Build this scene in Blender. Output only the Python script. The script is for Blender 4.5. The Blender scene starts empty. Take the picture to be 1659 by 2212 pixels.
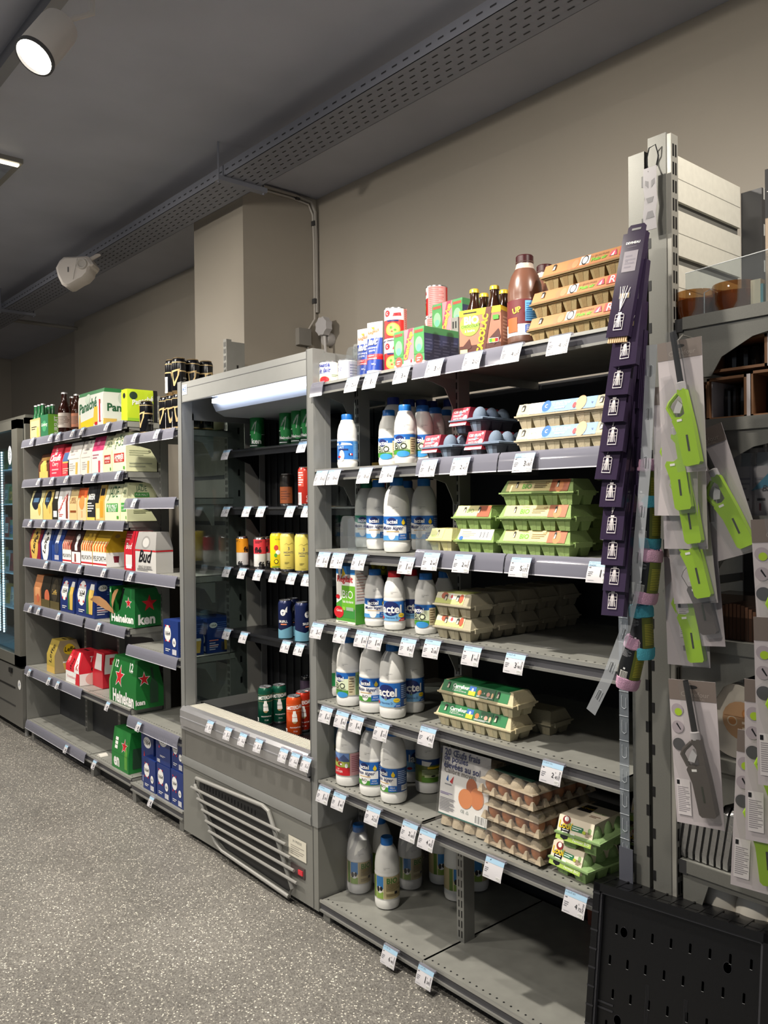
import bpy, bmesh, math, random
from mathutils import Vector, Matrix, Euler
random.seed(7)
PI = math.pi
# ---------------- camera, world, lights, exposure ----------------
F_PX, YAW, PITCH, ROLL, EYE = 1797.4, .85911, -.00822, -.0106, 1.5
CXP, CYP = 829.5, 1106.0
Vv = Vector((-math.sin(YAW)*math.cos(PITCH), math.cos(YAW)*math.cos(PITCH), math.sin(PITCH)))
Rr = Vector((math.cos(YAW), math.sin(YAW), 0)); Uu = Rr.cross(Vv)
RV = Rr*math.cos(ROLL)+Uu*math.sin(ROLL); UV = -Rr*math.sin(ROLL)+Uu*math.cos(ROLL)
scene = bpy.context.scene
COL = scene.collection
cd = bpy.data.cameras.new('camera'); cam = bpy.data.objects.new('camera', cd); COL.objects.link(cam)
cd.sensor_fit = 'VERTICAL'; cd.sensor_height = 32; cd.lens = 32*F_PX/2212
cam.matrix_world = Matrix(((RV.x, UV.x, -Vv.x, 0), (RV.y, UV.y, -Vv.y, 0), (RV.z, UV.z, -Vv.z, EYE), (0, 0, 0, 1)))
cd.clip_start = .05; scene.camera = cam
scene.view_settings.view_transform = 'Standard'; scene.view_settings.look = 'None'
scene.view_settings.exposure = 0.16; scene.view_settings.gamma = 1; scene.view_settings.use_curve_mapping = False
wd = bpy.data.worlds.new('shop_light'); scene.world = wd; wd.use_nodes = True
wd.node_tree.nodes['Background'].inputs[0].default_value = (.86, .92, 1, 1)
wd.node_tree.nodes['Background'].inputs[1].default_value = .20

SPOT_COL = (1, .93, .82)

def PY(px, py, Y):      # the point of the plane y=Y seen at a pixel of the photograph
    d = Vv+RV*((px-CXP)/F_PX)-UV*((py-CYP)/F_PX)
    return Vector((0, 0, EYE))+d*(Y/d.y)
def CX(px, Y, z):       # x of the point at depth Y and height z in image column px
    k = (px-CXP)/F_PX; q = RV-Vv*k
    return -(q.y*Y+q.z*(z-EYE))/q.x

# ---------------- materials ----------------
MATS = {}
def lin(h):
    h = h.lstrip('#'); c = [int(h[i:i+2], 16)/255 for i in (0, 2, 4)]
    return [x/12.92 if x <= .04045 else ((x+.055)/1.055)**2.4 for x in c]+[1]
def M(h, rough=.5, metal=0, emit=0, bump=0, bscale=60, vary=0, spec=.5, trans=0):
    key = (h, rough, metal, emit, bump, bscale, vary, spec, trans)
    if key in MATS: return MATS[key]
    m = bpy.data.materials.new('surface_'+h.lstrip('#')); m.use_nodes = True; nt = m.node_tree; b = nt.nodes['Principled BSDF']
    b.inputs['Base Color'].default_value = lin(h); b.inputs['Roughness'].default_value = rough; b.inputs['Metallic'].default_value = metal
    b.inputs['Specular IOR Level'].default_value = spec
    if trans: b.inputs['Transmission Weight'].default_value = trans
    if emit: b.inputs['Emission Color'].default_value = lin(h); b.inputs['Emission Strength'].default_value = emit
    if bump or vary:
        tc = nt.nodes.new('ShaderNodeTexCoord'); n = nt.nodes.new('ShaderNodeTexNoise'); n.inputs['Scale'].default_value = bscale; n.inputs['Detail'].default_value = 4
        nt.links.new(tc.outputs['Object'], n.inputs['Vector'])
        if bump:
            bp = nt.nodes.new('ShaderNodeBump'); bp.inputs['Strength'].default_value = bump; bp.inputs['Distance'].default_value = .002
            nt.links.new(n.outputs['Fac'], bp.inputs['Height']); nt.links.new(bp.outputs['Normal'], b.inputs['Normal'])
        if vary:
            mx = nt.nodes.new('ShaderNodeMix'); mx.data_type = 'RGBA'; mx.blend_type = 'MULTIPLY'; mx.inputs[0].default_value = 1
            rp = nt.nodes.new('ShaderNodeMapRange'); rp.inputs['From Min'].default_value = .3; rp.inputs['From Max'].default_value = .7
            rp.inputs['To Min'].default_value = 1-vary; rp.inputs['To Max'].default_value = 1
            nt.links.new(n.outputs['Fac'], rp.inputs['Value']); mx.inputs[6].default_value = lin(h)
            nt.links.new(rp.outputs['Result'], mx.inputs[7]); nt.links.new(mx.outputs[2], b.inputs['Base Color'])
    MATS[key] = m; return m
def GLASS(name, tint='ffffff', refl=.9, haze=0, rough=.03, hazecol='ffffff'):
    if name in MATS: return MATS[name]
    m = bpy.data.materials.new(name); m.use_nodes = True; nt = m.node_tree; nt.nodes.clear()
    o = nt.nodes.new('ShaderNodeOutputMaterial'); t = nt.nodes.new('ShaderNodeBsdfTransparent'); t.inputs[0].default_value = lin(tint)
    g = nt.nodes.new('ShaderNodeBsdfGlossy'); g.inputs['Roughness'].default_value = rough; g.inputs[0].default_value = (refl, refl, refl, 1)
    f = nt.nodes.new('ShaderNodeFresnel'); f.inputs[0].default_value = 1.5; mx = nt.nodes.new('ShaderNodeMixShader')
    geo = nt.nodes.new('ShaderNodeNewGeometry')                        # same reflectance on both faces of the sheet
    mi = nt.nodes.new('ShaderNodeMapRange'); mi.inputs['To Min'].default_value = 1.5; mi.inputs['To Max'].default_value = 1/1.5
    nt.links.new(geo.outputs['Backfacing'], mi.inputs['Value']); nt.links.new(mi.outputs['Result'], f.inputs[0])
    nt.links.new(f.outputs[0], mx.inputs[0]); nt.links.new(t.outputs[0], mx.inputs[1]); nt.links.new(g.outputs[0], mx.inputs[2]); last = mx
    if haze:
        d = nt.nodes.new('ShaderNodeBsdfDiffuse'); d.inputs[0].default_value = lin(hazecol); m2 = nt.nodes.new('ShaderNodeMixShader'); m2.inputs[0].default_value = haze
        nt.links.new(mx.outputs[0], m2.inputs[1]); nt.links.new(d.outputs[0], m2.inputs[2]); last = m2
    nt.links.new(last.outputs[0], o.inputs[0]); MATS[name] = m; return m
STEEL = lambda: M('8f8f8b', .42, .35, vary=.12, bscale=9)
SHELF = lambda: M('989892', .5, .2, vary=.18, bscale=14)
DARK = lambda: M('2b2c30', .5, .1)
BLACK = lambda: M('0c0c0e', .35)
WHITE = lambda: M('f2f1ee', .4)
RAIL = lambda: M('b9b9b4', .3, .6)
CLEAR = lambda: GLASS('clear_plastic', 'f4f6fa', .9, .05, .08, 'c8ccd8')

# ---------------- mesh builder ----------------
TXT = {}
def text2d(s, bold=0, shear=0):
    k = (s, bold, shear)
    if k in TXT: return TXT[k]
    c = bpy.data.curves.new('lettering', 'FONT'); c.body = s; c.resolution_u = 2; c.offset = bold; c.shear = shear
    o = bpy.data.objects.new('lettering', c); COL.objects.link(o)
    bpy.context.view_layer.update()
    me = bpy.data.meshes.new_from_object(o.evaluated_get(bpy.context.evaluated_depsgraph_get()))
    vs = [(v.co.x, v.co.y) for v in me.vertices]; fs = [tuple(p.vertices) for p in me.polygons]
    bpy.data.objects.remove(o); bpy.data.curves.remove(c); bpy.data.meshes.remove(me)
    if not vs: vs = [(0, 0), (1, 0), (1, 1)]; fs = [(0, 1, 2)]
    x0 = min(v[0] for v in vs); x1 = max(v[0] for v in vs); y0 = min(v[1] for v in vs); y1 = max(v[1] for v in vs)
    TXT[k] = ([(x-(x0+x1)/2, y-(y0+y1)/2) for x, y in vs], fs, x1-x0, y1-y0); return TXT[k]
def clip(poly, ax, val, keep_less):
    out = []
    for i in range(len(poly)):
        a, b = poly[i], poly[(i+1) % len(poly)]
        ia = (a[ax] <= val+1e-9) if keep_less else (a[ax] >= val-1e-9)
        ib = (b[ax] <= val+1e-9) if keep_less else (b[ax] >= val-1e-9)
        if ia: out.append(a)
        if ia != ib and abs(b[ax]-a[ax]) > 1e-12:
            t = (val-a[ax])/(b[ax]-a[ax]); out.append((a[0]+(b[0]-a[0])*t, a[1]+(b[1]-a[1])*t))
    return out
class MB:
    def __init__(s): s.v = []; s.f = []; s.mi = []; s.mats = []; s.T = Matrix.Identity(4)
    def slot(s, m):
        if m not in s.mats: s.mats.append(m)
        return s.mats.index(m)
    def add(s, vs, fs, m):
        n = len(s.v); s.v += [tuple(s.T @ Vector(p)) for p in vs]; k = s.slot(m)
        for f in fs: s.f.append([i+n for i in f]); s.mi.append(k)
        return s
    def box(s, x0, x1, y0, y1, z0, z1, m):
        return s.add([(x0, y0, z0), (x1, y0, z0), (x1, y1, z0), (x0, y1, z0), (x0, y0, z1), (x1, y0, z1), (x1, y1, z1), (x0, y1, z1)],
                     [(0, 3, 2, 1), (4, 5, 6, 7), (0, 1, 5, 4), (1, 2, 6, 5), (2, 3, 7, 6), (3, 0, 4, 7)], m)
    def frus(s, a, b, z0, z1, m, cx=0, cy=0):     # a, b = (hx, hy) half sizes below and above
        (ax, ay), (bx, by) = a, b
        return s.add([(cx-ax, cy-ay, z0), (cx+ax, cy-ay, z0), (cx+ax, cy+ay, z0), (cx-ax, cy+ay, z0), (cx-bx, cy-by, z1), (cx+bx, cy-by, z1), (cx+bx, cy+by, z1), (cx-bx, cy+by, z1)],
                     [(0, 3, 2, 1), (4, 5, 6, 7), (0, 1, 5, 4), (1, 2, 6, 5), (2, 3, 7, 6), (3, 0, 4, 7)], m)
    def quad(s, p, m): return s.add(p, [tuple(range(len(p)))], m)
    def prism(s, pts, ax, a, b, m):               # pts in the two other axes
        f = {'x': lambda p, t: (t, p[0], p[1]), 'y': lambda p, t: (p[0], t, p[1]), 'z': lambda p, t: (p[0], p[1], t)}[ax]
        n = len(pts); vs = [f(p, a) for p in pts]+[f(p, b) for p in pts]
        fs = [tuple(range(n)), tuple(range(2*n-1, n-1, -1))]+[(i, (i+1) % n, (i+1) % n+n, i+n) for i in range(n)]
        return s.add(vs, fs, m)
    def lathe(s, prof, m, n=24, c=(0, 0, 0), sx=1, sy=1, arc=None):
        for (r0, z0), (r1, z1) in zip(prof, prof[1:]):
            vs = []; a0, a1 = arc or (0, 2*PI)
            k = n if not arc else n+1
            for j in range(k):
                a = a0+(a1-a0)*j/n; vs += [(c[0]+r0*math.cos(a)*sx, c[1]+r0*math.sin(a)*sy, c[2]+z0), (c[0]+r1*math.cos(a)*sx, c[1]+r1*math.sin(a)*sy, c[2]+z1)]
            fs = [(2*j, 2*((j+1) % k), 2*((j+1) % k)+1, 2*j+1) for j in range(n)]
            s.add(vs, fs, m)
        return s
    def tube(s, path, r, m, n=8, closed=False):
        P = [Vector(p) for p in path]; L = len(P); rings = []; up = None
        for i, p in enumerate(P):
            a = P[(i-1) % L] if (closed or i > 0) else p; b = P[(i+1) % L] if (closed or i < L-1) else p
            t = (b-a).normalized()
            if up is None: up = Vector((0, 0, 1)) if abs(t.z) < .9 else Vector((1, 0, 0))
            side = t.cross(up).normalized(); up = side.cross(t).normalized()
            rr = r[i] if isinstance(r, (list, tuple)) else r
            rings.append([tuple(p+side*math.cos(2*PI*j/n)*rr+up*math.sin(2*PI*j/n)*rr) for j in range(n)])
        vs = [q for g in rings for q in g]; fs = []
        for i in range(L if closed else L-1):
            for j in range(n): fs.append((i*n+j, i*n+(j+1) % n, ((i+1) % L)*n+(j+1) % n, ((i+1) % L)*n+j))
        if not closed: fs += [tuple(range(n)), tuple(range((L-1)*n, L*n))]
        return s.add(vs, fs, m)
    def blob(s, c, r, m, n=14, k=8, zs=None):    # ellipsoid
        prof = [(math.sin(PI*i/k), -math.cos(PI*i/k)*r[2]) for i in range(k+1)]
        return s.lathe([(max(p[0], 1e-4), p[1]) for p in prof], m, n, c, r[0], r[1])
    def art(s, items, fmap, w, h, du=None, creases=(), base=.0004):
        lay = base
        for it in items:
            k = it[0]; lay += .00013; P = []
            if k == 'R': _, a, b, c, d, m = it; P = [([(a*w, b*h), (c*w, b*h), (c*w, d*h), (a*w, d*h)], m)]
            elif k == 'P': P = [([(a*w, b*h) for a, b in it[1]], it[2])]
            elif k == 'E':
                _, a, b, ru, rv, m = it; P = [([(a*w+ru*w*math.cos(t*PI/10), b*h+rv*w*math.sin(t*PI/10)) for t in range(20)], m)]
            elif k == 'S':
                _, a, b, r, m = it; q = [(a*w+(r if t % 2 == 0 else r*.4)*w*math.sin(t*PI/5), b*h+(r if t % 2 == 0 else r*.4)*w*math.cos(t*PI/5)) for t in range(10)]
                P = [([(a*w, b*h), q[t], q[(t+1) % 10]], m) for t in range(10)]
            elif k == 'B':
                _, a, b, c, d = it; P = [([(a*w, b*h), (c*w, b*h), (c*w, d*h), (a*w, d*h)], M('f4f4f2'))]
                for t in range(9):
                    x = a+(c-a)*(t*.1+.07); e = (c-a)*(.03 if t % 3 else .055); P.append(([(x*w, (b+(d-b)*.15)*h), ((x+e)*w, (b+(d-b)*.15)*h), ((x+e)*w, (b+(d-b)*.9)*h), (x*w, (b+(d-b)*.9)*h)], M('15151a')))
            elif k == 'L':
                _, a, b, c, d, n, m = it
                for t in range(n):
                    y = b+(d-b)*(t+.25)/n; e = c-(c-a)*(.35 if t % 3 == 0 else .08*(t % 2)); P.append(([(a*w, y*h), (e*w, y*h), (e*w, (y+(d-b)*.42/n)*h), (a*w, (y+(d-b)*.42/n)*h)], m))
            elif k == 'T':
                _, t, a, b, wf, m = it[:6]; o = it[6] if len(it) > 6 else {}
                vs, fs, tw, th = text2d(t, o.get('bold', 0), o.get('shear', 0)); sc = wf*w/tw
                if 'hmax' in o and sc*th > o['hmax']*h: sc = o['hmax']*h/th
                ys = o.get('ys', 1); ro = math.radians(o.get('rot', 0)); cr, sr = math.cos(ro), math.sin(ro)
                U2 = [(a*w+(x*cr-y*ys*sr)*sc, b*h+(x*sr+y*ys*cr)*sc) for x, y in vs]
                if not du: s.add([fmap(x, y, lay) for x, y in U2], fs, m); continue
                small = all(max(U2[i][0] for i in f)-min(U2[i][0] for i in f) < .0025 for f in fs)
                if small: s.add([fmap(x, y, lay+.0001) for x, y in U2], fs, m); continue
                for f in fs:
                    pl = [U2[i] for i in f]; lo = min(q[0] for q in pl); hi = max(q[0] for q in pl)
                    k0 = int(math.floor(lo/.0025)); k1 = int(math.floor(hi/.0025))
                    for kk in range(k0, k1+1):
                        q = clip(clip(pl, 0, kk*.0025, False), 0, (kk+1)*.0025, True) if k1 > k0 else pl
                        if len(q) > 2: s.add([fmap(x, y, lay+.0001) for x, y in q], [tuple(range(len(q)))], m)
                continue
            sub = 0
            for pl, m in P:
                pcs = [pl]
                for cvv in creases: pcs = [q for p in pcs for q in (clip(p, 1, cvv, True), clip(p, 1, cvv, False)) if len(q) > 2]
                if du:
                    nx = []
                    for p in pcs:
                        lo = min(q[0] for q in p); hi = max(q[0] for q in p); n = max(1, int(math.ceil((hi-lo)/du)))
                        for i in range(n):
                            q = clip(clip(p, 0, lo+(hi-lo)*i/n, False), 0, lo+(hi-lo)*(i+1)/n, True)
                            if len(q) > 2: nx.append(q)
                    pcs = nx
                for p in pcs: s.add([fmap(u, v, lay+(.0001 if sub else 0)) for u, v in p], [tuple(range(len(p)))], m)
                if k == 'B': sub = 1
        return s
    def build(s, name, parent=None, smooth=35):
        me = bpy.data.meshes.new(name); me.from_pydata(s.v, [], s.f)
        for m in s.mats: me.materials.append(m)
        me.polygons.foreach_set('material_index', s.mi)
        if smooth:
            bm = bmesh.new(); bm.from_mesh(me); bmesh.ops.remove_doubles(bm, verts=bm.verts, dist=1e-5); bm.to_mesh(me); bm.free()
            me.polygons.foreach_set('use_smooth', [True]*len(me.polygons)); me.set_sharp_from_angle(angle=math.radians(smooth))
        me.update(); o = bpy.data.objects.new(name, me); COL.objects.link(o)
        if parent: o.parent = parent
        return o
def cylmap(r, z0=0, a0=-PI/2): return lambda u, v, o: ((r+o)*math.cos(a0+u/r), (r+o)*math.sin(a0+u/r), z0+v)
def flat(p0, pu, pv):
    p0 = Vector(p0); pu = Vector(pu).normalized(); pv = Vector(pv).normalized(); n = pu.cross(pv)
    return lambda u, v, o: tuple(p0+pu*u+pv*v+n*o)
def front(x0, y, z0): return flat((x0, y, z0), (1, 0, 0), (0, 0, 1))
def sideR(x, y0, z0): return flat((x, y0, z0), (0, 1, 0), (0, 0, 1))
def tag(o, label=None, cat=None, group=None, kind=None):
    if label: o['label'] = label
    if cat: o['category'] = cat
    if group: o['group'] = group
    if kind: o['kind'] = kind
    return o
def thing(name, label, cat, loc=(0, 0, 0), rz=0, group=None):
    o = bpy.data.objects.new(name, None); COL.objects.link(o); o.location = loc; o.rotation_euler = (0, 0, rz); o.empty_display_size = .05
    return tag(o, label, cat, group)
def clone(o, parent=None):
    c = o.copy(); COL.objects.link(c)
    if parent: c.parent = parent
    for ch in list(o.children): clone(ch, c)
    return c
PROTO = {}
def put(kind, loc, label, rz=0, group=None, tilt=None):
    name, cat, fn, args = KINDS[kind]
    if kind not in PROTO: r = thing(name, label, cat); fn(r, *args); PROTO[kind] = r
    else: r = clone(PROTO[kind]); r['label'] = label
    if 'group' in r: del r['group']
    if group: r['group'] = group
    r.location = loc; r.rotation_euler = tilt or (0, 0, rz); return r
def struct(name, mb, smooth=35): return tag(mb.build(name, None, smooth), kind='structure')
# ---------------- room ----------------
H_C = 3.182; FY = 1.769
m = bpy.data.materials.new('speckled_vinyl'); m.use_nodes = True; nt = m.node_tree; b = nt.nodes['Principled BSDF']
tc = nt.nodes.new('ShaderNodeTexCoord')
def node(t, **k):
    n = nt.nodes.new(t)
    for a, v in k.items():
        if a in n.inputs: n.inputs[a].default_value = v
        else: setattr(n, a, v)
    return n
vo = node('ShaderNodeTexVoronoi', Scale=250.0); nt.links.new(tc.outputs['Object'], vo.inputs['Vector'])
cr = node('ShaderNodeValToRGB'); cr.color_ramp.elements[0].color = lin('64615d'); cr.color_ramp.elements[0].position = .1; cr.color_ramp.elements[1].color = lin('8b8882'); cr.color_ramp.elements[1].position = .75
e = cr.color_ramp.elements.new(.935); e.color = lin('8e8b85')
e = cr.color_ramp.elements.new(.97); e.color = lin('f0eadc')
sp = node('ShaderNodeSeparateColor'); nt.links.new(vo.outputs['Color'], sp.inputs[0]); nt.links.new(sp.outputs[0], cr.inputs[0])
n1 = node('ShaderNodeTexNoise', Scale=1.6, Detail=6.0); nt.links.new(tc.outputs['Object'], n1.inputs['Vector'])
mr = node('ShaderNodeMapRange'); mr.inputs['From Min'].default_value = .3; mr.inputs['From Max'].default_value = .7; mr.inputs['To Min'].default_value = .72; mr.inputs['To Max'].default_value = 1.08
nt.links.new(n1.outputs['Fac'], mr.inputs['Value'])
mx = node('ShaderNodeMix', data_type='RGBA', blend_type='MULTIPLY'); mx.inputs[0].default_value = 1
nt.links.new(cr.outputs[0], mx.inputs[6]); nt.links.new(mr.outputs[0], mx.inputs[7]); nt.links.new(mx.outputs[2], b.inputs['Base Color']); b.inputs['Roughness'].default_value = .42
FLOORM = m
o = MB().box(-9.95, 3.5, -4, 3.1, -.05, 0, FLOORM); struct('floor', o)
WALLM = M('a0988c', .45, vary=.05, bscale=2, bump=.1); CEILM = M('b0b2be', .55, vary=.12, bscale=2.5)
WY, PX_, PYF = 2.725, -3.705, 2.26
struct('ceiling', MB().box(-9.95, 3.5, -4, 3.1, H_C, H_C+.08, CEILM))
struct('wall_back', MB().box(PX_-.1, 3.5, WY, 3.1, 0, H_C, WALLM))
struct('wall_back_middle', MB().box(-7.518, PX_-.1, 2.814, 3.1, 0, H_C, WALLM))
struct('wall_back_end', MB().box(-9.95, -7.518, 2.953, 3.1, 0, H_C, WALLM))
struct('wall_left', MB().box(-9.95, -9.81, -4, 3.1, 0, H_C, WALLM))
struct('wall_pillar', MB().box(-4.226, PX_, PYF, 2.814+.01, 0, H_C, WALLM))
# cable tray under the ceiling
cm = M('7a7c86', .5, .2); dk = M('232327', .7)
tr = thing('cable_tray', 'long grey perforated metal cable tray hung under the dark ceiling', 'cable tray', (0, 0, 3.014))
q = MB(); z = .01
q.box(-9.8, 3.4, 1.969, 2.163, z, z+.002, cm); q.box(-9.8, 3.4, 1.969, 1.971, z, z+.055, cm); q.box(-9.8, 3.4, 2.161, 2.163, z, z+.055, cm)
x = -9.0; k = 0
while x < -1.0:
    for r in range(5):
        y = 1.995+r*.033; xo = x+(.025 if r % 2 else 0); q.quad([(xo, y, z-.0008), (xo+.027, y, z-.0008), (xo+.027, y+.006, z-.0008), (xo, y+.006, z-.0008)], dk)
    if x < 9: q.quad([(x, 1.9682, z+.024), (x+.027, 1.9682, z+.024), (x+.027, 1.9682, z+.030), (x, 1.9682, z+.030)], dk)
    x += .058
q.build('tray_channel', tr)
for x in (-6.7, -3.40, -.67):
    q = MB(); q.box(x-.02, x+.02, 1.935, 2.20, z-.022, z-.001, cm)
    for y in (1.947, 2.19): q.tube([(x, y, z-.03), (x, y, H_C-3.014)], .005, cm)
    q.build('hanger', tr)
tag(MB().tube([(-7.452, 2.169, 3.113), (-7.452, 2.814, 3.113)], .016, M('8c8882', .5)).build('conduit'), 'grey conduit pipe running from the tray to the far wall', 'pipe')
# cable run on the pillar
X = PX_+.007
pts = [(X, a_, b_) for a_, b_ in [(2.291, 3.152), (2.558, 3.152), (2.669, 3.14), (2.697, 3.09), (2.703, 2.946), (2.703, 2.523), (2.658, 2.456), (2.653, 2.223)]]
cw = thing('wall_cable', 'pair of grey cables clipped along the top and corner of the pillar', 'cable', (X, 2.703, 2.501))
def loc(o, P): return [(p[0]-o.location[0], p[1]-o.location[1], p[2]-o.location[2]) for p in P]
MB().tube(loc(cw, pts), .006, M('b0aaa2', .4)).build('cable', cw)
MB().tube(loc(cw, [(X+.012, p[1]+.008, p[2]+.014) for p in pts[:5]]+[(X+.012, 2.712, 2.557)]), .009, M('8d8780', .4)).build('cable', cw)
for p in ((X, 2.313, 3.152), (X, 2.591, 3.152), (X, 2.703, 3.035), (X, 2.703, 2.612)):
    q = MB(); lp = loc(cw, [p])[0]; q.box(lp[0]-.006, lp[0]+.018, lp[1]-.012, lp[1]+.012, lp[2]-.006, lp[2]+.02, M('38383a')); q.build('clip', cw)
so = thing('wall_socket', 'grey wall socket block on the pillar beside the white plug', 'socket', (PX_, 2.614, 2.412))
MB().box(0, .035, -.035, .045, -.045, .045, M('86827c', .5)).build('socket_box', so)
dv = thing('plug_device', 'pale grey square device plugged into the wall above the fridge corner', 'plug', (-3.559, WY, 2.423))
q = MB(); q.prism([(.0+.045*math.cos(a)*(1.15 if i % 2 else 1), .03+.045*math.sin(a)*(1.15 if i % 2 else 1)) for i, a in enumerate([PI/8*t for t in range(16)])], 'y', -.085, -.045, M('b9b6b8', .35)); q.build('device_body', dv)
q = MB(); q.T = Matrix.Translation((-.02, -.022, -.03)) @ Matrix.Rotation(PI/2, 4, 'X'); q.lathe([(.0001, -.022), (.035, -.022), (.038, 0), (.035, .022), (.0001, .022)], M('b4b0ae', .35), 20); q.build('plug_body', dv)
MB().tube([(0, -.06, -.01), (.0, -.055, -.1), (0, -.03, -.25)], .008, M('b4b0ae', .35)).build('cable', dv)

# ---------------- lamps ----------------
TY, TZ = 0.964, 3.107
tag(MB().box(-9.4, 2.5, TY-.021, TY+.021, TZ, TZ+.033, M('77777b', .4)).box(-9.4, 2.5, TY-.005, TY+.005, TZ+.033, H_C, M('77777b', .4)).build('ceiling_track'), 'long grey lighting track across the ceiling that carries the spotlights', 'lighting track')
def track_lamp(x, y, z, d, label, watts, face=14):
    t = thing('track_spotlight', label, 'spotlight', (x, y, z), group=None)
    D = Vector(d).normalized(); rot = D.to_track_quat('-Z', 'Y').to_matrix().to_4x4() @ Matrix.Diagonal((1.2, 1.2, 1, 1))
    wm = M('a7a3a0', .35)
    q = MB(); q.T = rot; q.lathe([(.0001, .115), (.036, .115), (.043, .108), (.045, .09), (.045, -.045), (.043, -.047), (.0425, -.03)], wm, 32); q.build('housing', t)
    q = MB(); q.T = rot; q.lathe([(.0445, -.038), (.047, -.04), (.047, -.048), (.042, -.050), (.041, -.035)], M('3a3a3c', .4), 32); q.build('bezel', t)
    q = MB(); q.T = rot; q.lathe([(.0001, -.041), (.041, -.041)], M('fff6e6', .5, emit=face), 32); q.build('lens', t)
    q = MB(); q.box(-.07, .07, TY-y-.017, TY-y+.017, TZ-.028-z, TZ-z, wm)
    q.tube([(0, TY-y, TZ-.015-z), (0, TY-y, .15), (0, .03, .075), (0, 0, .05)], .008, wm); q.build('arm', t)
    if watts:
        for en, sz, bl_, dd in ((watts, 100, 1.0, Vector((D.x, D.y*.45, D.z)).normalized()), (watts*.34, 150, .8, D)) if D.y > 0 else ((watts, 128, .7, D),):
            L = bpy.data.lights.new('spot_beam', 'SPOT'); L.energy = en; L.color = SPOT_COL; L.spot_size = math.radians(sz); L.spot_blend = bl_; L.shadow_soft_size = .035
            lo = bpy.data.objects.new('spot_beam', L); COL.objects.link(lo); lo.parent = t; lo.location = D*.06; lo.rotation_mode = 'QUATERNION'; lo.rotation_quaternion = dd.to_track_quat('-Z', 'Y')
    return t
LAMP = Vector((-2.398, .818, 2.797))
track_lamp(LAMP.x, LAMP.y, LAMP.z, (.186, -.536, -.823), 'white cylinder spotlight glowing on the ceiling track at top left', 60)
for i, (sx, sy, w) in enumerate([(-1.80, .915, 140), (-3.62, .93, 122), (-5.45, .93, 115)]):
    track_lamp(sx, sy, 2.82, (-.05, .75, -.8), ('spotlight aimed at the milk shelves, above the picture', 'spotlight aimed at the beer shelves, left of the picture', 'spotlight aimed at the far beer shelves, left of the picture')[i], w)
track_lamp(-.22, 1.60, 2.92, (-.8, .38, -.55), 'spotlight aimed at the household shelves, above and right of the picture', 58)
for i, (sx, sy) in enumerate([(-3.6, -.6), (-1.2, -.6), (-5.8, -.6)]):        # the next track over the aisle, behind the viewer
    L = bpy.data.lights.new('aisle_lamp', 'AREA'); L.shape = 'DISK'; L.size = .25; L.energy = 46; L.color = SPOT_COL
    lo = bpy.data.objects.new('aisle_lamp', L); COL.objects.link(lo); lo.location = (sx, sy, 3.12)
pl = thing('ceiling_light', 'square recessed ceiling lamp with one bright edge at left', 'ceiling light', (-4.293, 1.223, H_C))
q = MB(); q.box(-.32, .13, -.14, .10, -.022, 0, M('7d7a74', .5)); q.build('frame', pl)
MB().box(-.30, .09, -.12, .07, -.024, -.0225, M('9aa0b0', .3, vary=.5, bscale=14, emit=0)).build('panel', pl)
MB().box(.09, .115, -.13, .085, -.03, -.0225, M('fff2d0', .5, emit=5)).build('lamp_strip', pl)
wc = thing('ceiling_device', 'white plastic wedge shaped beacon hanging under the cable tray', 'beacon', (-4.96, 1.891, 2.901))
w0 = M('dcd4ce', .4)
BT = Matrix(((RV.x, Vv.x, UV.x, 0), (RV.y, Vv.y, UV.y, 0), (RV.z, Vv.z, UV.z, 0), (0, 0, 0, 1)))
pg = [(-.117, .020), (-.095, .062), (-.070, .084), (.0, .086), (.062, .090), (.076, .086), (.104, .045), (.098, .030), (.084, .024), (.075, -.01), (.045, -.042), (.012, -.058), (-.040, -.090), (-.060, -.092), (-.082, -.078), (-.105, -.03)]
q = MB(); q.T = BT; n_ = len(pg); sc_ = lambda k: [(p[0]*k, p[1]*k) for p in pg]
for y0_, y1_, k0, k1 in ((-.075, -.06, .86, 1), (-.06, .05, 1, 1), (.05, .075, 1, .8)):
    q.add([(p[0], y0_, p[1]) for p in sc_(k0)]+[(p[0], y1_, p[1]) for p in sc_(k1)], [(i, (i+1) % n_, n_+(i+1) % n_, n_+i) for i in range(n_)], w0)
q.add([(p[0], -.075, p[1]) for p in sc_(.86)], [tuple(range(n_))], w0); q.add([(p[0], .075, p[1]) for p in sc_(.8)], [tuple(range(n_))], w0); q.box(-.042, -.036, -.0765, -.075, -.008, .022, M('444448')); q.tube([(.015, -.0755, .072), (.0, -.0755, .0), (-.01, -.0755, -.052)], .0015, M('a8a29c'), 6); q.build('housing', wc)
q = MB(); q.T = BT @ Matrix.Translation((.042, -.0755, .040)) @ Matrix.Rotation(PI/2, 4, 'X'); q.lathe([(.0001, .006), (.018, .006), (.022, .012), (.030, .012), (.034, 0)], M('c6c0ba', .35), 24); q.build('joint', wc)
q = MB(); q.tube([(.05, .04, .08), (.06, .10, .125)], .012, w0); q.build('mount', wc)

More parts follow.
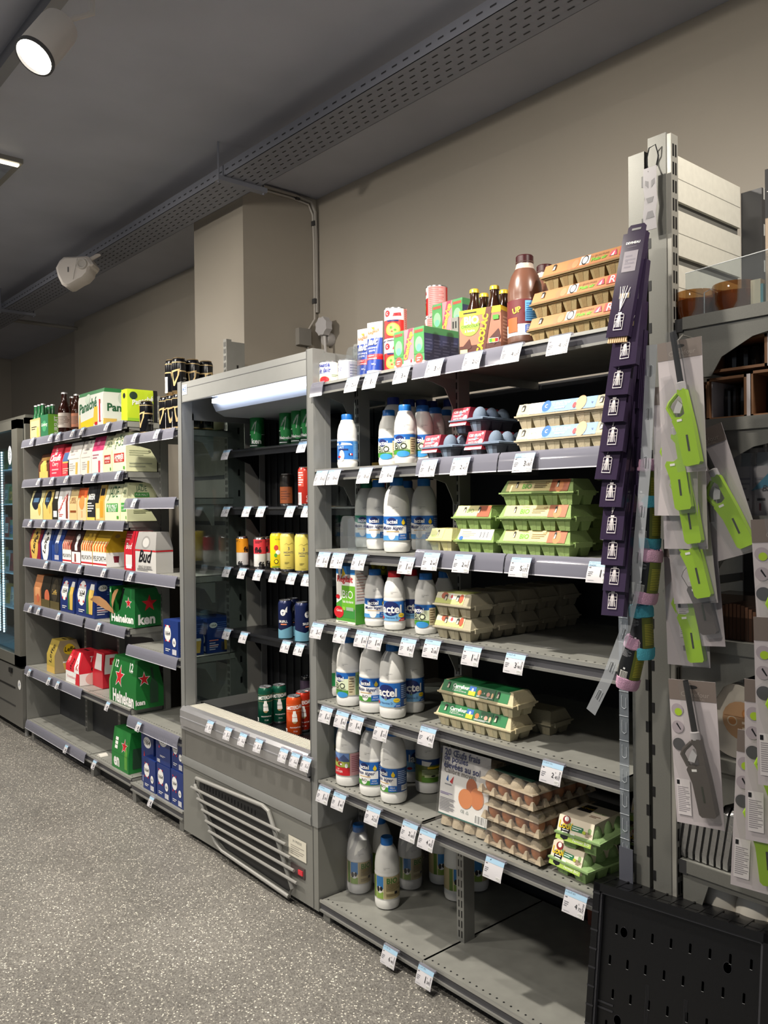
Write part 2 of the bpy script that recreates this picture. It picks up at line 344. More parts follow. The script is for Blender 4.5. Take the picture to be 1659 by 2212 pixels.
# ---------------- shelf furniture ----------------
def shelf(par, x0, x1, z, yb, strip=None, holes=True, ybf=FY, name='shelf'):
    q = MB(); S = SHELF(); q.box(x0, x1, ybf+.004, yb, z-.003, z, S)
    q.box(x0, x1, ybf, ybf+.006, z-.008, z+.001, RAIL()); q.box(x0, x1, ybf+.006, ybf+.010, z-.034, z-.003, M('55555a', .45, .3))
    q.box(x0, x1, ybf-.001, ybf+.008, z-.040, z-.033, STEEL()); q.box(x0, x0+.003, ybf+.008, yb, z-.03, z, S); q.box(x1-.003, x1, ybf+.008, yb, z-.03, z, S)
    if holes:
        x = x0+.02
        while x < x1-.01:
            q.add([(x+.0035*math.cos(a*PI/3), ybf+.024+.0035*math.sin(a*PI/3), z+.0006) for a in range(6)], [tuple(range(6))], M('1a1a1c')); x += .0265
    o = q.build(name, par)
    for a, b in (strip or []):
        q = MB(); prof = [(ybf-.003, z+.004), (ybf-.010, z-.004), (ybf-.015, z-.022), (ybf-.018, z-.046), (ybf-.016, z-.0465), (ybf-.013, z-.022), (ybf-.008, z-.003), (ybf-.002, z+.005)]
        q.prism(prof, 'x', a, b, GLASS('label_strip', 'd6d7e0', .9, .42, .12, '9797a4')); q.box(a, b, ybf-.0185, ybf-.0165, z-.0485, z-.0455, M('d8d8e0', .2)); q.build('label_strip', o)
    return o
def upright(par, x, y, z0, z1, w=.03, d=.045, m=None, face='-y', name='upright'):
    m = m or STEEL(); q = MB(); q.box(x-w/2, x+w/2, y, y+d, z0, z1, m); z = z0+.02
    while z < z1-.03:
        for s in (-.006, .006):
            if face == '-y': q.box(x+s-.0025, x+s+.0025, y-.0006, y, z, z+.022, BLACK())
            else: q.box(x+w/2, x+w/2+.0006, y+d/2+s-.0025, y+d/2+s+.0025, z, z+.022, BLACK())
        z += .033
    return q.build(name, par)
def bracket(par, x, z, y0, y1, m=None):
    L = y1-y0; pts = [(y1, z-.01), (y1, z-.13), (y1-.015, z-.13), (y1-.03, z-.10), (y1-.3*L, z-.062), (y1-.6*L, z-.048), (y0+.02, z-.042), (y0+.02, z-.01)]
    q = MB(); q.prism(pts, 'x', x-.0015, x+.0015, m or STEEL()); return q.build('bracket', par)
# right gondola (milk and eggs)
RG = thing('shelving_unit', 'grey metal shelving unit holding milk bottles and egg boxes, right of the open fridge', 'shelves', (-1.8, 1.95, 0))
def rel(o, q): q.T = Matrix.Translation(-Vector(o.location)) @ q.T; return q
class RMB(MB):
    def build(s, name, parent=None, smooth=35):
        if parent is not None:
            r = parent
            while r.parent: r = r.parent
            L = r.location
            s.v = [(a-L[0], b-L[1], c-L[2]) for a, b, c in s.v]
        return _MB.build(s, name, parent, smooth)
_MB = MB; MB = RMB          # from here on parts are written in room coordinates
XL, XS, XR = -2.43, -1.89, -1.165; YB = 2.38
RS = [(.076, .076), (.51, .503), (.797, .822), (1.088, 1.092), (1.343, 1.357), (1.63, 1.638), (1.937, 1.935)]
for i, (zl, zr) in enumerate(RS):
    yb = 2.36
    stl = None; str_ = None
    if i == 4: str_ = [(CX(902, FY, 1.35), -1.53), (-1.525, XR-.01)]
    if i == 5: str_ = [(CX(906, FY, 1.63), -1.55), (-1.545, XR-.01)]
    if i == 6: str_ = [(CX(898, FY, 1.93), CX(1127, FY, 1.93))]; stl = [(CX(677, FY, 1.93), CX(703, FY, 1.93))]
    shelf(RG, XL, XS-.001, zl, yb, stl); shelf(RG, XS+.001, XR, zr, yb, str_)
    for x, z in ((XL+.01, zl), (XS, min(zl, zr)), (XR-.01, zr)):
        if i: bracket(RG, x, z, FY, 1.945)
upright(RG, XS, 1.94, .07, 2.105, .032, .05); upright(RG, XL+.02, 1.95, .07, 2.10, .03, .05); upright(RG, XR-.03, 1.95, .07, 2.10, .03, .05)
q = MB(); q.box(XL, XR, YB, YB+.02, .04, 1.93, M('1b1c20', .6)); q.build('back_panel', RG)
q = MB(); q.box(XL, XR, 1.82, 2.36, 0.0, .036, M('2a2a2c', .6)); q.build('plinth', RG)
for x in (XL+.02, XS, XR-.03):
    q = MB(); q.box(x-.02, x+.02, 1.785, 1.84, .0, .035, STEEL()); q.build('foot', RG)
# left gondola (beer)
LG = thing('shelving_unit', 'grey metal shelving unit holding beer packs, left of the open fridge', 'shelves', (-4.6, 1.95, 0))
A0, A1, A2, A3 = -5.655, -4.605, -4.05, -3.487; LYB = 1.985
LS = [.122, .475, .885, 1.18, 1.43, 1.686, 1.943]; L3 = [.105, .445, .805, 1.179, 1.543, 1.862]
for i, z in enumerate(LS):
    shelf(LG, A0+.004, A1-.001, z, LYB, [(A0+.02, A1-.02 if i not in (1,) else A1-.06)]); shelf(LG, A1+.001, A2, z, LYB, [(A1+.015, A2-.01)] if i not in (0, 1) else None)
    for x in (A1, A2-.004):
        if i: bracket(LG, x, z, FY, 1.955)
for i, z in enumerate(L3):
    shelf(LG, A2+.002, A3, z, 2.055, [(A2+.004, A3-.01)] if i else None)
    for x in (A2+.006, A3-.006):
        if i: bracket(LG, x, z, FY, 1.955)
for x in (-5.1, A1, A2): upright(LG, x, 1.95, .1, 2.08 if x > -4.1 else 1.94, .03, .04)
upright(LG, -3.505, 2.03, .1, 2.30, .03, .028)
q = MB(); q.box(-3.52, -3.49, 2.058, 2.13, .1, 2.29, STEEL())
for k in range(21): q.box(-3.4903, -3.4893, 2.085, 2.095, .15+.10*k, .18+.10*k, BLACK())
q.build('upright', LG)
q = MB(); q.box(A0, A2, LYB, 2.0, .05, 1.93, M('37383b', .55)); q.build('back_panel', LG)
for k in range(9):
    z0 = .08+k*.225
    q = MB(); q.box(A2, A3-.005, 2.06, 2.07, z0, z0+.205, STEEL()); q.box(A2, A3-.005, 2.064, 2.07, z0+.205, z0+.225, M('55565a', .5)); q.build('back_panel', LG)
q = MB(); q.prism([(1.772, .1), (2.0, .1), (2.0, 1.98), (1.95, 1.98), (1.772, 1.90)], 'x', A0-.004, A0+.002, STEEL()); q.build('side_panel', LG)
q = MB(); q.box(A0, A3, 1.83, 1.98, 0, .06, M('242426', .6)); q.build('plinth', LG)
for x in (A0+.05, A1, A2, A3-.05):
    q = MB(); q.box(x-.02, x+.02, 1.79, 1.83, 0, .06, STEEL()); q.build('foot', LG)

# ---------------- open fridge ----------------
FR = thing('open_fridge', 'tall grey open display fridge with a lit canopy standing between the beer and milk shelves', 'fridge', (-2.955, 1.77, 0))
g = M('8e8f8d', .4, .25, vary=.06, bscale=8); gl = M('a3a4a2', .38, .3, vary=.05, bscale=20)
x0, x1 = -3.478, -2.433; yb = 2.245
for a in (x0, x1-.038):
    q = MB(); q.box(a, a+.038, FY-.002, FY+.05, .335, 2.068, g); q.box(a+(.0 if a > -3 else .036), a+(.002 if a > -3 else .038), FY-.004, FY-.001, .335, 2.066, M('6a6b6a', .4)); q.build('front_post', FR)
q = MB(); q.box(x0+.038, x1-.038, FY, FY+.012, 1.972, 2.062, gl); q.box(x0+.038, x1-.038, FY-.0015, FY, 2.034, 2.036, M('77787a')); q.box(x0+.038, x1-.038, FY-.0015, FY, 1.972, 1.976, M('6c6d6d'))
q.box(x0+.002, x1-.002, FY+.012, yb, 2.03, 2.06, g); q.build('canopy', FR)
q = MB(); q.art([('R', 0, 0, 1, 1, M('e6e9ee')), ('L', .45, .25, .92, .8, 3, M('3a66a8')), ('E', .22, .55, .12, .14, M('3a66a8'))], front(x0+.045, FY-.001, 2.005), .045, .045); q.build('sticker', FR)
q = MB(); q.prism([(1.845, 1.958), (1.862, 1.925), (1.905, 1.905), (yb-.02, 1.905), (yb-.02, 2.03), (1.845, 2.03)], 'x', -3.30, x1-.045, M('8f949c', .4)); q.build('lamp_housing', FR)
q = MB(); q.box(-3.25, x1-.05, 1.815, 1.842, 1.955, 1.972, M('e4ecff', .3, emit=16)); q.build('lamp_tube', FR)
for a, s in ((x0, 1), (x1-.004, -1)):
    q = MB(); q.box(a, a+.004, FY+.075, 2.115, .6, 1.90, GLASS('side_glass', 'dfe5e4', .8)); q.build('side_glass', FR)
    q = MB(); q.prism([(FY+.05, .6), (FY+.075, .6), (FY+.075, 1.93), (FY+.05, 1.93)], 'x', a-.001, a+.005, g); q.box(a-.001, a+.005, FY+.05, yb, 1.90, 2.055, g); q.box(a-.001, a+.005, FY+.05, yb, .335, .6, g); q.box(a-.001, a+.005, 2.115, yb, .6, 1.9, M('9b9a94', .5)); q.build('side_frame', FR)
q = MB(); q.box(x0, x1, yb-.02, yb, .335, 2.03, M('131417', .5)); k = x0+.05
while k < x1-.05: q.box(k, k+.012, yb-.026, yb-.02, .6, 1.9, M('1e1f23', .5)); k += .06
q.build('back_panel', FR)
q = MB()
for cx_ in (x0+.012, x1-.024): q.box(cx_, cx_+.012, yb-.06, yb-.03, .6, 1.9, g)
q.build('shelf_rail', FR)
FZ = [1.763, 1.497, 1.215, .922]; SY = 2.012
bs = M('1d1e21', .3, .3)
for z in FZ:
    q = MB(); q.box(x0+.012, x1-.012, SY, yb-.03, z-.006, z, bs); q.tube([(x0+.012, SY-.002, z-.008), (x1-.012, SY-.002, z-.008)], .011, bs, 10); q.box(x0+.012, x1-.012, SY-.010, SY-.004, z-.034, z-.012, bs); o = q.build('shelf', FR)
    for x in (x0+.016, x1-.018):
        q = MB(); q.prism([(SY+.01, z-.008), (yb-.03, z-.008), (yb-.03, z-.13), (yb-.06, z-.13), (yb-.11, z-.06), (SY+.05, z-.035)], 'x', x, x+.003, bs); q.build('bracket', o)
q = MB(); q.box(x0+.01, x1-.01, 1.83, yb-.03, .545, .556, bs); q.box(x0+.01, x1-.01, 1.86, 1.868, .50, .60, BLACK()); q.build('tray', FR)
q = MB(); al = M('c6c6ca', .28, .7, vary=.06, bscale=30)
q.prism([(FY-.018, .515), (FY-.022, .53), (FY-.022, .585), (FY-.012, .598), (FY+.01, .603), (FY+.01, .515)], 'x', x0+.025, x1-.039, al); q.box(x0+.025, x1-.039, FY-.024, FY-.021, .552, .556, M('8e8e92', .4)); q.build('front_rail', FR)
q = MB(); q.box(x0+.04, x1-.039, FY+.012, 1.86, .588, .595, M('c8c5ba', .4)); k = x0+.05
while k < x1-.045: q.box(k, k+.005, FY+.014, 1.858, .595, .602, M('dedbd0', .4)); k += .0125
q.build('air_grille', FR)
q = MB(); q.box(x0+.004, x1-.0385, FY-.004, FY+.012, .375, .503, M('8b8a86', .34, .55, vary=.12, bscale=6)); q.box(x0+.004, x1-.0385, FY-.008, FY-.003, .495, .508, al); q.build('bumper_panel', FR)
q = MB(); q.prism([(FY-.006, .335), (FY-.008, .36), (FY-.002, .376), (FY+.02, .376), (FY+.02, .335)], 'x', x0+.002, x1-.0385, g); q.build('ledge', FR)
q = MB(); q.box(x0+.004, x1-.004, FY+.001, yb, .03, .333, M('84847f', .45, .15, vary=.05, bscale=5)); q.box(x1-.035, x1-.033, FY-.0005, FY+.001, .03, .333, M('4c4c4a')); q.build('base_cabinet', FR)
q = MB(); q.box(x0+.02, x1-.02, FY+.06, yb-.05, 0, .03, BLACK()); q.build('plinth', FR)
# grille with five bars on the base
Gp = [PY(*p, FY-.012) for p in ((424, 1681), (567, 1740), (580, 1752), (632, 1920), (624, 1937), (480, 1838), (463, 1815), (421, 1694))]
q = MB(); q.prism([(p.x*.985-.042, p.z*.97+.004) for p in Gp], 'y', FY-.0015, FY+.001, M('1c1c1e', .5))
cx_ = sum(p.x for p in Gp)/8; cz_ = sum(p.z for p in Gp)/8
q = MB(); q.prism([(cx_+(p.x-cx_)*.95, cz_+(p.z-cz_)*.93) for p in Gp], 'y', FY-.0012, FY+.001, M('242426', .5))
for t in range(26):
    x = -3.33+.026*t; q.box(x, x+.004, FY-.003, FY-.001, .265-.0*t, .285, M('161618', .5)) if -3.3 < x < -2.85 else None
q.build('intake_mesh', FR)
q = MB(); q.tube([tuple(p) for p in Gp], .0085, M('9a9995', .35, .2), 10, True); q.build('grille_frame', FR)
for a, b in (((413, 1700), (606, 1796)), ((426, 1725), (617, 1824)), ((436, 1749), (627, 1853)), ((444, 1773), (635, 1881)), ((451, 1795), (641, 1908))):
    A, B = PY(*a, FY-.025), PY(*b, FY-.025); q = MB(); q.tube([tuple(A), tuple(B)], .006, M('9a9995', .35, .2), 8); q.build('grille_bar', FR)
A = PY(643, 1815, FY-.001)
q = MB(); q.art([('R', 0, 0, 1, 1, M('dad5c6')), ('T', 'IN PRESSE', .5, .8, .5, M('3a3a3a')), ('L', .12, .1, .88, .62, 5, M('a09a90'))], front(A.x-.06, FY-.001, A.z-.07), .115, .075); q.build('sticker', FR)
q = MB(); q.box(A.x-.045, A.x+.045, FY-.003, FY+.002, A.z-.135, A.z-.095, M('4b3f3f', .3)); q.box(A.x+.008, A.x+.035, FY-.007, FY-.003, A.z-.123, A.z-.106, M('c02a35', .3, emit=.25)); q.build('power_switch', FR)

# ---------------- glass door fridge at far left ----------------
GF = thing('glass_door_fridge', 'tall grey glass door fridge with rows of white lights at the far left', 'fridge', (-6.2, 1.77, 0))
a0, a1 = -7.35, -5.665; gx = M('77766f', .4, .35, vary=.06, bscale=8)
fy = FY-.01
q = MB(); q.box(a0, a1, fy+.03, 2.5, .06, .5, gx); q.box(a1-.03, a1, fy+.03, 2.5, .06, 2.10, gx); q.box(a0, a1, fy+.03, 2.5, 2.06, 2.12, gx); q.box(a0, a0+.03, fy+.03, 2.5, .06, 2.1, gx); q.box(a0, a1, 2.47, 2.5, .06, 2.1, M('5d7688', .5)); q.build('cabinet', GF)
q = MB()
for c in ((a0, a0+.06, .5, 2.09), (a1-.15, a1-.035, .46, 2.09), (a0, a1-.035, 2.03, 2.09), (a0, a1-.035, .46, .53)): q.box(c[0], c[1], fy-.012, fy+.028, c[2], c[3], gx)
q.build('door_frame', GF)
q = MB(); q.box(a0+.06, a1-.15, fy, fy+.006, .53, 2.03, GLASS('door_glass', 'd8e8ee', .8)); q.build('door_glass', GF)
q = MB()
for X_ in (-6.40, -6.305):
    for k in range(72): q.box(X_, X_+.013, fy+.06, fy+.068, .62+k*.018, .632+k*.018, M('e8fbff', .4, emit=5))
q.build('light_strip', GF)
q = MB(); q.box(a0+.03, a1-.2, fy+.05, 2.4, .5, .53, M('8aa0ae', .4))
for k in range(5): q.box(a0+.03, a1-.16, fy+.12, 2.4, .78+k*.25, .79+k*.25, M('9ab0be', .4))
q.build('shelf', GF)
q = MB(); q.box(a0, a1-.002, fy-.01, fy+.03, .06, .445, M('7c7b77', .35, .5, vary=.08, bscale=6)); q.box(a0, a1-.15, fy-.012, fy-.008, .30, .312, BLACK()); q.box(a0, a1-.15, fy-.012, fy-.008, .18, .19, M('303030')); q.box(a1-.26, a1-.2, fy-.02, fy-.008, .40, .43, BLACK()); q.build('base_panel', GF)
q = MB(); q.art([('E', 0, 0, 1, 1, M('e8e8e6')), ('L', -.6, -.3, .6, .25, 2, M('2d4a80')), ('P', [(-.1, .2), (.15, .2), (-.02, .7)], M('2d4a80'))], front(a1-.06, fy-.011, .34), .032, .032); q.build('sticker', GF)
q = MB(); q.art([('E', 0, 0, .7, 1.15, M('d5dbe0')), ('L', -.5, -.6, .5, .6, 6, M('707a84'))], front(a1-.185, fy-.0135, 1.86), .055, .055); q.build('sticker', GF)
for x in (a0+.05, a1-.05):
    q = MB(); q.tube([(x, fy+.03, 0), (x, fy+.03, .06)], .014, M('9a9a98', .4), 10); q.build('foot', GF)
frz = thing('food_pack', '', 'food pack', (0, 0, 0)); bpy.data.objects.remove(frz)
cc = ['b9c8d4', '6a8a5a', 'd8d8d0', 'a04a4a', '5a86b0', 'c8a860', '7aa08a', 'e0e4e8']
for k in range(5):
    for j in range(4):
        x = -6.50-.11*j; z = .79+k*.25; q = MB(); w = .05; hgt = .13+.02*((k*3+j) % 3)
        q.frus((w, .02), (w*.9, .012), z+.0005, z+hgt, M(cc[(k*3+j*5) % 8], .3), x, fy+.2); q.art([('R', .1, .2, .9, .7, M(cc[(k+j*3+2) % 8], .3)), ('L', .2, .3, .8, .55, 3, M('404850'))], flat((x-w, fy+.179, z), (1, 0, 0), (0, .06, 1)), 2*w, hgt)
        tag(q.build('food_pack'), 'frozen pack behind the far left glass door, %s shelf, %s from the lights' % (['lowest', 'second lowest', 'middle', 'second highest', 'highest'][k], ['nearest', 'second', 'third', 'farthest'][j]), 'food pack', 'frozen packs behind the glass door')
# ---------------- products: kinds ----------------
LMB = _MB
KINDS = {}
w_, k_, r_, y_, gn, bl, nv = M('f4f3f0', .4), M('14141a', .4), M('c8232c', .4), M('f2cf2a', .4), M('4f9a38', .4), M('2467b8', .4), M('1d2a66', .4)
HDPE = M('e9e8e4', .38)
def bottle(r, big, cap, items, lh=.078, bodym=None, capr=None):
    R = .0445 if big else .0365; H = .245 if big else .193; l0 = .041 if big else .032
    lh = .078 if big else .064; capr = capr or (.0215 if big else .0205); t = l0+lh
    q = LMB(); q.lathe([(.0001, .001), (R*.78, 0), (R*.93, .004), (R, .016), (R, l0-.009), (R*.965, l0-.006), (R*.965, l0-.004), (R, l0-.001), (R*.985, l0+.001), (R*.985, t), (R, t+.002), (R, t+.006), (R*.97, t+.009), (R*.985, t+.013),
        (R*.975, t+(H-t)*.26), (R*.92, t+(H-t)*.44), (R*.81, t+(H-t)*.60), (R*.68, t+(H-t)*.70), (capr*1.14, t+(H-t)*.77), (capr*.98, t+(H-t)*.80), (capr*1.08, H-.027), (capr*.95, H-.025), (.0001, H-.02)], bodym or HDPE, 32); q.build('body', r)
    q = LMB(); q.lathe([(capr, H-.0255), (capr, H-.003), (capr*.93, H), (.0001, H)], cap, 28)
    for a in range(28): q.add([( (capr+.0006)*math.cos(b_), (capr+.0006)*math.sin(b_), z_) for b_, z_ in ((a*PI/14, H-.024), (a*PI/14+.07, H-.024), (a*PI/14+.07, H-.005), (a*PI/14, H-.005))], [(0, 1, 2, 3)], cap)
    q.build('cap', r)
    q = LMB(); rr = R*.985+.0005; q.lathe([(rr, l0), (rr, t)], items[0], 40); q.art(items[1:], cylmap(rr, l0, -PI/2+.30), .1, lh, du=.005); q.build('label', r)
    q = LMB(); q.art([('T', '14.10.24 08:12', .12, 0, .22, M('77777a')), ('T', 'L287', .05, -.09, .08, M('77777a'))], cylmap(R*.965, t+.03, -PI/2+.3), .1, .05, du=.005); q.build('date_print', r)
side = ('R', .5, 0, 1.0, 1, M('35548c', .4)); sidet = ('L', .54, .35, .96, .92, 7, M('aebfdc')); bar = ('B', .66, .06, .94, .28)
def logo(u, v, s): return [('E', u, v, .2*s, .16*s, nv), ('T', 'lactel', u, v-.02, .5*s, w_, {'bold': .03})]
BLUECAP, GREENCAP, REDCAP, NAVYCAP = M('1f6fc0', .35), M('1b7a55', .35), M('c3222b', .35), M('1c2f78', .35)
matin = lambda bio: [bl, ('P', [(-.45, .72), (.5, .5), (.5, .2), (-.45, .2)], w_), ('P', [(-.45, .62), (-.45, .2), (.5, .05), (.5, .62)], w_), side, sidet, bar, ('E', -.02, .3, .14, .14, w_), ('R', -.45, 0, .5, .2, gn if bio else M('5aa0dc', .4)), ('E', 0, .22, .12, .15, w_)]+logo(0, .8, .75)+[('T', 'Matin léger', .0, .5, .78, nv, {'shear': .35, 'bold': .01, 'hmax': .2}), ('R', -.2, .36, .24, .385, M('c99a2e'))]+([('T', 'BiO', 0, .22, .2, k_)] if bio else [])+[('R', .22, .03, .5, .28, bl), ('T', 'SANS', .36, .2, .16, w_, {'hmax': .1}), ('T', 'LACTOSE', .36, .1, .22, w_), ('E', .38, .74, .06, .07, y_), ('P', [(.38, .9), (.33, .76), (.43, .76)], y_)]
KINDS['matin_bio'] = ('milk_bottle', 'milk bottle', bottle, (1, BLUECAP, matin(1)))
KINDS['matin_blue'] = ('milk_bottle', 'milk bottle', bottle, (1, BLUECAP, matin(0)))
mg = matin(0); mg[0] = M('2a9a78', .4); mg[-5] = ('R', .22, .03, .5, .28, M('2a9a78', .4))
KINDS['matin_green'] = ('milk_bottle', 'milk bottle', bottle, (1, GREENCAP, mg))
vitd = lambda acc: [bl, ('P', [(-.45, .5), (.5, .35), (.5, 0), (-.45, 0)], M('7db8e6', .4)), side, sidet, bar, ('P', [(-.12, .42), (.12, .42), (0, .27)], M('8cc04a'))]+logo(0, .63, 1.5)+[('T', '12', 0, .38, .08, w_), ('T', 'Vitamine D', .02, .17, .44, nv, {'hmax': .12}), ('E', .37, .29, .11, .07, y_), ('T', 'SOURCE', .37, .29, .14, nv), ('P', [(.26, 0), (.5, 0), (.5, .16), (.36, .14)], acc), ('T', 'ENTIER' if acc is r_ else 'DEMI', .41, .06, .14, w_), ('E', -.34, .16, .09, .05, r_)]
KINDS['vitd'] = ('milk_bottle', 'milk bottle', bottle, (1, BLUECAP, vitd(bl)))
bio = [M('e9e2cc', .4), ('P', [(-.45, 1), (.5, 1), (.5, .78), (-.1, .58), (-.45, .58)], bl), ('P', [(-.45, .7), (-.45, 0), (.5, 0), (.5, .75)], M('e4eecb')), ('R', -.45, 0, .24, .22, gn), ('R', .24, 0, .48, .85, M('d8cba4')), ('L', .27, .1, .45, .8, 6, M('7a6548')), ('R', .5, 0, 1.0, 1, M('87a06a', .4)), ('L', .54, .4, .96, .9, 8, M('41563a')), bar, ('E', .0, .02, .22, .1, M('3a93d4'))]+logo(-.12, .75, .8)+[('T', 'BiO', -.08, .42, .42, k_), ('L', -.3, .2, .2, .3, 2, M('3c5a30'))]
KINDS['bio'] = ('milk_bottle', 'milk bottle', bottle, (1, BLUECAP, bio))
KINDS['bio_small'] = ('milk_bottle', 'milk bottle', bottle, (0, BLUECAP, bio))
KINDS['vitd_small'] = ('milk_bottle', 'milk bottle', bottle, (0, REDCAP, vitd(r_)))
KINDS['matin_small'] = ('milk_bottle', 'milk bottle', bottle, (0, BLUECAP, matin(0)))
lait = [M('2e74c4', .4), ('R', .3, 0, .95, 1, M('5fa0dc')), ('L', .36, .15, .8, .85, 8, M('9cc6ea')), ('P', [(-.4, .86), (-.25, .95), (.2, .88), (.28, .78), (-.4, .78)], w_), ('E', -.2, .9, .07, .07, bl), ('T', 'LAIT', -.15, .66, .25, w_), ('R', -.25, .5, .12, .58, nv), ('E', -.12, .2, .1, .2, M('f0e6e0')), ('R', .13, .22, .18, .32, nv), ('R', .18, .22, .22, .32, w_), ('R', .22, .22, .27, .32, r_), ('E', -.22, .14, .07, .04, r_)]
KINDS['lait_small'] = ('milk_bottle', 'milk bottle', bottle, (0, BLUECAP, lait))
cfg = [w_, ('R', -.5, .0, .42, .62, M('1f9350', .4)), ('T', 'LAIT', -.02, .48, .28, w_, {'bold': .02}), ('T', 'ÉCRÉMÉ', -.02, .36, .24, w_), ('E', 0, .82, .12, .12, M('1f9350')), ('T', 'c', 0, .82, .07, w_), ('E', .03, .13, .1, .16, w_), ('R', -.02, .2, .07, .3, w_), ('E', .0, .1, .09, .03, r_), ('R', .5, 0, 1, 1, M('cfe0d2')), ('L', .54, .3, .95, .9, 7, M('4a7a5a')), bar]
KINDS['lait_green'] = ('milk_bottle', 'milk bottle', bottle, (1, GREENCAP, cfg))
cow = [M('7c9a3c', .4), ('R', -.5, .62, .3, 1, M('6f8fc8')), ('P', [(-.5, .62), (-.3, .9), (-.1, .72), (.1, .95), (.3, .7), (.3, .55), (-.5, .55)], M('4a5a88')), ('R', -.5, .38, .3, .62, M('a5b052')), ('E', -.22, .66, .1, .08, M('7a3520')), ('E', -.05, .52, .1, .07, M('8a4028')), ('E', .0, .5, .04, .03, w_), ('R', -.5, 0, .32, .36, r_), ('T', 'LAIT', -.12, .28, .12, w_), ('T', 'ENTIER', -.1, .17, .34, w_), ('R', .32, 0, 1, 1, M('e3a9a8')), ('L', .38, .15, .92, .9, 9, M('b86a6c')), ('E', .2, .45, .05, .08, w_)]
KINDS['cow_red'] = ('milk_bottle', 'milk bottle', bottle, (1, BLUECAP, cow))
bbio = [M('c9b98c', .4), ('R', -.45, 0, -.32, 1, M('6a8a3a')), ('R', -.3, 0, .02, 1, M('e6dcb4')), ('R', -.28, .45, 0, 1, M('3a86c8')), ('R', -.28, 0, 0, .3, M('8fae4e')), ('E', -.14, .4, .11, .12, w_), ('E', -.2, .42, .06, .1, k_), ('E', -.08, .45, .05, .08, k_), ('T', 'BIO', .32, .82, .4, M('3f7a2c'), {'bold': .02}), ('L', .1, .35, .75, .7, 7, M('7a6a42')), ('L', .1, .1, .7, .25, 3, M('8a7a52')), ('R', .4, .2, .52, .32, k_)]
KINDS['bio_cow'] = ('milk_bottle', 'milk bottle', bottle, (1, BLUECAP, bbio))
KINDS['navy'] = ('milk_bottle', 'milk bottle', bottle, (1, NAVYCAP, vitd(bl)))
dark = [M('6b7a3a', .4), ('R', -.4, .75, .9, 1, M('2a4c88')), ('P', [(-.1, .95), (.25, .88), (.15, .7), (-.1, .74)], w_), ('R', .1, .6, .6, .68, y_), ('L', -.1, .3, .8, .55, 4, M('d0d8b0')), ('R', -.1, 0, .9, .25, M('5c8a2e')), ('R', .0, .22, .7, .34, M('c8d0a0')), ('E', .3, .28, .08, .03, k_)]
KINDS['mountain'] = ('milk_bottle', 'milk bottle', bottle, (1, BLUECAP, dark))
def choc(r):
    R = .049
    q = LMB(); q.lathe([(.0001, .001), (R*.8, 0), (R, .012), (R, .03), (R*.97, .034)], M('5e3f33', .35), 32)
    q.lathe([(R*.97, .034), (R*.97, .124)], M('5e3f33', .35), 32); q.lathe([(R*.97, .124), (R, .126), (R*.98, .13), (R, .145), (R*.93, .175), (R*.78, .20), (R*.56, .218)], M('6f4a3b', .3), 32)
    q.lathe([(R*.56, .218), (.0245, .228), (.023, .236), (.026, .238)], M('c9b8ac', .3), 32); q.build('body', r)
    q = LMB(); q.lathe([(.0245, .234), (.0245, .254), (.022, .257), (.0001, .257)], M('3b1216', .35), 28); q.build('cap', r)
    q = LMB(); q.lathe([(R+.0004, .028), (R+.0004, .127)], w_, 40)
    q.art([('R', -.6, .32, 1.5, 1, M('6a2228')), ('P', [(.45, .32), (1.5, .32), (1.5, .2), (.8, .12)], M('6a2228')), ('R', .12, .38, .48, .95, M('6fb4e8')), ('L', .15, .42, .45, .9, 8, M('2e6aa8')), ('R', .12, .06, .46, .28, M('2450b0')), ('L', .15, .08, .43, .26, 4, w_), ('E', .75, .5, .14, .2, w_), ('T', 'Candy', .82, .5, .4, M('e8c040'), {'bold': .03, 'rot': 10}), ('T', "UP", -.12, .7, .26, M('e8c040'), {'bold': .04, 'rot': 12}), ('R', -.45, .1, -.1, .5, M('e06030')), ('L', .55, .1, .8, .2, 2, bl)], cylmap(R+.0004, .028), .1, .099, du=.005); q.build('label', r)
KINDS['choc'] = ('chocolate_milk_bottle', 'milk bottle', choc, ())
def can(r, R, H, items, kind='beer', lid=None, a0=-PI/2):
    lid = lid or M('c9c9cc', .22, .9)
    if kind == 'beer':
        n = R*.80
        q = LMB(); q.lathe([(.0001, .004), (R*.6, .004), (R*.74, 0), (R*.8, .002), (R, .012)], lid, 28); q.lathe([(R, .012), (R, H-.018)], items[0], 28); q.lathe([(R, H-.018), (R*.96, H-.012), (n*1.03, H-.004)], items[0] if items[0] is not w_ else lid, 28)
        q.art(items[1:], cylmap(R, .0, a0), .1, H, du=.005); q.build('body', r)
        q = LMB(); q.lathe([(n*1.03, H-.004), (n*1.06, H-.001), (n, H), (n*.93, H-.001), (n*.9, H-.006), (.0001, H-.006)], lid, 28); q.add([(-.006, -.012, H-.004), (.006, -.012, H-.004), (.007, .008, H-.003), (-.007, .008, H-.003)], [(0, 1, 2, 3)], M('9a9a9c', .3, .9)); q.build('lid', r)
    else:
        q = LMB(); q.lathe([(.0001, .002), (R*.95, .002), (R*1.02, 0), (R*1.02, .003), (R, .004)], lid, 32); q.lathe([(R, .004), (R, H-.004)], items[0], 36); q.art(items[1:], cylmap(R, 0, a0), .1, H, du=.005); q.build('body', r)
        q = LMB(); q.lathe([(R, H-.004), (R*1.03, H-.003), (R*1.03, H), (R*.96, H), (R*.94, H-.003), (R*.6, H-.004), (.0001, H-.004)], lid, 32); q.build('lid', r)
def kcan(k, R, H, items, kind='beer', lid=None, name='beer_can', cat='beer can', a0=-PI/2): KINDS[k] = (name, cat, can, (R, H, items, kind, lid, a0))
hg = M('1c7a3a', .3, .2); hd = M('0e3a20', .3, .2)
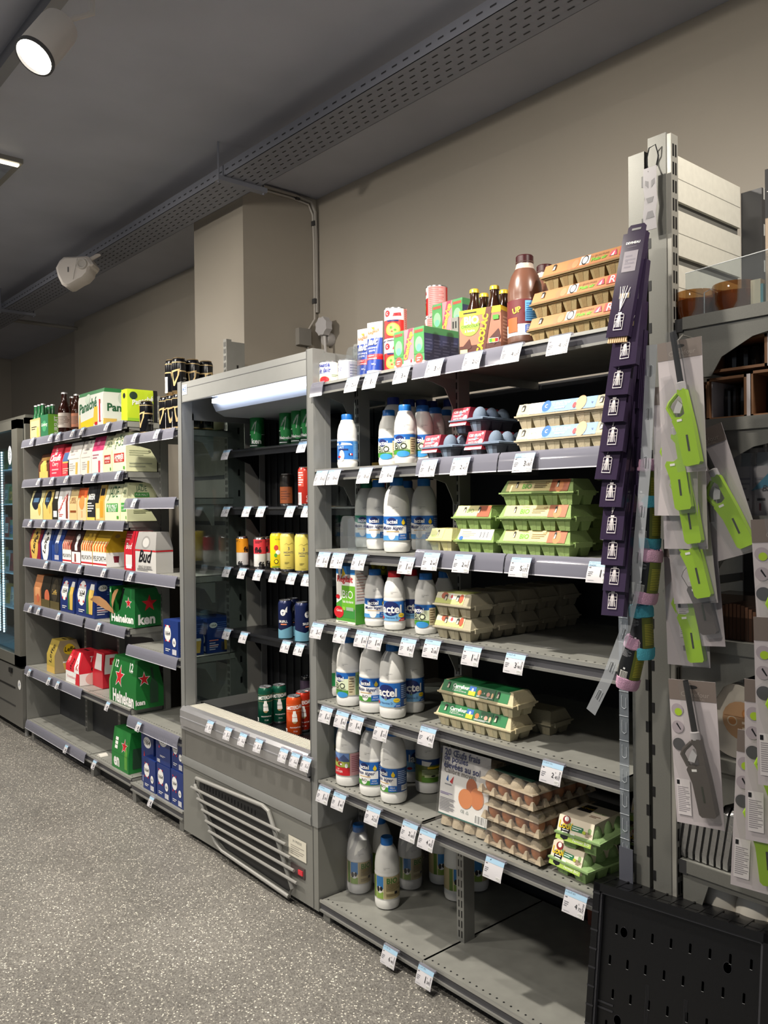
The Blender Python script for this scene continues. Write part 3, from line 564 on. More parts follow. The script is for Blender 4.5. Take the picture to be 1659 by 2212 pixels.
hein = lambda a: [hg, ('R', -1.1, .0, 1.1, .38, hd), ('R', -1.1, .375, 1.1, .39, w_), ('E', .1, .42, .28, .5, M('2a8f48', .3, .2)), ('P', [(.02, .4), (.05, .4), (.14, .75), (.12, .75)], w_), ('T', a, .0, .62, .42, w_, {'rot': 62, 'bold': .02}), ('T', 'Heineken' if a == 'HEINEKEN' else 'ken', .12, .2, .66 if a == 'HEINEKEN' else .45, w_, {'bold': .03}), ('L', -.3, .06, .4, .1, 1, w_)]
kcan('heineken', .033, .168, hein('HEINEKEN'), lid=M('1c5c34', .3, .6)); kcan('heineken_back', .033, .168, hein('ORIGINAL'), lid=M('1c5c34', .3, .6))
gk = M('0b0b10', .22, .2); gd = M('c9ae7c', .35, .3)
kcan('stout', .033, .166, [gk, ('R', -1.1, .60, 1.1, .635, gd), ('R', -1.1, .85, 1.1, .87, gd), ('P', [(-.2, .62), (.22, .68), (.18, .5), (-.02, .2), (-.1, .2), (-.16, .4)], gd), ('P', [(-.13, .58), (.13, .62), (.1, .48), (-.04, .3), (-.1, .42)], gk), ('T', 'GUINNESS', .62, .42, .5, M('d8d4cc')), ('L', .4, .3, .85, .36, 2, M('b8b4a8')), ('B', -.62, .05, -.36, .5)], lid=M('c8ac80', .25, .8))
kcan('fe_orange', .028, .145, [w_, ('R', -.9, .48, .9, .93, M('f0a022', .35)), ('T', 'fé', .34, .58, .26, k_, {'bold': .05}), ('T', 'fé', .04, .12, .24, k_, {'bold': .05}), ('T', 'fé', -.5, .12, .24, k_, {'bold': .05}), ('T', '25', .02, .84, .05, k_), ('L', -.2, .82, -.02, .9, 2, k_)])
kcan('fe_red', .028, .145, [w_, ('R', -.9, .48, .9, .93, M('e23f4c', .35)), ('T', 'fié', .05, .6, .34, k_, {'bold': .05}), ('T', 'fé', .22, .14, .28, k_, {'bold': .05}), ('L', -.1, .8, .25, .9, 3, k_), ('T', 'fé', .7, .6, .26, k_, {'bold': .05})])
kcan('yellow_cartoon', .033, .168, [M('f2d920', .35), ('T', 'REUBET', .2, .82, .3, M('5a8a20')), ('E', .1, .6, .1, .12, M('c8402a')), ('E', .18, .48, .1, .1, w_), ('E', .08, .4, .07, .09, gn), ('E', .1, .24, .1, .1, k_), ('E', .1, .24, .07, .07, M('f2d920', .35)), ('L', -.1, .08, .4, .12, 2, gn)])
kcan('monts', .033, .168, [M('e8d66a', .35), ('P', [(-.05, .68), (.1, .74), (.2, .7), (.35, .75), (.5, .68), (.35, .735), (.2, .69), (.1, .73)], M('9a8a40')), ('T', '3', .2, .6, .07, nv), ('T', 'MONTS', .2, .5, .42, nv, {'hmax': .08}), ('L', .02, .42, .38, .45, 1, nv), ('L', .02, .2, .22, .26, 3, M('7a7038')), ('L', .1, .1, .4, .12, 1, M('7a7038'))])
kcan('skoll', .031, .168, [M('1b2550', .3, .2), ('P', [(-1, .012), (1, .012), (1, .25), (.5, .32), (0, .22), (-.5, .3), (-1, .25)], M('7fb8d0', .3, .3)), ('E', .1, .68, .12, .14, w_), ('P', [(.16, .7), (.28, .68), (.3, .84), (.24, .8)], w_), ('T', 'T', .1, .66, .1, nv, {'bold': .03}), ('T', 'SKØLL', .1, .45, .42, w_, {'bold': .02}), ('R', .0, .36, .26, .39, M('f08a60'))])
ams = lambda c, d: [M(c, .25, .3), ('T', 'AMSTERDAM', .2, .74, .74, w_, {'bold': .02, 'rot': 6, 'ys': 1.6}), ('R', -.2, .8, .6, .805, gd), ('R', -.15, .64, .6, .646, gd), ('E', .22, .42, .1, .11, gd), ('P', [(.12, .58), (.3, .58), (.34, .4), (.12, .4)], w_), ('P', [(.16, .66), (.26, .66), (.28, .58), (.14, .58)], w_), ('R', .12, .5, .32, .51, M(c, .25, .3)), ('T', d, .25, .26, .44, w_), ('T', '11.6', .25, .17, .14, w_), ('B', -.36, .03, -.12, .22)]
kcan('ams_green', .032, .168, ams('0f4f3c', 'MAXIMATOR')); kcan('ams_orange', .032, .168, ams('d8501e', 'NAVIGATOR')); kcan('ams_red', .032, .168, ams('b8301c', 'NAVIGATOR'))
kcan('red_tall', .031, .168, [M('c03428', .3, .2), ('R', -.2, .5, .1, .9, M('d85a48', .3)), ('L', -.18, .52, .08, .88, 6, w_), ('B', -.2, .04, .0, .35), ('T', '50 CL', .25, .2, .3, w_, {'rot': 90})])
kcan('ruby', .031, .168, [M('b8342a', .3, .2), ('R', -1, .55, 1, 1, M('c49a48', .35, .2)), ('T', 'Leffe', .2, .72, .46, M('3a2410'), {'shear': .2, 'bold': .02}), ('T', 'RUBY', .2, .45, .2, w_), ('L', -.1, .25, .5, .32, 1, M('f0c8b8'))])
kcan('brown_box', .033, .15, [M('1a1410', .4), ('R', -.3, .1, .4, .6, M('8a4a28', .4)), ('L', -.2, .2, .3, .5, 4, M('5a2c18'))])
kcan('black_gold', .031, .168, [M('18181c', .3, .2), ('R', -1, .6, 1, .9, M('5a4a60', .3)), ('E', .15, .45, .16, .2, M('a88a50')), ('R', -1, .1, 1, .25, M('3a4a80', .3))])
kcan('blue_tall', .034, .2, [M('3f93cc', .35), ('L', .0, .6, .5, .66, 1, w_), ('L', 0, .35, .5, .4, 2, nv)], 'tin', M('3f93cc', .35), 'blue_drink_tin', 'tin')
kcan('yellow_tall', .02, .19, [M('e8e4d0', .35), ('R', -.6, 0, .6, .25, y_)], 'tin', M('e8e4d0', .35), 'white_yellow_tin', 'tin')
kcan('nestle', .037, .082, [w_, ('T', 'Nestlé', .0, .82, .5, M('2a3a9a'), {'bold': .03}), ('T', 'le lait', .02, .6, .52, M('2a3a9a'), {'shear': .4, 'bold': .02}), ('L', -.25, .46, .25, .5, 1, bl), ('E', .02, .16, .26, .16, M('e8c8a0')), ('E', .02, .18, .2, .12, r_), ('L', .3, .3, .6, .42, 2, M('8a9a60'))], 'tin', None, 'milk_tin', 'tin')
kcan('ete', .037, .082, [w_, ('T', 'été', -.2, .82, .2, M('6a6aa8')), ('T', 'lait', -.1, .6, .3, M('6a6aa8'), {'shear': .4}), ('R', .3, .1, .9, .9, M('b8b4c4')), ('L', .35, .2, .8, .8, 5, M('5a5a8a'))], 'tin', None, 'milk_tin', 'tin')
kcan('carti', .0375, .108, [M('d42a2a', .4), ('R', -.5, .62, .5, .97, M('f3f0e8')), ('R', .5, 0, 1.2, 1, M('e09a98')), ('L', .55, .1, 1.1, .95, 14, M('c86a6a')), ('E', -.1, .82, .11, .11, r_), ('T', 'c', -.1, .82, .07, w_), ('P', [(.1, .72), (.4, .74), (.38, .84), (.14, .82)], r_), ('T', 'CARTI-MELK', .0, .66, .5, w_), ('R', -.1, .57, .3, .61, nv), ('E', .1, .32, .26, .22, M('c89a3c')), ('E', .1, .33, .21, .17, M('dcc060')), ('E', .05, .38, .05, .05, gn), ('E', .18, .3, .05, .04, gn), ('E', .08, .26, .04, .03, M('b84028')), ('R', -.5, 0, .5, .05, w_)], 'tin', None, 'evaporated_milk_tin', 'tin')
# egg cartons: nx cups along the front, ny deep
def carton(r, nx, ny, base, cup, sleeve, fr, h=.068, topart=None, bumps=0, pitch=.048):
    L, W = nx*pitch+.008, ny*.052; hz = h*.51
    B = M(base, .8, bump=.5, bscale=250); C = M(cup, .8, bump=.5, bscale=250)
    q = LMB()
    for i in range(nx):
        for j in range(ny):
            x = (i-(nx-1)/2)*pitch; y = (j-(ny-1)/2)*.05
            q.frus((.0165, .0155), (.0235, .0245), 0, hz*.92, C, x, y); q.frus((.006, .0162), (.0095, .0252), .001, hz*.92, B, x-.004, y)
    q.box(-L/2, L/2, -W/2, W/2, hz*.8, hz*.86, C); q.build('cup_tray', r)
    q = LMB(); q.frus((L/2+.004, W/2+.004), (L/2+.004, W/2+.004), hz*.9, hz*1.02, B)
    if bumps:
        s0 = -L/2+.004; q.frus((L/2, W/2), (L/2-.006, W/2-.008), hz*1.02, hz*1.12, B)
        for i in range(nx):
            for j in range(ny): q.blob(((i-(nx-1)/2)*pitch, (j-(ny-1)/2)*.05, hz*1.05), (.0262 if ny == 2 else .0225, .0235, h-hz*1.05), B, 18, 10)
    else:
        q.frus((L/2, W/2), (L/2-.011, W/2-.017), hz*1.02, h, B)
        for sx in (-1, 1): q.frus((.009, W/2-.001), (.006, W/2-.018), hz*1.02, h+.0015, B, sx*(L/2-.02))
        for sx in (-1, 1): q.box(sx*(L/2+.003)-.004, sx*(L/2+.003)+.004, -W/2+.015, W/2-.015, hz*.7, hz*1.1, B)
    q.build('lid', r)
    q = LMB(); a, b_ = sleeve                      # label from u=a to u=b as a fraction of the front length
    x0 = -L/2+a*L; x1 = -L/2+b_*L; ww = x1-x0
    if bumps:
        y0, z0, y1, z1 = -W/2-.005, hz*.55, -W/2+.016, h+.001; fm = flat((x0, y0, z0), (1, 0, 0), (0, y1-y0, z1-z0))
        q.prism([(y0, z0), (y1, z1), (-y1, z1), (-y0, z0)], 'x', x0, x1, fr[0]); q.art(fr[1:], fm, ww, math.hypot(y1-y0, z1-z0))
        if topart: q.art(topart, flat((x0, y1, z1), (1, 0, 0), (0, 1, 0)), ww, -2*y1)
    else:
        sl = math.hypot(.017, h-hz*1.02); fm = flat((x0, -W/2, hz*1.02), (1, 0, 0), (0, .017, h-hz*1.02))
        q.add([fm(0, .003, .0008), fm(ww, .003, .0008), fm(ww, sl, .0008), fm(0, sl, .0008)], [(0, 1, 2, 3)], fr[0])
        q.add([fm(0, sl, .0008), fm(ww, sl, .0008), (x1, W/2-.017, h+.0016), (x0, W/2-.017, h+.0016)], [(0, 1, 2, 3)], fr[0])
        q.art(fr[1:], fm, ww, sl, base=.001)
    q.build('label', r)
def kc(k, *a): KINDS[k] = ('egg_carton', 'egg carton', carton, a)
hole = lambda u, v=.62, s=.018, c='1d1812': [('P', [(u-s, v-.26), (u+s, v-.26), (u+s, v+.2), (u+s*.3, v+.28), (u-s, v+.22)], M(c)), ('P', [(u-s*.9, v-.26), (u+s*.6, v-.26), (u+s*.6, v+.05), (u-s*.3, v+.08)], M('d8d0b8'))]
kc('blue12', 6, 2, 'b9ad93', 'b3a88e', (.0, 1), [M('c6bba2', .8)]+[('R', .14, .04, .34, 1, w_), ('R', .3, .04, .88, 1, M('7ea6dc', .5)), ('T', 'OUI', .2, .74, .06, gn, {'hmax': .16}), ('T', 'BON!', .2, .52, .09, gn, {'hmax': .18}), ('E', .335, .6, .05, .06, bl), ('T', 'c', .335, .6, .03, w_), ('T', '12 ŒUFS FRAIS', .5, .74, .2, w_, {'bold': .02}), ('T', 'DE POULES ELEVEES', .49, .56, .16, w_), ('R', .44, .26, .55, .42, w_), ('T', 'AU SOL', .495, .34, .08, bl), ('E', .72, .55, .055, .075, M('e0a878')), ('E', .655, .4, .02, .03, r_), ('T', 'v', .84, .45, .02, nv)]+hole(.07)+hole(.93))
kc('brown12', 6, 2, '8f7850', '9a875f', (0, 1), [M('b8804e', .5)]+[('R', 0, 0, 1, .1, M('a8603a')), ('E', .3, .42, .035, .045, M('d87a50')), ('E', .35, .46, .035, .045, M('dc8a60')), ('R', .4, .2, .5, .92, M('f0ece4')), ('E', .45, .56, .036, .05, k_), ('E', .45, .56, .027, .038, w_), ('T', 'Plein air', .6, .42, .16, M('7ab83c'), {'bold': .04}), ('T', '12 ŒUFS FRAIS', .6, .7, .18, M('7a4a2c')), ('T', 'R', .85, .55, .05, w_, {'bold': .05}), ('P', [(.7, .3), (.78, .3), (.76, .8), (.72, .7)], M('d8506a')), ('P', [(.72, .3), (.75, .3), (.75, .7)], w_), ('R', .8, .2, .92, .9, M('c85048')), ('T', 'R', .86, .55, .06, w_), ('R', .92, .1, 1, .4, M('9ac86a')), ('E', .95, .7, .04, .05, M('a8502c'))]+hole(.12))
gb = [M('e0cf94', .6), ('T', 'Carrefour', .34, .86, .12, gn, {'hmax': .12}), ('T', 'BIO', .34, .48, .15, M('6ab03c'), {'bold': .03, 'hmax': .5}), ('L', .46, .3, .68, .75, 3, M('8a7040')), ('R', .72, .02, 1, 1, M('b56a48')), ('E', .86, .42, .06, .08, M('cf8550')), ('T', 'x10', .66, .8, .06, M('8a5030'))]+hole(.17)+hole(.83)
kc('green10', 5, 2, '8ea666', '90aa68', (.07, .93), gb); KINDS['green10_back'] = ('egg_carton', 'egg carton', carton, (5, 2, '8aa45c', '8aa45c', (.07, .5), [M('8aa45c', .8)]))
kc('green6', 3, 2, '8ca660', '8fab64', (.06, .94), [M('e6dca0', .6), ('R', .65, .02, 1, 1, M('a8583a')), ('T', 'BIO', .42, .55, .2, gn, {'hmax': .4})]+hole(.25, .62, .035)+hole(.68, .62, .035))
kc('green6_side', 3, 2, '8ca660', '8fab64', (.06, .94), [M('ece6cc', .6), ('L', .08, .25, .5, .85, 4, M('9a9a80')), ('E', .1, .2, .06, .05, bl), ('B', .62, .15, .95, .85)])
kc('pale4', 2, 2, 'c9c48c', 'c6c092', (.05, .6), [M('e2d690', .6), ('T', 'BIO', .3, .3, .3, gn, {'hmax': .3})]+hole(.6, .62, .06))
kc('beige6', 3, 2, 'b0a890', 'a39b84', (0, .78), [M('d6dc84', .6), ('R', 0, .5, 1, 1, M('d8d2b8')), ('R', .48, .45, .62, 1, M('e8e4d8')), ('T', 'e', .55, .72, .09, r_, {'bold': .04}), ('E', .3, .75, .12, .09, M('a85030')), ('E', .9, .6, .07, .12, M('c0502c'))]+hole(.36, .6, .05)+hole(.78, .6, .05))
kc('beige6_plain', 3, 2, '948c78', '8f8774', (0, .5), [M('948c78', .8)])  # darker copy of beige6 for the back rows, shade put into its colours
cf = [M('1f7a44', .5), ('T', 'Carrefour', .29, .66, .25, w_, {'bold': .03, 'hmax': .4}), ('T', '12', .195, .35, .035, w_, {'hmax': .3}), ('T', 'ŒUFS FRAIS', .26, .42, .09, w_), ('T', 'ELEVES EN PLEIN AIR', .3, .28, .17, w_), ('R', .42, .5, .52, .9, bl), ('R', .42, .14, .52, .5, y_), ('E', .47, .6, .015, .02, w_), ('R', .54, .1, .8, .95, M('1a5c38')), ('E', .58, .5, .03, .03, M('c8783c')), ('T', '+', .62, .45, .012, w_), ('T', 'v', .65, .5, .02, w_), ('E', .71, .48, .025, .025, M('d8a090')), ('E', .77, .45, .015, .03, M('e8c090')), ('L', .55, .12, .8, .28, 2, w_)]+hole(.1)+hole(.85)
kc('carref12', 6, 2, 'cfc3a0', 'c0b898', (.03, .93), cf); kc('carref_back', 6, 2, '8f8972', '8f8972', (.0, .3), [M('1a5a34', .6)])  # carref_back is the same box coloured darker, as it looks in shade
kc('grey4', 2, 3, '6f7f93', '4a5260', (.0, .52), [M('d03a4c', .45), ('T', 'CES ŒUFS', .45, .78, .7, w_, {'bold': .03}), ('L', .1, .5, .75, .62, 2, w_), ('T', 'JUSTE PRIX', .45, .38, .6, w_), ('E', .85, .42, .12, .12, w_), ('R', 0, 0, 1, .12, M('e8e0e4')), ('E', .88, .85, .06, .06, w_)], .075, None, 1, .062)
loue = [M('eee2cc', .5), ('R', 0, 0, 1, .24, M('a9c85a')), ('T', 'Fermier BiO', .72, .12, .46, w_, {'hmax': .18}), ('P', [(.1, .62), (.38, .62), (.34, .1), (.24, .02), (.13, .1)], k_), ('E', .23, .86, .11, .1, M('8a2a2a')), ('E', .23, .9, .06, .06, w_), ('T', 'Loué', .24, .64, .40, y_, {'bold': .02, 'ys': 1.15}), ('L', .15, .2, .33, .5, 3, w_), ('R', .4, .5, .72, .72, M('2c7a50')), ('L', .42, .53, .7, .7, 2, w_), ('E', .76, .55, .05, .04, M('b8c83a')), ('L', .8, .4, .98, .62, 4, M('8a6a58')), ('R', .4, .2, .52, .38, w_), ('T', 'AB', .46, .28, .08, gn)]
kc('loue', 2, 3, '8fae74', '86a66a', (.0, .82), loue, .078, [('P', [(.1, .5), (.5, .5), (.45, .9), (.15, .9)], k_), ('T', 'Loué', .3, .72, .34, y_, {'bold': .02}), ('T', 'ŒUFS BiO', .72, .6, .36, gn), ('L', .6, .3, .9, .42, 2, M('8a6a58'))], 1, .062)
def tray20(r, label=0):
    P = M('b3a48c', .85, bump=.6, bscale=260); E = M('b9764a', .5, vary=.12, bscale=30); nx, ny, p = 4, 5, .0505; L, W = nx*p+.004, ny*p+.004
    q = LMB(); q.frus((L/2-.012, W/2-.012), (L/2-.006, W/2-.006), 0, .006, P); q.frus((L/2, W/2), (L/2+.001, W/2+.001), .006, .012, P)
    for i in range(nx+1):
        for j in range(ny+1):
            if i in (0, nx) or j in (0, ny): x = (i-nx/2)*(p+.001); y = (j-ny/2)*(p+.001); q.frus((.010, .010), (.003, .003), .010, .030, P, x*.96, y*.96)
    q.build('bottom_tray', r)
    for i in range(nx):
        for j in range(ny):
            if i in (0, nx-1) or j == 0:
                q = LMB(); q.blob(((i-(nx-1)/2)*p, (j-(ny-1)/2)*p, .034), (.0225, .0225, .027), E, 16, 10); q.build('egg', r)
    q = LMB()
    q.frus((L/2, W/2), (L/2-.003, W/2-.003), .047, .050, P)
    for i in range(nx):
        for j in range(ny):
            x = (i-(nx-1)/2)*p; y = (j-(ny-1)/2)*p; q.lathe([(.0245, .048), (.022, .056), (.016, .066), (.011, .0705), (.0001, .071)], P, 12, (x, y, 0))
    q.build('lid', r)
    q = LMB(); q.box(-L/2-.002, L/2+.002, -W/2-.002, W/2+.002, .007, .0725, GLASS('shrink_wrap', 'fafafa', .9, .03, .12)); q.build('wrap', r)
    if label: q = LMB(); q.box(-L/2+.03, L/2-.03, -W/2+.03, W/2-.01, .0715, .074, M('1e3a30', .35)); q.build('label', r)
KINDS['tray20'] = ('egg_tray', 'egg tray', tray20, (0,)); KINDS['tray20_top'] = ('egg_tray', 'egg tray', tray20, (1,))
# ---------------- price tags ----------------
TAGK = {}
def price_tag(px, price, line, Y, z, label, group, w=.068, h=.052, head='9fc0d8', drop=.006, pos=None):
    k = (price, line, w)
    if k not in TAGK:
        q = LMB(); fm0 = lambda u, v, o: (-w/2+u, -.012-.016*(1-(v/h))**1.5*(v < h)-o if v < h else -.012-o, v-h)
        def fm(u, v, o): t = 1-v/h; return (-w/2+u, -.004-.020*math.sin(min(1, max(0, t))*1.25)-o, v-h)
        for s in range(5): q.add([fm(0, h*s/5, 0), fm(w, h*s/5, 0), fm(w, h*(s+1)/5, 0), fm(0, h*(s+1)/5, 0)], [(0, 1, 2, 3)], M('cbc9cd', .35))
        it = [('R', 0, .76, 1, 1, M(head, .4)), ('T', line[0], .04+.22+.0, .92, .44, M('3a4a5c'), {'hmax': .09}), ('L', .06, .66, .2, .76, 1, M('555560')), ('L', .06, .3, .26, .55, 3, M('77777e')), ('L', .06, .1, .5, .15, 1, M('aaaab0')), ('B', .72, .06, .93, .24)]
        if len(line) > 1: it.append(('T', line[1], .2, .81, .3, M('3a4a5c'), {'hmax': .08}))
        if price:
            a, b_ = price; it += [('T', a, .6, .46, .105, k_, {'hmax': .34}), ('T', '€', .71, .6, .04, k_), ('T', b_, .78, .4, .14, k_, {'hmax': .22}), ('L', .88, .3, .94, .7, 6, M('3a3a40'))]
        if w > .05: q.art(it, fm, w, h, creases=(h*.2, h*.4, h*.6, h*.8))
        else: q.art([('R', 0, .76, 1, 1, M(head, .4)), ('R', .55, .3, .8, .6, M('55555c')), ('L', .1, .3, .35, .6, 2, M('88888e')), ('R', .6, .08, .9, .22, M('55555c'))], fm, w, h, creases=(h*.2, h*.4, h*.6, h*.8))
        o = q.build('price_tag'); TAGK[k] = o
        q = LMB(); q.box(-w/2-.001, w/2+.001, -.005, .004, -.004, .0025, GLASS('clip_plastic', 'e8e8ee', .9, .35, .1, 'b8b8c4')); q.build('clip', o)
    else: o = clone(TAGK[k])
    if pos is None: x = CX(px, Y-.01, z-h/2)
    else: x = pos
    o.location = (x, Y, z+drop-.0)
    for kk in ('group',):
        if kk in o: del o[kk]
    return tag(o, label, 'price tag', group)
# ---------------- placing products: right unit ----------------
def ONZ(px, py, z, r):
    d = Vv+RV*((px-CXP)/F_PX)-UV*((py-CYP)/F_PX); P = Vector((0, 0, EYE))+d*((z-EYE)/d.z)
    h = Vector((P.x, P.y, 0)).normalized(); P = P+h*r; return Vector((P.x, max(P.y, FY+r*1.03+.004), z))
def COLP(px, Y, z): return Vector((CX(px, Y, z), Y, z))
Z1, Z2, Z3, Z4, Z5, Z6, Z7 = [a for a, b_ in RS]; R1, R2, R3, R4, R5, R6, R7 = [b_ for a, b_ in RS]
B = 'milk bottles on the shelves'
# shelf 3 (z .80)
put('lait_green', COLP(716, 1.862, Z3+.001), 'one litre bottle with a green label, far left and half hidden by the next bottle')
put('bio', ONZ(748, 1529, Z3+.001, .0445), 'one litre BiO bottle just right of the half hidden green label bottle')
put('matin_bio', ONZ(801, 1543, Z3+.001, .0445), 'one litre Matin léger bottle directly left of the large Vitamine D bottle')
put('vitd', ONZ(849, 1555, Z3+.001, .0445), 'one litre milk bottle with large blue Vitamine D label, frontmost beside the green egg boxes')
put('vitd', COLP(889, 1.915, Z3+.001), 'one litre milk bottle with blue label standing in shade behind the Vitamine D bottle', rz=.5)
# shelf 2 (z .51)
put('cow_red', ONZ(753, 1701, Z2+.001, .0445), 'one litre milk bottle with a cow picture above a red band')
put('matin_bio', ONZ(805, 1723, Z2+.001, .0445), 'Matin léger BiO bottle directly right of the red cow bottle', rz=-.1)
put('matin_bio', ONZ(851, 1739, Z2+.001, .0445), 'Matin léger BiO bottle, frontmost on the shelf left of the vertical egg tray', rz=-.35)
put('mountain', COLP(925, 1.985, Z2+.001), 'one litre milk bottle with a dark green and yellow back label in the shade', rz=.25)
put('vitd', COLP(888, 2.02, Z2+.001), 'milk bottle half hidden in shade between the front bottles and the dark green label', rz=1.2)
put('mountain', COLP(951, 2.12, Z2+.001), 'milk bottle deepest in shade behind the vertical egg tray', rz=1.2)
# base shelf
put('bio_cow', ONZ(776, 1934, Z1+.001, .0445), 'one litre milk bottle wrapped in torn clear film on the bottom shelf', rz=.5)
put('bio_cow', ONZ(837, 1968, Z1+.001, .0445), 'unwrapped one litre bottle with cow and blue sky label on the bottom shelf', rz=.25)
put('bio_cow', ONZ(886, 1925, Z1+.001, .0445), 'one litre milk bottle in film at the back right of the bottom shelf group', rz=.6)
put('bio_cow', COLP(822, 2.035, Z1+.001), 'milk bottle in film hidden behind the unwrapped one on the bottom shelf', rz=.9)
put('bio_cow', COLP(952, 2.2, Z1+.001), 'brown label bottle in deep shade left of the slotted post on the bottom shelf', rz=.9)
put('bio_cow', COLP(986, 2.15, Z1+.001), 'brown label bottle in deep shade directly behind the slotted post', rz=.9)
put('bio_cow', COLP(1030, 2.26, Z1+.001), 'dim bottle in deep shade right of the slotted post on the bottom shelf', rz=.9)
fm_ = GLASS('wrapping_film', 'f2f2f4', .9, .10, .12, 'c8c8cc')
def film(P, label, flap=1):
    q = LMB(); n = 26; rows = []
    for k in range(9):
        z = .004+.235*k/8; R = .049-.024*max(0, (k-4)/4)**1.4
        rows.append([((R+.003*math.sin(a*5+k*1.7)+.002*math.sin(a*11-k*2.3))*math.cos(2*PI*a/n), (R+.003*math.sin(a*4+k*2.1)+.002*math.cos(a*7+k))*math.sin(2*PI*a/n), z+.003*math.sin(a*3)) for a in range(n)])
    vs = [p for r in rows for p in r]; fs = [(k*n+a, k*n+(a+1) % n, (k+1)*n+(a+1) % n, (k+1)*n+a) for k in range(8) for a in range(n)]
    q.add(vs, fs, fm_)
    if flap: q.add([(-.05, -.01, .24), (-.075, -.02, .17), (-.045, -.03, .19), (-.02, .01, .262), (.03, .012, .26), (.06, -.01, .205), (.03, -.03, .20)], [(0, 1, 2), (0, 2, 3), (3, 4, 5), (3, 5, 6)], fm_)
    o = q.build('film_wrap'); o.location = P; return tag(o, label, 'plastic film', None)
film(ONZ(776, 1934, Z1+.001, .0445), 'torn clear film wrapped round the left bottle on the bottom shelf'); film(ONZ(886, 1925, Z1+.001, .0445), 'clear film over the back right bottle on the bottom shelf', 0)
# shelf 4 (z 1.088)
def milkbox(r):
    w, d, h = .105, .06, .20; q = LMB(); q.box(-w/2, w/2, -d/2, d/2, 0, h, M('f2efe8', .4)); q.quad([(-w/2, -d/2, h), (w/2, -d/2, h), (w/2, 0, h+.012), (-w/2, 0, h+.012)], M('3a86c8', .4))
    q.art([('R', 0, .86, 1, 1, M('2d7cc4')), ('P', [(.35, .98), (.3, .8), (.5, .86)], y_), ('P', [(.1, .99), (.28, .99), (.24, .84), (.14, .84)], w_), ('R', 0, .04, 1, .34, gn), ('P', [(0, .34), (.3, .42), (1, .36), (1, .3), (0, .3)], gn), ('R', .3, .24, 1, .66, M('6ab02e')), ('R', .3, .1, 1, .26, M('3a8a3c')), ('T', 'Régilait', .47, .76, .84, r_, {'bold': .02, 'shear': .1}), ('T', 'BiO', .62, .51, .56, w_, {'hmax': .14}), ('T', 'lait écrémé', .64, .385, .56, w_, {'bold': .01}), ('R', .34, .23, .5, .29, M('8cc63c')), ('R', .54, .23, .92, .29, M('9ab09a')), ('E', .14, .19, .26, .2, r_), ('T', 'Génial', .17, .22, .3, w_), ('E', .1, .46, .1, .07, r_), ('T', '300 g / 3 L LITRES DE LAIT', .5, .02, .86, M('555555')), ('R', 0, .0, 1, .04, M('efe9d8')), ('L', .1, .01, .9, .035, 1, k_)], flat((-w/2, -d/2, 0), (1, 0, 0), (0, 0, 1)), w, h)
    q.art([('R', 0, 0, 1, .35, gn), ('L', .1, .4, .9, .9, 10, M('c8a8a0'))], sideR(w/2, -d/2, 0), d, h); q.build('carton', r)
KINDS['milkbox'] = ('milk_powder_box', 'carton', milkbox, ())
put('milkbox', COLP(762, FY+.05, Z4+.001), 'tall red, white and green powdered milk carton at the left of the fourth shelf')
for px, Y, k, lb, rz in ((811, 1.83, 'matin_small', 'half litre blue capped bottle right of the tall powdered milk carton', .35), (853, 1.822, 'vitd_small', 'half litre bottle with a red cap in front of another red cap', .15), (889, 1.90, 'vitd_small', 'half litre bottle with a red cap in shade behind the other red capped bottle', .5), (921, 1.83, 'bio_small', 'half litre BiO bottle directly left of the two beige egg boxes', .1), (962, 1.92, 'bio_small', 'half litre bottle in shade behind the beige egg boxes', 1.2)):
    put(k, COLP(px, Y, Z4+.001), lb, rz)
# shelf 5 (z 1.343)
for px, Y, k, lb, rz in ((793, 1.965, 'matin_green', 'one litre bottle with green cap at the left of its row', .2), (819, 1.905, 'matin_blue', 'one litre Matin léger bottle between the green cap and the frontmost bottle', .15), (858, 1.825, 'matin_blue', 'frontmost one litre Matin léger bottle on the shelf above the powdered milk carton', .15), (917, 1.96, 'matin_blue', 'shaded one litre Matin léger bottle right of the trio on its shelf', .1), (880, 2.09, 'matin_blue', 'one litre bottle hidden deep behind the front Matin léger bottle', .1)):
    put(k, COLP(px, Y, Z5+.001), lb, rz)
# shelf 6 (z 1.63)
for px, Y, k, lb, rz in ((751, 1.84, 'lait_small', 'half litre blue label bottle standing alone at the left end of its shelf', .35), (841, 1.875, 'bio_small', 'left half litre BiO bottle of the front pair on the second shelf from top', .2), (876, 1.82, 'bio_small', 'right half litre BiO bottle of the front pair on the second shelf from top', .3), (914, 1.88, 'bio_small', 'half litre BiO bottle beside the red and grey egg boxes', .3), (941, 1.955, 'bio_small', 'half litre bottle in shade behind the red and grey egg boxes', .5), (963, 2.03, 'bio_small', 'deep shaded half litre bottle behind the red and grey egg boxes', .5)):
    put(k, COLP(px, Y, Z6+.001), lb, rz)
for px, Y, lb in ((851, 1.935, 'navy capped one litre bottle rising behind the BiO pair'), (885, 2.02, 'one litre bottle in shade, second of the back row behind the BiO pair'), (912, 2.06, 'one litre bottle in shade, third of the back row behind the BiO pair'), (935, 2.12, 'one litre bottle in shade, fourth of the back row behind the BiO pair'), (972, 2.14, 'one litre bottle in shade beside the slotted post on the second shelf from top')):
    o = put('navy' if 'navy' in KINDS else 'vitd', COLP(px, Y, Z6+.001), lb, .6)
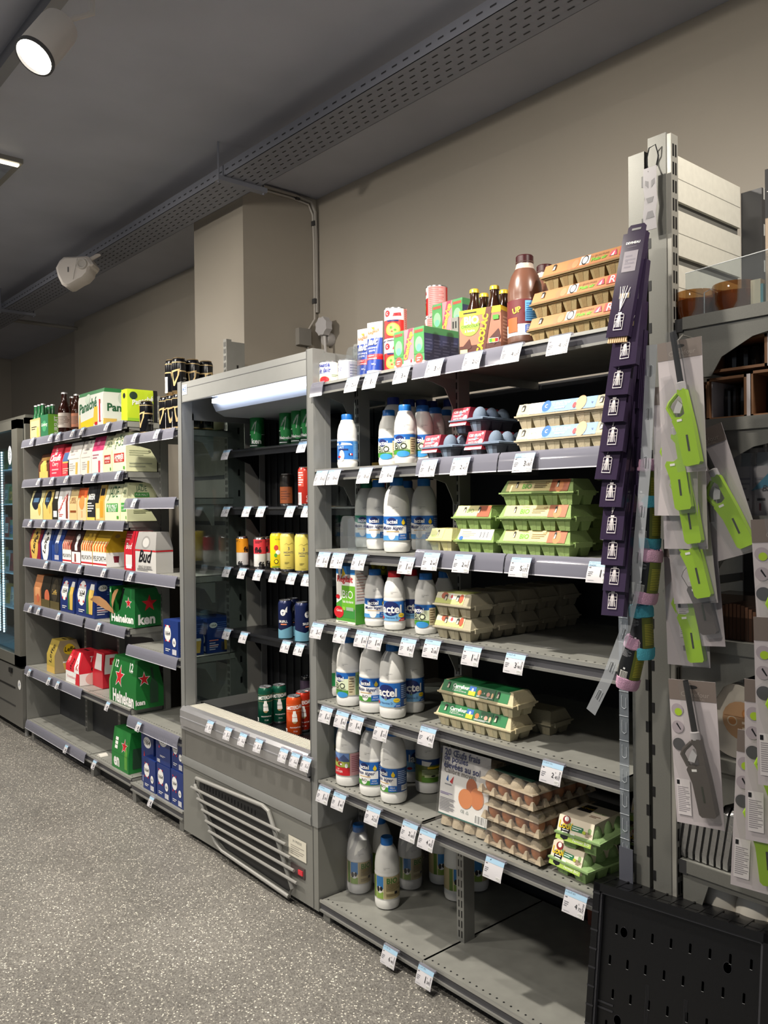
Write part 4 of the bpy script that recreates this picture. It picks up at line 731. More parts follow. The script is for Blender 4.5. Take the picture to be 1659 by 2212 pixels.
# egg boxes
def eg(k, px0, px1, Y, z, lb, rz=0, group=None, dy=None):
    a, b_ = CX(px0, Y, z+.03), CX(px1, Y, z+.03); return put(k, ((a+b_)/2, Y+(dy or .052), z), lb, rz, group)
eg('blue12', 1115, 1310, 1.79, R6+.001, 'beige twelve egg box with blue label, lower of two')
eg('blue12', 1117, 1308, 1.80, R6+.070, 'beige twelve egg box with blue label, upper of two')
eg('brown12', 1155, 1330, 1.785, R7+.001, 'brown egg box with orange label, bottom of the stack of three on top')
eg('brown12', 1159, 1338, 1.79, R7+.070, 'brown egg box with orange label, middle of the stack of three on top')
eg('brown12', 1187, 1362, 1.80, R7+.139, 'brown egg box with orange label, top of the stack of three')
eg('grey4', 915, 972, 1.785, R6+.001, 'grey egg box with red label, front left of the three', dy=.08)
eg('grey4', 1010, 1070, 1.795, R6+.001, 'grey egg box with red label, right one standing on the shelf', dy=.08)
eg('grey4', 974, 1034, 1.80, R6+.077, 'grey egg box with red label lying on top of two others', dy=.085)
eg('green10', 1066, 1243, 1.785, R5+.001, 'green ten egg box, bottom of the front stack of three')
eg('green10', 1068, 1244, 1.785, R5+.070, 'green ten egg box, middle of the front stack of three')
eg('green10', 1074, 1247, 1.79, R5+.139, 'green ten egg box, top of the front stack of three')
for j in range(3):
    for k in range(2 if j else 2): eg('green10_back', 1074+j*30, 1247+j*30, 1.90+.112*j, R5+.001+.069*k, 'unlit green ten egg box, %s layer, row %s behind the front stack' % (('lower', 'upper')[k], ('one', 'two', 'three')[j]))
eg('green6_side', 981, 1068, 1.785, R5+.001, 'green six egg box showing a barcode, bottom of the pair')
eg('green6', 973, 1066, 1.79, R5+.070, 'green six egg box stacked on the box with the barcode')
eg('pale4', 919, 980, 1.785, R5+.001, 'small pale green four egg box at the left of the green boxes')
eg('beige6', 926, 1030, 1.785, R4+.001, 'beige six egg box with lime label, lower one at front')
eg('beige6', 926, 1030, 1.785, R4+.070, 'beige six egg box with lime label, upper one at front')
for j in range(5):
    for k in range(2):
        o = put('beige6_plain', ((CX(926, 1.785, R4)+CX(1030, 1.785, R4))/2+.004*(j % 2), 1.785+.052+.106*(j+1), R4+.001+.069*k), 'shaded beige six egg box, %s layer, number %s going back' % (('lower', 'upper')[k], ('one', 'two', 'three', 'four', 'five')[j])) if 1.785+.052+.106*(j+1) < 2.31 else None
for j in range(2):
    for k in range(2): put('green10_back', (CX(1250, 1.9, R5)+.0+.05*j, 0, 0), '') if False else None
P = ONZ(1030, 1605, R3+.001, 0)
a = eg('carref12', 935, 1110, 1.795, R3+.001, 'green label twelve egg box, lower of the two at front', .02)
a = eg('carref12', 944, 1113, 1.80, R3+.070, 'green label twelve egg box, upper of the two at front', .0)
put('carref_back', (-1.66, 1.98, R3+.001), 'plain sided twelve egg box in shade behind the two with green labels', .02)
# egg trays
T0 = ONZ(1128, 1872, R2+.001, 0)
trx = CX(1110, 1.80, R2)
for k, (dx, dy, rz) in enumerate(((0, 0, -.05), (-.006, -.006, -.02), (-.012, -.012, -.06))):
    put('tray20_top' if k == 2 else 'tray20', (-1.535+dx, 1.922+dy, R2+.002+.0745*k), 'tray of twenty brown eggs, %s of the stack of three' % ('bottom', 'middle', 'top')[k], rz)
def vtray(r):
    P_ = M('b3a48c', .85, bump=.6, bscale=260); L, W = .20, .22
    q = LMB(); q.box(-L/2, L/2, -.012, .02, 0, W, P_); q.box(-L/2-.004, L/2+.004, .018, .026, 0, W, P_)
    for i in range(4):
        for s in (-1, 1): q.lathe([(.026, -.02), (.024, 0), (.014, .016), (.0001, .018)], P_, 10, ((i-1.5)*.048, -.012, .02))
    for j in range(5):
        for i in range(4):
            q.T = Matrix.Translation(((i-1.5)*.048, -.006, .026+.043*j)) @ Matrix.Rotation(PI/2, 4, 'X'); q.lathe([(.025, 0), (.022, .014), (.014, .026), (.0001, .028)], P_, 10); q.T = Matrix.Identity(4)
    q.build('egg_tray_body', r)
    q = LMB(); fm = flat((-L/2+.002, -.036, .030), (1, 0, 0), (0, 0, 1)); q.box(-L/2+.002, L/2-.002, -.0355, -.034, .030, .236, M('d9d6d4', .4))
    q.art([('R', 0, 0, 1, .62, M('efedea')), ('R', 0, 0, 1, .02, M('2c6a60')), ('T', '20 Œufs frais', .42, .93, .74, nv, {'bold': .02}), ('T', 'de poules', .3, .835, .5, nv, {'bold': .02}), ('T', 'élevées au sol', .43, .745, .76, nv, {'bold': .02}), ('T', 'Calibre moyen', .4, .655, .66, M('6a6460')), ('P', [(.12, .52), (.16, .6), (.17, .5)], bl), ('P', [(.2, .5), (.28, .6), (.26, .48)], r_), ('L', .1, .44, .32, .48, 1, M('8a8a90')), ('E', .66, .52, .11, .13, M('b0623a')), ('E', .78, .38, .14, .16, M('d6834e')), ('E', .55, .33, .145, .15, M('dc8a52')), ('L', .02, .06, .34, .26, 9, M('8e8c94')), ('L', .02, .3, .3, .34, 2, M('7a6aa8')), ('T', 'CE  ♺', .55, .14, .16, M('2a5a50')), ('B', .76, .02, .97, .16)], fm, L-.004, .206)
    q.build('label', r)
    q = LMB(); q.box(-L/2-.005, L/2+.005, -.04, .028, .001, .237, GLASS('shrink_wrap', 'fafafa')); q.build('wrap', r)
KINDS['vtray'] = ('egg_tray', 'egg tray', vtray, ())
put('vtray', (CX(1008, 1.84, R2), 1.85, R2+.001), 'egg tray stood upright with white label reading 20 Œufs frais', tilt=(-.12, 0, .03))
put('loue', ONZ(1258, 1925, R2+.001, .10), 'light green six egg box with cream sleeve, lower one behind the black crate', -.1)
put('loue', ONZ(1262, 1867, R2+.081, .10), 'light green six egg box with cream sleeve, upper one beside the egg trays', .05)
put('loue', (-1.27, 2.12, R2+.001), 'light green egg box with cream sleeve, far back in the shade', .05); put('loue', (-1.265, 2.13, R2+.081), 'light green egg box with cream sleeve, far back and stacked', .1)
cb = M('7a4030', .7)
o = LMB().box(-.13, .13, -.006, .006, 0, .26, cb).build('cardboard_sheet'); o.location = (-1.55, 2.345, Z1+.001); o.rotation_euler = (0.04, 0, 0); tag(o, 'reddish brown cardboard sheet at the back of the bottom shelf', 'cardboard')
# top shelf
T = Z7+.001; S7 = R7+.001
put('nestle', COLP(712, 1.83, T), 'small white condensed milk tin, frontmost at left end of top shelf', .3)
put('ete', COLP(753, 1.86, T), 'small white tin behind the clear divider, left end of top shelf', .1)
def tubepk(r):
    q = LMB(); n = 20; rows = []; H = .18
    for k in range(10):
        t = k/9; R = .029; a = R*(1-t)+.032*t; b_ = R*(1-t)+.002*t; rows.append([(a*math.cos(2*PI*j/n), b_*math.sin(2*PI*j/n), .014+(H-.014)*t) for j in range(n)])
    for k in range(9):
        m_ = M('1f3f9a', .35) if k < 2 or 3 <= k < 6 else (r_ if k == 2 else M('ece9e6', .35))
        q.add(rows[k]+rows[k+1], [(j, (j+1) % n, n+(j+1) % n, n+j) for j in range(n)], m_)
    f = lambda u, v, o: ((.029+.003*v/H)*math.sin(u/.031), -(.029*(1-v/H)+.002*v/H)*math.cos(u/.031)-o-.0004, .014+v)
    q.art([('T', 'Régilait', .0, .80, .5, M('d8682a'), {'bold': .02, 'rot': 12}), ('P', [(-.1, .9), (.05, .9), (-.02, .84)], y_), ('T', 'lait', .0, .6, .46, w_, {'shear': .4, 'bold': .03}), ('T', 'concentré', .0, .47, .44, w_), ('T', 'sucré', .0, .41, .26, w_), ('T', 'FORMAT', -.02, .3, .28, w_), ('T', 'ECONOMIQUE', .02, .24, .42, w_), ('T', '300 g', .12, .12, .16, w_)], f, .1, .165, base=.0012); q.build('tube_body', r)
    q = LMB(); q.lathe([(.0001, 0), (.028, 0), (.029, .003), (.029, .014), (.0001, .014)], M('eceae8', .35), 24); q.build('cap', r)
KINDS['tubepk'] = ('milk_tube', 'tube', tubepk, ())
put('tubepk', COLP(789, 1.86, T), 'blue and white condensed milk tube, left of the two', .25); put('tubepk', COLP(811, 1.82, T), 'blue and white condensed milk tube, right of the two', .25)
put('carti', COLP(855, 1.86, T), 'red evaporated milk tin, bottom of the front stack of two', .3); put('carti', COLP(855, 1.86, T+.109), 'red evaporated milk tin with quiche picture, top of the front stack', .3)
put('carti', COLP(921, 1.99, S7), 'evaporated milk tin, bottom of the back stack', -1.5); put('carti', COLP(920, 1.96, S7+.109), '') if False else None
put('carti', COLP(940, 2.06, S7), 'pink backed tin at the base of the tallest back stack', -1.5); put('carti', COLP(942, 2.06, S7+.109), 'pink backed tin in the middle of the tallest back stack', -1.5); put('carti', COLP(944, 2.06, S7+.218), 'pink backed tin at the top of the tallest back stack', -1.45)
def bricks(r, n, m_, cols):
    bw, bd, bh = .047, .038, .118
    for i in range(n):
        for j in range(m_):
            x = (i-(n-1)/2)*bw; y = j*bd; c = cols[i]; q = LMB()
            base = M('4aa05a', .35) if c == 'g' else M('e88a94', .35)
            q.box(x-bw/2+.0006, x+bw/2-.0006, y-bd/2+.0006, y+bd/2-.0006, 0, bh, base)
            q.box(x-bw/2+.0003, x+bw/2-.0003, y-bd/2+.0003, y+bd/2-.0003, .0, .012, w_)
            if i == n-1: q.art([('R', 0, .1, 1, .82, nv), ('R', 0, .82, 1, 1, base), ('L', .1, .2, .9, .7, 6, M('5a6090'))], sideR(x+bw/2, y-bd/2, 0), bd, bh)
            if j == 0:
                if c == 'g': q.art([('R', 0, .3, 1, .95, M('3f9648')), ('E', .5, .55, .36, .5, M('8ccf94')), ('E', .5, .45, .24, .26, M('6ab8a0')), ('E', .5, .16, .36, .36, M('e4503a')), ('L', .3, .1, .7, .22, 2, w_), ('R', .1, .86, .9, .93, M('c84a3a'))], flat((x-bw/2, -bd/2, 0), (1, 0, 0), (0, 0, 1)), bw, bh)
                else: q.art([('R', 0, .0, 1, .18, w_), ('P', [(0, .3), (.5, 1), (.9, 1), (.2, .18), (0, .18)], M('d83a5a')), ('T', "Candy'up", .48, .56, 1.9, M('f0c83a'), {'rot': 72, 'bold': .05}), ('E', .75, .14, .1, .12, r_)], flat((x-bw/2, -bd/2, 0), (1, 0, 0), (0, 0, 1)), bw, bh)
            q.build('juice_brick', r)
    q = LMB(); q.box(-n*bw/2-.001, n*bw/2+.001, -bd/2-.001, (m_-.5)*bd+.001, .0005, bh+.001, GLASS('shrink_wrap', 'fafafa')); q.build('wrap', r)
KINDS['bricks'] = ('flavoured_milk_pack', 'drink pack', bricks, (3, 4, 'gpg'))
def bk(px, Y, z, lb): put('bricks', COLP(px, Y, z), lb)
bk(893, 1.80, S7, 'film wrapped pack of green and pink milk bricks at the front of the top shelf')
bk(975, 1.985, S7, 'lower pack of milk bricks half hidden behind the clear front pack'); bk(975, 1.99, S7+.120, 'upper pack of pink and green milk bricks raised behind the front pack')
def fourpack(r):
    w, d = .135, .12; q = LMB(); c = M('a8705a', .45); h0, h1 = .105, .15
    q.prism([(-d/2, 0), (d/2, 0), (d/2, h0), (d/2-.0, h1-.02), (-d/2, h1-.02)], 'x', -w/2, w/2, c)
    fm = flat((-w/2, -d/2, 0), (1, 0, 0), (0, 0, 1)); hh = h1-.02
    q.art([('R', 0, .86, 1, 1, y_), ('L', .1, .89, .6, .97, 1, k_), ('R', 0, 0, 1, .2, M('4a2018')), ('E', .26, .66, .24, .24, M('8cc040')), ('T', 'BIO', .3, .76, .36, w_, {'bold': .04}), ('T', 'CHOCOLAT', .28, .63, .46, k_), ('T', 'à boire', .26, .53, .24, w_), ('P', [(.45, .0), (.62, .0), (.8, 1), (.66, 1)], M('5a2a1e')), ('T', 'CACOLAC', .56, .42, .86, y_, {'rot': 78, 'bold': .05}), ('P', [(.1, .2), (.25, .35), (.3, .15), (.2, .1)], M('4a2018')), ('P', [(.72, .3), (.95, .5), (1, .3), (.85, .15)], M('4a2018')), ('R', .02, .04, .2, .12, M('c8d890')), ('R', .72, .2, .95, .3, w_), ('R', .73, .21, .8, .29, gn), ('R', .8, .21, .87, .29, y_), ('R', .87, .21, .94, .29, r_), ('R', .82, .7, .96, .8, gn)], fm, w, hh)
    q.art([('R', 0, .9, 1, 1, y_), ('L', .1, .2, .9, .8, 8, M('d8a890'))], sideR(w/2, -d/2, 0), d, hh); q.build('carrier', r)
    for i in (-1, 1):
        for j in (-1, 1):
            x, y = i*.033, j*.03; b_ = LMB(); b_.lathe([(.028, .002), (.028, .11), (.022, .135), (.013, .16), (.0125, .185)], M('2a160c', .12), 20, (x, y, 0)); o = b_.build('bottle', r)
            b_ = LMB(); b_.lathe([(.0145, .183), (.014, .192), (.012, .195), (.0001, .195)], M('d8b43a', .35, .3), 20, (x, y, 0)); b_.build('crown_cap', o)
KINDS['fourpack'] = ('chocolate_drink_pack', 'drink pack', fourpack, ())
put('fourpack', COLP(1058, 1.845, S7), 'brown cardboard four pack of chocolate drink with yellow bottle caps', .25)
put('choc', COLP(1135, 1.83, S7), 'large brown chocolate milk bottle standing beside the orange labelled egg boxes', .45)
put('choc', COLP(1179, 1.95, S7), 'second brown chocolate milk bottle half hidden behind the egg boxes', .5)
KINDS['divider'] = None
def divider(px, Y, z, w, d, h, label):
    t = thing('shelf_divider', label, 'divider', COLP(px, Y, z))
    m_ = GLASS('acrylic', 'eef2f4', .9, .04, .05); pts = []
    q = LMB(); q.prism([(0, 0), (d, 0), (d, h*.3), (d*.6, h*.8), (d*.2, h), (0, h*.9)], 'x', -.001, .001, m_); q.build('side_sheet', t)
    q = LMB(); n = 8; pf = [(-w/2, 0), (w/2, 0), (w/2, h*.55)]+[(w/2-w*.25*(1-math.cos(a*PI/16)), h*.55+h*.45*math.sin(a*PI/16)) for a in range(9)]+[(-w/2+w*.25*(1-math.cos(a*PI/16)), h*.55+h*.45*math.sin(a*PI/16)) for a in range(8, -1, -1)]
    q.prism(pf, 'y', -.001, .001, m_); q.tube([(p[0], -.0015, p[1]) for p in pf[2:]], .0009, M('dfe6ea', .15), 6); q.build('front_sheet', t)
divider(762, 1.80, Z7+.001, .075, .12, .11, 'clear plastic divider in front of the second small tin on the top shelf')
divider(752, 1.79, Z5+.001, .085, .14, .12, 'clear plastic divider left of the green capped bottle'); divider(922, 1.79, Z5+.001, .1, .14, .09, 'clear plastic divider in front of the shaded bottle beside the green egg boxes')
# price tags, right unit: pixel column, price, text
TG = 'price tags on the milk and egg shelves'
def tags(lst, Y, zf, shelfname):
    for px, pr, ln in lst:
        z = zf(px); nm = ('price tag reading %s,%s' % pr) if pr else 'empty plastic tag holder'
        price_tag(px, pr, ln, Y, z, '%s on %s%s' % (nm, shelfname, ', for '+ln[0].lower() if ln[0].strip() else ''), TG)
lr = lambda a, b_: (lambda px: (a if px < 908 else b_)-.008)
Yt = FY-.012; Ys = FY-.016
tags([(762, ('2', '81'), ('LAIT UHT',)), (802, ('1', '45'), ('LAIT CONC',)), (869, ('3', '36'), ('CARTI MELK',))], Yt, lr(Z7-.004, R7), 'the top shelf')
tags([(940, ('3', '35'), ('CANDY UP FRAISE',)), (1022, ('2', '12'), ('CHOCOLAT BIO 4',)), (1106, ('4', '60'), ('CANDY UP CHOC 1L',)), (1208, ('4', '70'), ('12 OEUFS PLEIN',))], Ys, lr(Z7, R7), 'the top shelf')
tags([(695, ('0', '95'), ('LAIT DEMI',)), (722, ('0', '93'), ('LAIT ENT',)), (789, ('0', '93'), ('50CL LAIT',)), (839, ('0', '98'), ('50CL BIO LACTEL',))], Yt, lr(Z6-.004, R6), 'the second shelf from top')
tags([(927, ('1', '99'), ('4 OEUFS JUSTE PRIX',)), (996, ('2', '42'), ('6 OEUFS',)), (1133, ('3', '18'), ('12X OEUFS SOL CRF', 'CLASSIC'))], Ys, lr(Z6, R6), 'the second shelf from top')
tags([(700, ('1', '42'), ('1L LAIT',)), (731, ('2', '47'), ('LACTEL 1L',)), (777, ('1', '40'), ('MATIN LEGER',)), (879, ('1', '30'), ('MATIN LEGER BLEU',))], Yt, lr(Z5-.004, R5), 'the third shelf from top')
tags([(932, ('2', '44'), ('4 OEUFS CRF BIO',)), (1000, ('2', '99'), ('6 OEUFS CRF BIO',)), (1125, ('5', '17'), ('X10 OEUFS BIO CRF',)), (1296, ('1', '90'), ('6X OEUFS SOL CRF', 'CLASSIC'))], Ys, lr(Z5, R5), 'the third shelf from top')
tags([(686, ('3', '67'), ('REGILAIT',)), (737, ('4', '67'), ('REGILAIT BIO',)), (783, ('1', '19'), ('50CL LEGER',)), (813, ('1', '09'), ('50CL ENTIER',)), (882, ('0', '99'), ('50CL BIO',)), (934, ('2', '18'), ('6 OEUFS PLEIN',)), (1020, ('1', '44'), ('OEUFS DE POULE',)), (1113, ('3', '90'), ('12 OEUFS AIR',))], Yt, lr(Z4-.004, R4), 'the fourth shelf from top')
tags([(705, ('1', '36'), ('1L LAIT ECREME',)), (739, ('1', '82'), ('1L BIO',)), (771, ('1', '80'), ('1L LAIT LACTEL',)), (825, ('1', '27'), ('LAIT VITAMINE',)), (924, ('4', '79'), ('12 OEUFS PLEIN',)), (1193, ('2', '45'), ('10 OEUFS SOL',))], Yt, lr(Z3-.004, R3), 'the fifth shelf from top')
tags([(700, ('1', '50'), ('1L MONTAGNE',)), (733, ('1', '48'), ('1L ENTIER',)), (806, ('2', '13'), ('MATIN LEGER BIO',)), (885, ('2', '60'), ('LAIT MONTBELIARD',)), (923, ('4', '45'), ('20 OEUFS AU SOL',)), (1068, None, (' ',)), (1243, ('4', '72'), ('6 OEUFS BIO',))], Yt, lr(Z2-.004, R2), 'the second shelf from bottom')
tags([(842, ('6', '48'), ('LAIT BIO X6',)), (919, ('1', '28'), ('1L LAIT BIO',))], Yt, lr(Z1-.004, R1), 'the bottom shelf')
# ---------------- fridge contents ----------------
def cn(k, px, Y, z, lb, rz=0, grp=None): return put(k, COLP(px, Y, z+.001), lb, rz, grp)
for k, px, Y, lb in (('heineken_back', 556, 2.06, 'green beer can standing alone on the top fridge shelf'), ('heineken', 620, 2.06, 'green beer can, left of the group of three on the top fridge shelf'), ('heineken', 646, 2.055, 'green beer can, middle of the group of three on the top fridge shelf'), ('heineken', 667, 2.055, 'green beer can against the right post on the top fridge shelf'), ('heineken', 639, 2.125, 'green beer can behind the group on the top fridge shelf')): cn(k, px, Y, FZ[0], lb, .5)
cn('red_tall', 660, 2.055, FZ[1], 'tall red can at the right of the second fridge shelf', .4); cn('brown_box', 621, 2.15, FZ[1], 'brown labelled dark bottle in the shade on the second fridge shelf', .5)
for px, Y, lb in ((712, 2.055, 'left red and gold can seen through the fridge side glass'), (740, 2.09, 'right red and gold can seen through the fridge side glass')): pass
cn('ruby', 683, 2.05, FZ[1], 'red and gold can nearest the right post, seen through the side glass', .9)
for i in range(3): put('ruby', (-2.475, 2.05+.066*(i+.0), FZ[1]+.001), 'red and gold can in the row along the side glass, %s' % ('front', 'middle', 'back')[i], 1.0) if i else None
for k, px, Y, lb in (('fe_orange', 524, 2.05, 'orange and white can, leftmost on the middle fridge shelf'), ('fe_red', 562, 2.045, 'red and white can on the middle fridge shelf'), ('yellow_cartoon', 600, 2.06, 'bright yellow can left of the pale yellow pair'), ('monts', 622, 2.046, 'pale yellow can with mountain outline, left of two'), ('monts', 654, 2.046, 'pale yellow can with mountain outline, right of two'), ('fe_red', 577, 2.11, 'red and white can half hidden behind the front red can')): cn(k, px, Y, FZ[2], lb, .5)
for i in range(2): put('yellow_cartoon', (-2.49, 2.06+.07*i, FZ[2]+.001), 'bright yellow can beside the right side glass, %s' % ('front', 'back')[i], .8)
for k, px, Y, lb in (('skoll', 617, 2.05, 'dark blue can, front left of the group on the fourth fridge shelf'), ('skoll', 633, 2.11, 'dark blue can behind the front one on the fourth fridge shelf'), ('skoll', 653, 2.055, 'dark blue can turned away at the right of the fourth fridge shelf')): cn(k, px, Y, FZ[3], lb, 1.4 if px == 653 else .3)
zt = .556
for k, px, py, lb in (('ams_green', 574, 1570, 'tall green can, left of the two in the fridge tray'), ('ams_green', 604, 1565, 'tall green can, right of the two in the fridge tray'), ('ams_orange', 636, 1595, 'tall orange can, frontmost in the fridge tray'), ('ams_red', 655, 1583, 'orange can behind the frontmost one in the fridge tray'), ('ams_red', 672, 1578, 'orange can at the right post in the fridge tray'), ('black_gold', 664, 1543, 'dark can standing behind the orange cans in the fridge tray')):
    P = ONZ(px, py, zt+.001, .032); put(k, (P.x, max(P.y, 1.90), zt+.001), lb, .35)
put('blue_tall', (-2.475, 1.93, zt+.001), 'tall light blue tin seen through the right side glass of the fridge', .4); put('yellow_tall', (-2.50, 1.875, zt+.001), 'narrow white and yellow tin beside the light blue tin', .4)
FT = 'price tags in the open fridge'; n_ = ['leftmost', 'second from left', 'third from left', 'fourth from left', 'fifth from left', 'rightmost', 'last at right']
for si, (lst, nm) in enumerate((((489, 654), 'top'), ((489, 534, 565, 628, 664), 'second'), ((491, 524, 558, 593, 631, 664), 'middle'), ((491, 527, 618, 647), 'fourth'))):
    for i, px in enumerate(lst): price_tag(px, ('1', '80'), ('BIERE 50CL',), SY-.014, FZ[si]-.003, 'white price tag on the %s fridge shelf, %s' % (nm, n_[i] if i < len(lst)-1 else 'rightmost'), FT, w=.062, h=.046)
for i, (px, pr) in enumerate(((454, ('1', '47')), (493, ('1', '47')), (525, ('2', '16')), (559, ('1', '68')), (613, ('2', '40')), (638, ('2', '40')), (662, ('2', '47')))):
    price_tag(px, pr, ('BIERE FORTE',), FY-.022, .585, 'price tag reading %s,%s stuck on the fridge front rail, number %s from left' % (pr[0], pr[1], i+1), FT, w=.052, h=.047)
# ---------------- left unit: beer packs ----------------
def carrier(r, w, d, h, hs, td, tw, base, fr, sd, dark_top=None, necks=0):
    """carton with straight sides up to hs, then sloping front and back to a narrow top"""
    b_ = base; q = LMB(); y0, y1 = -d/2, -d/2*td; W0, W1 = w/2, w/2*tw
    yf = lambda v: y0 if v < hs else y0+(y1-y0)*(v-hs)/max(1e-6, h-hs)
    wf = lambda v: W0 if v < hs else W0+(W1-W0)*(v-hs)/max(1e-6, h-hs)
    P = [(x, y, z) for z, a, c in ((0, W0, -y0), (hs, W0, -y0), (h, W1, -y1)) for x, y in ((-a, -c), (a, -c), (a, c), (-a, c))]
    q.add(P, [(0, 3, 2, 1), (0, 1, 5, 4), (1, 2, 6, 5), (2, 3, 7, 6), (3, 0, 4, 7), (4, 5, 9, 8), (5, 6, 10, 9), (6, 7, 11, 10), (7, 4, 8, 11)], b_)
    q.add(P[8:], [(0, 1, 2, 3)], dark_top or b_)
    if fr: q.art(fr, lambda u, v, o: ((u-w/2)*wf(v)/W0, yf(v)-o*1.3, v), w, h, creases=(hs,), du=.03)
    if sd: q.art(sd, lambda u, v, o: (wf(v)+o*1.3, (u-d/2)*yf(v)/y0, v), d, h, creases=(hs,), du=.03)
    if td < .8 and not necks: q.add([(-.035, -.008, h+.0006), (.035, -.008, h+.0006), (.035, .008, h+.0006), (-.035, .008, h+.0006)], [(0, 1, 2, 3)], M('1a1410'))
    q.build('carton', r)
    if necks:
        nc, cc_ = necks; nx = max(2, int(w/.058)); ny = max(1, int(d/.06))
        for i in range(nx):
            for j in range(ny):
                x = (i-(nx-1)/2)*(w/nx); y = (j-(ny-1)/2)*(d/ny); b2 = LMB(); b2.lathe([(.026, .003), (.026, h*.95), (.02, .14), (.0135, .165), (.0125, .215)], nc, 16, (x, y, 0)); o = b2.build('bottle', r)
                b2 = LMB(); b2.lathe([(.0145, .213), (.014, .221), (.0001, .223)], cc_, 16, (x, y, 0)); b2.build('crown_cap', o)
def pack(a, b_, z, h, d, base, fr, sd, label, hs=None, td=1, tw=1, yo=.018, rz=0, name='beer_pack', dark_top=None, necks=0, x=None):
    ya = FY+yo; xa, xb = CX(a, ya, z+h/2), CX(b_, ya, z+h/2); w = (xb-xa)*.985
    r = thing(name, label, 'beer pack', ((xa+xb)/2, ya+d/2, z+.001), rz); carrier(r, w, d, h, h*.55 if hs is None else h*hs, td, tw, M(base, .4), fr, sd, dark_top, necks); return r
cream, gold = M('ece8cc', .4), M('d9b45a', .4)
# row at top (z 1.943)
Zt = LS[6]
pack(65, 87, Zt, .13, .12, 'b8a070', [('R', .05, .1, .95, .9, M('c9b488')), ('L', .15, .45, .7, .65, 2, k_), ('E', .78, .3, .12, .2, gold)], None, 'open beige carrier of green bottles at the far left of the top shelf', hs=1, necks=(M('1e5a34', .15), M('c8c8cc', .3, .6)))
pack(88, 104, Zt, .14, .16, '2e6a4a', [('E', .5, .5, .3, .26, M('3f8a5c')), ('T', 'Carlsberg', .5, .55, .8, w_, {'shear': .3})], [('R', 0, 0, 1, 1, M('7ab83a')), ('T', 'PURSUIT', .3, .5, .75, w_, {'rot': 90, 'bold': .02}), ('T', 'OF', .62, .3, .3, w_, {'rot': 90, 'bold': .02}), ('L', .72, .1, .95, .8, 6, w_)], 'dark green pack with a lime green side reading pursuit', hs=1, dark_top=M('2a4a3a'))
def longneck(r, R, H, col, lab, cap):
    q = LMB(); q.lathe([(.0001, .003), (R*.9, 0), (R, .006), (R, H*.56), (R*.93, H*.62), (R*.6, H*.72), (R*.44, H*.80), (R*.42, H*.95), (R*.48, H*.955), (R*.46, H*.965)], col, 28); q.build('glass_body', r)
    q = LMB(); q.lathe([(R*1.01, H*.15), (R*1.01, H*.5)], lab, 28); q.art([('L', -.2, .2, .5, .8, 6, M('6a5a50')), ('L', .3, .3, .6, .7, 4, M('6a5a50'))], cylmap(R*1.012, H*.15), .1, H*.35, du=.006); q.build('label', r)
    q = LMB(); q.lathe([(R*.52, H*.955), (R*.5, H*.99), (R*.4, H), (.0001, H)], cap, 20); q.build('crown_cap', r)
KINDS['brown'] = ('beer_bottle', 'beer bottle', longneck, (.036, .25, M('2a0f08', .1), M('b8b0a8', .4), M('b8b8bc', .3, .6)))
KINDS['foil'] = ('beer_bottle', 'beer bottle', longneck, (.03, .23, M('35180c', .1), M('a86a50', .4), M('d0d0d0', .25, .7)))
put('brown', COLP(140, 1.81, Zt+.001), 'large brown beer bottle standing alone on the top shelf', .4)
for px, Y, lb in ((157, 1.86, 'left'), (166, 1.84, 'middle'), (176, 1.88, 'right')): put('foil', COLP(px, Y, Zt+.001), 'foil topped brown bottle behind the shandy box, %s of three' % lb, .3)
pack(169, 223, Zt, .205, .19, 'dfe3da', [('R', 0, .9, 1, 1, M('2a7a44')), ('P', [(.1, .0), (.62, .0), (.62, .28), (.1, .2)], y_), ('P', [(.0, 0), (.12, 0), (.06, .5)], gold), ('P', [(.6, .1), (.78, .1), (.82, .55), (.66, .55)], M('f0c040')), ('T', 'Panaché', .4, .62, .72, M('2a6a44'), {'shear': .2, 'bold': .02, 'rot': 6}), ('E', .4, .8, .1, .08, M('c8d8c8')), ('R', .8, .15, .98, .6, w_), ('R', .68, .06, .78, .14, r_), ('T', '1', .88, .42, .05, r_)], [('R', 0, .9, 1, 1, M('2a7a44')), ('E', .7, .75, .26, .24, M('c2cec0')), ('T', 'Panaché', .62, .5, 1.0, M('1f5a38'), {'bold': .03}), ('R', 0, 0, 1, .14, y_), ('P', [(.0, .2), (.4, .2), (.36, .02), (.04, .02)], gold), ('T', 'X0', .8, .08, .3, M('b8941e'))], 'large white and green shandy box with yellow base on the top shelf', hs=.8, td=.9)
pack(262, 275, Zt, .165, .165, 'b6cc2a', [('E', .5, .8, .2, .2, k_)], [('R', .86, 0, 1, 1, k_), ('E', .2, .8, .13, .12, M('26382a')), ('T', 'Panaché', .5, .66, .74, w_, {'shear': .3, 'rot': 14, 'bold': .02}), ('P', [(.42, .05), (.6, .05), (.7, .5), (.38, .5)], M('e8902a')), ('P', [(.38, .5), (.7, .5), (.66, .62), (.42, .62)], w_), ('R', 0, 0, .4, .1, M('8cb82a'))], 'lime green shandy box at the right end of the top shelf', hs=.9, tw=.9)
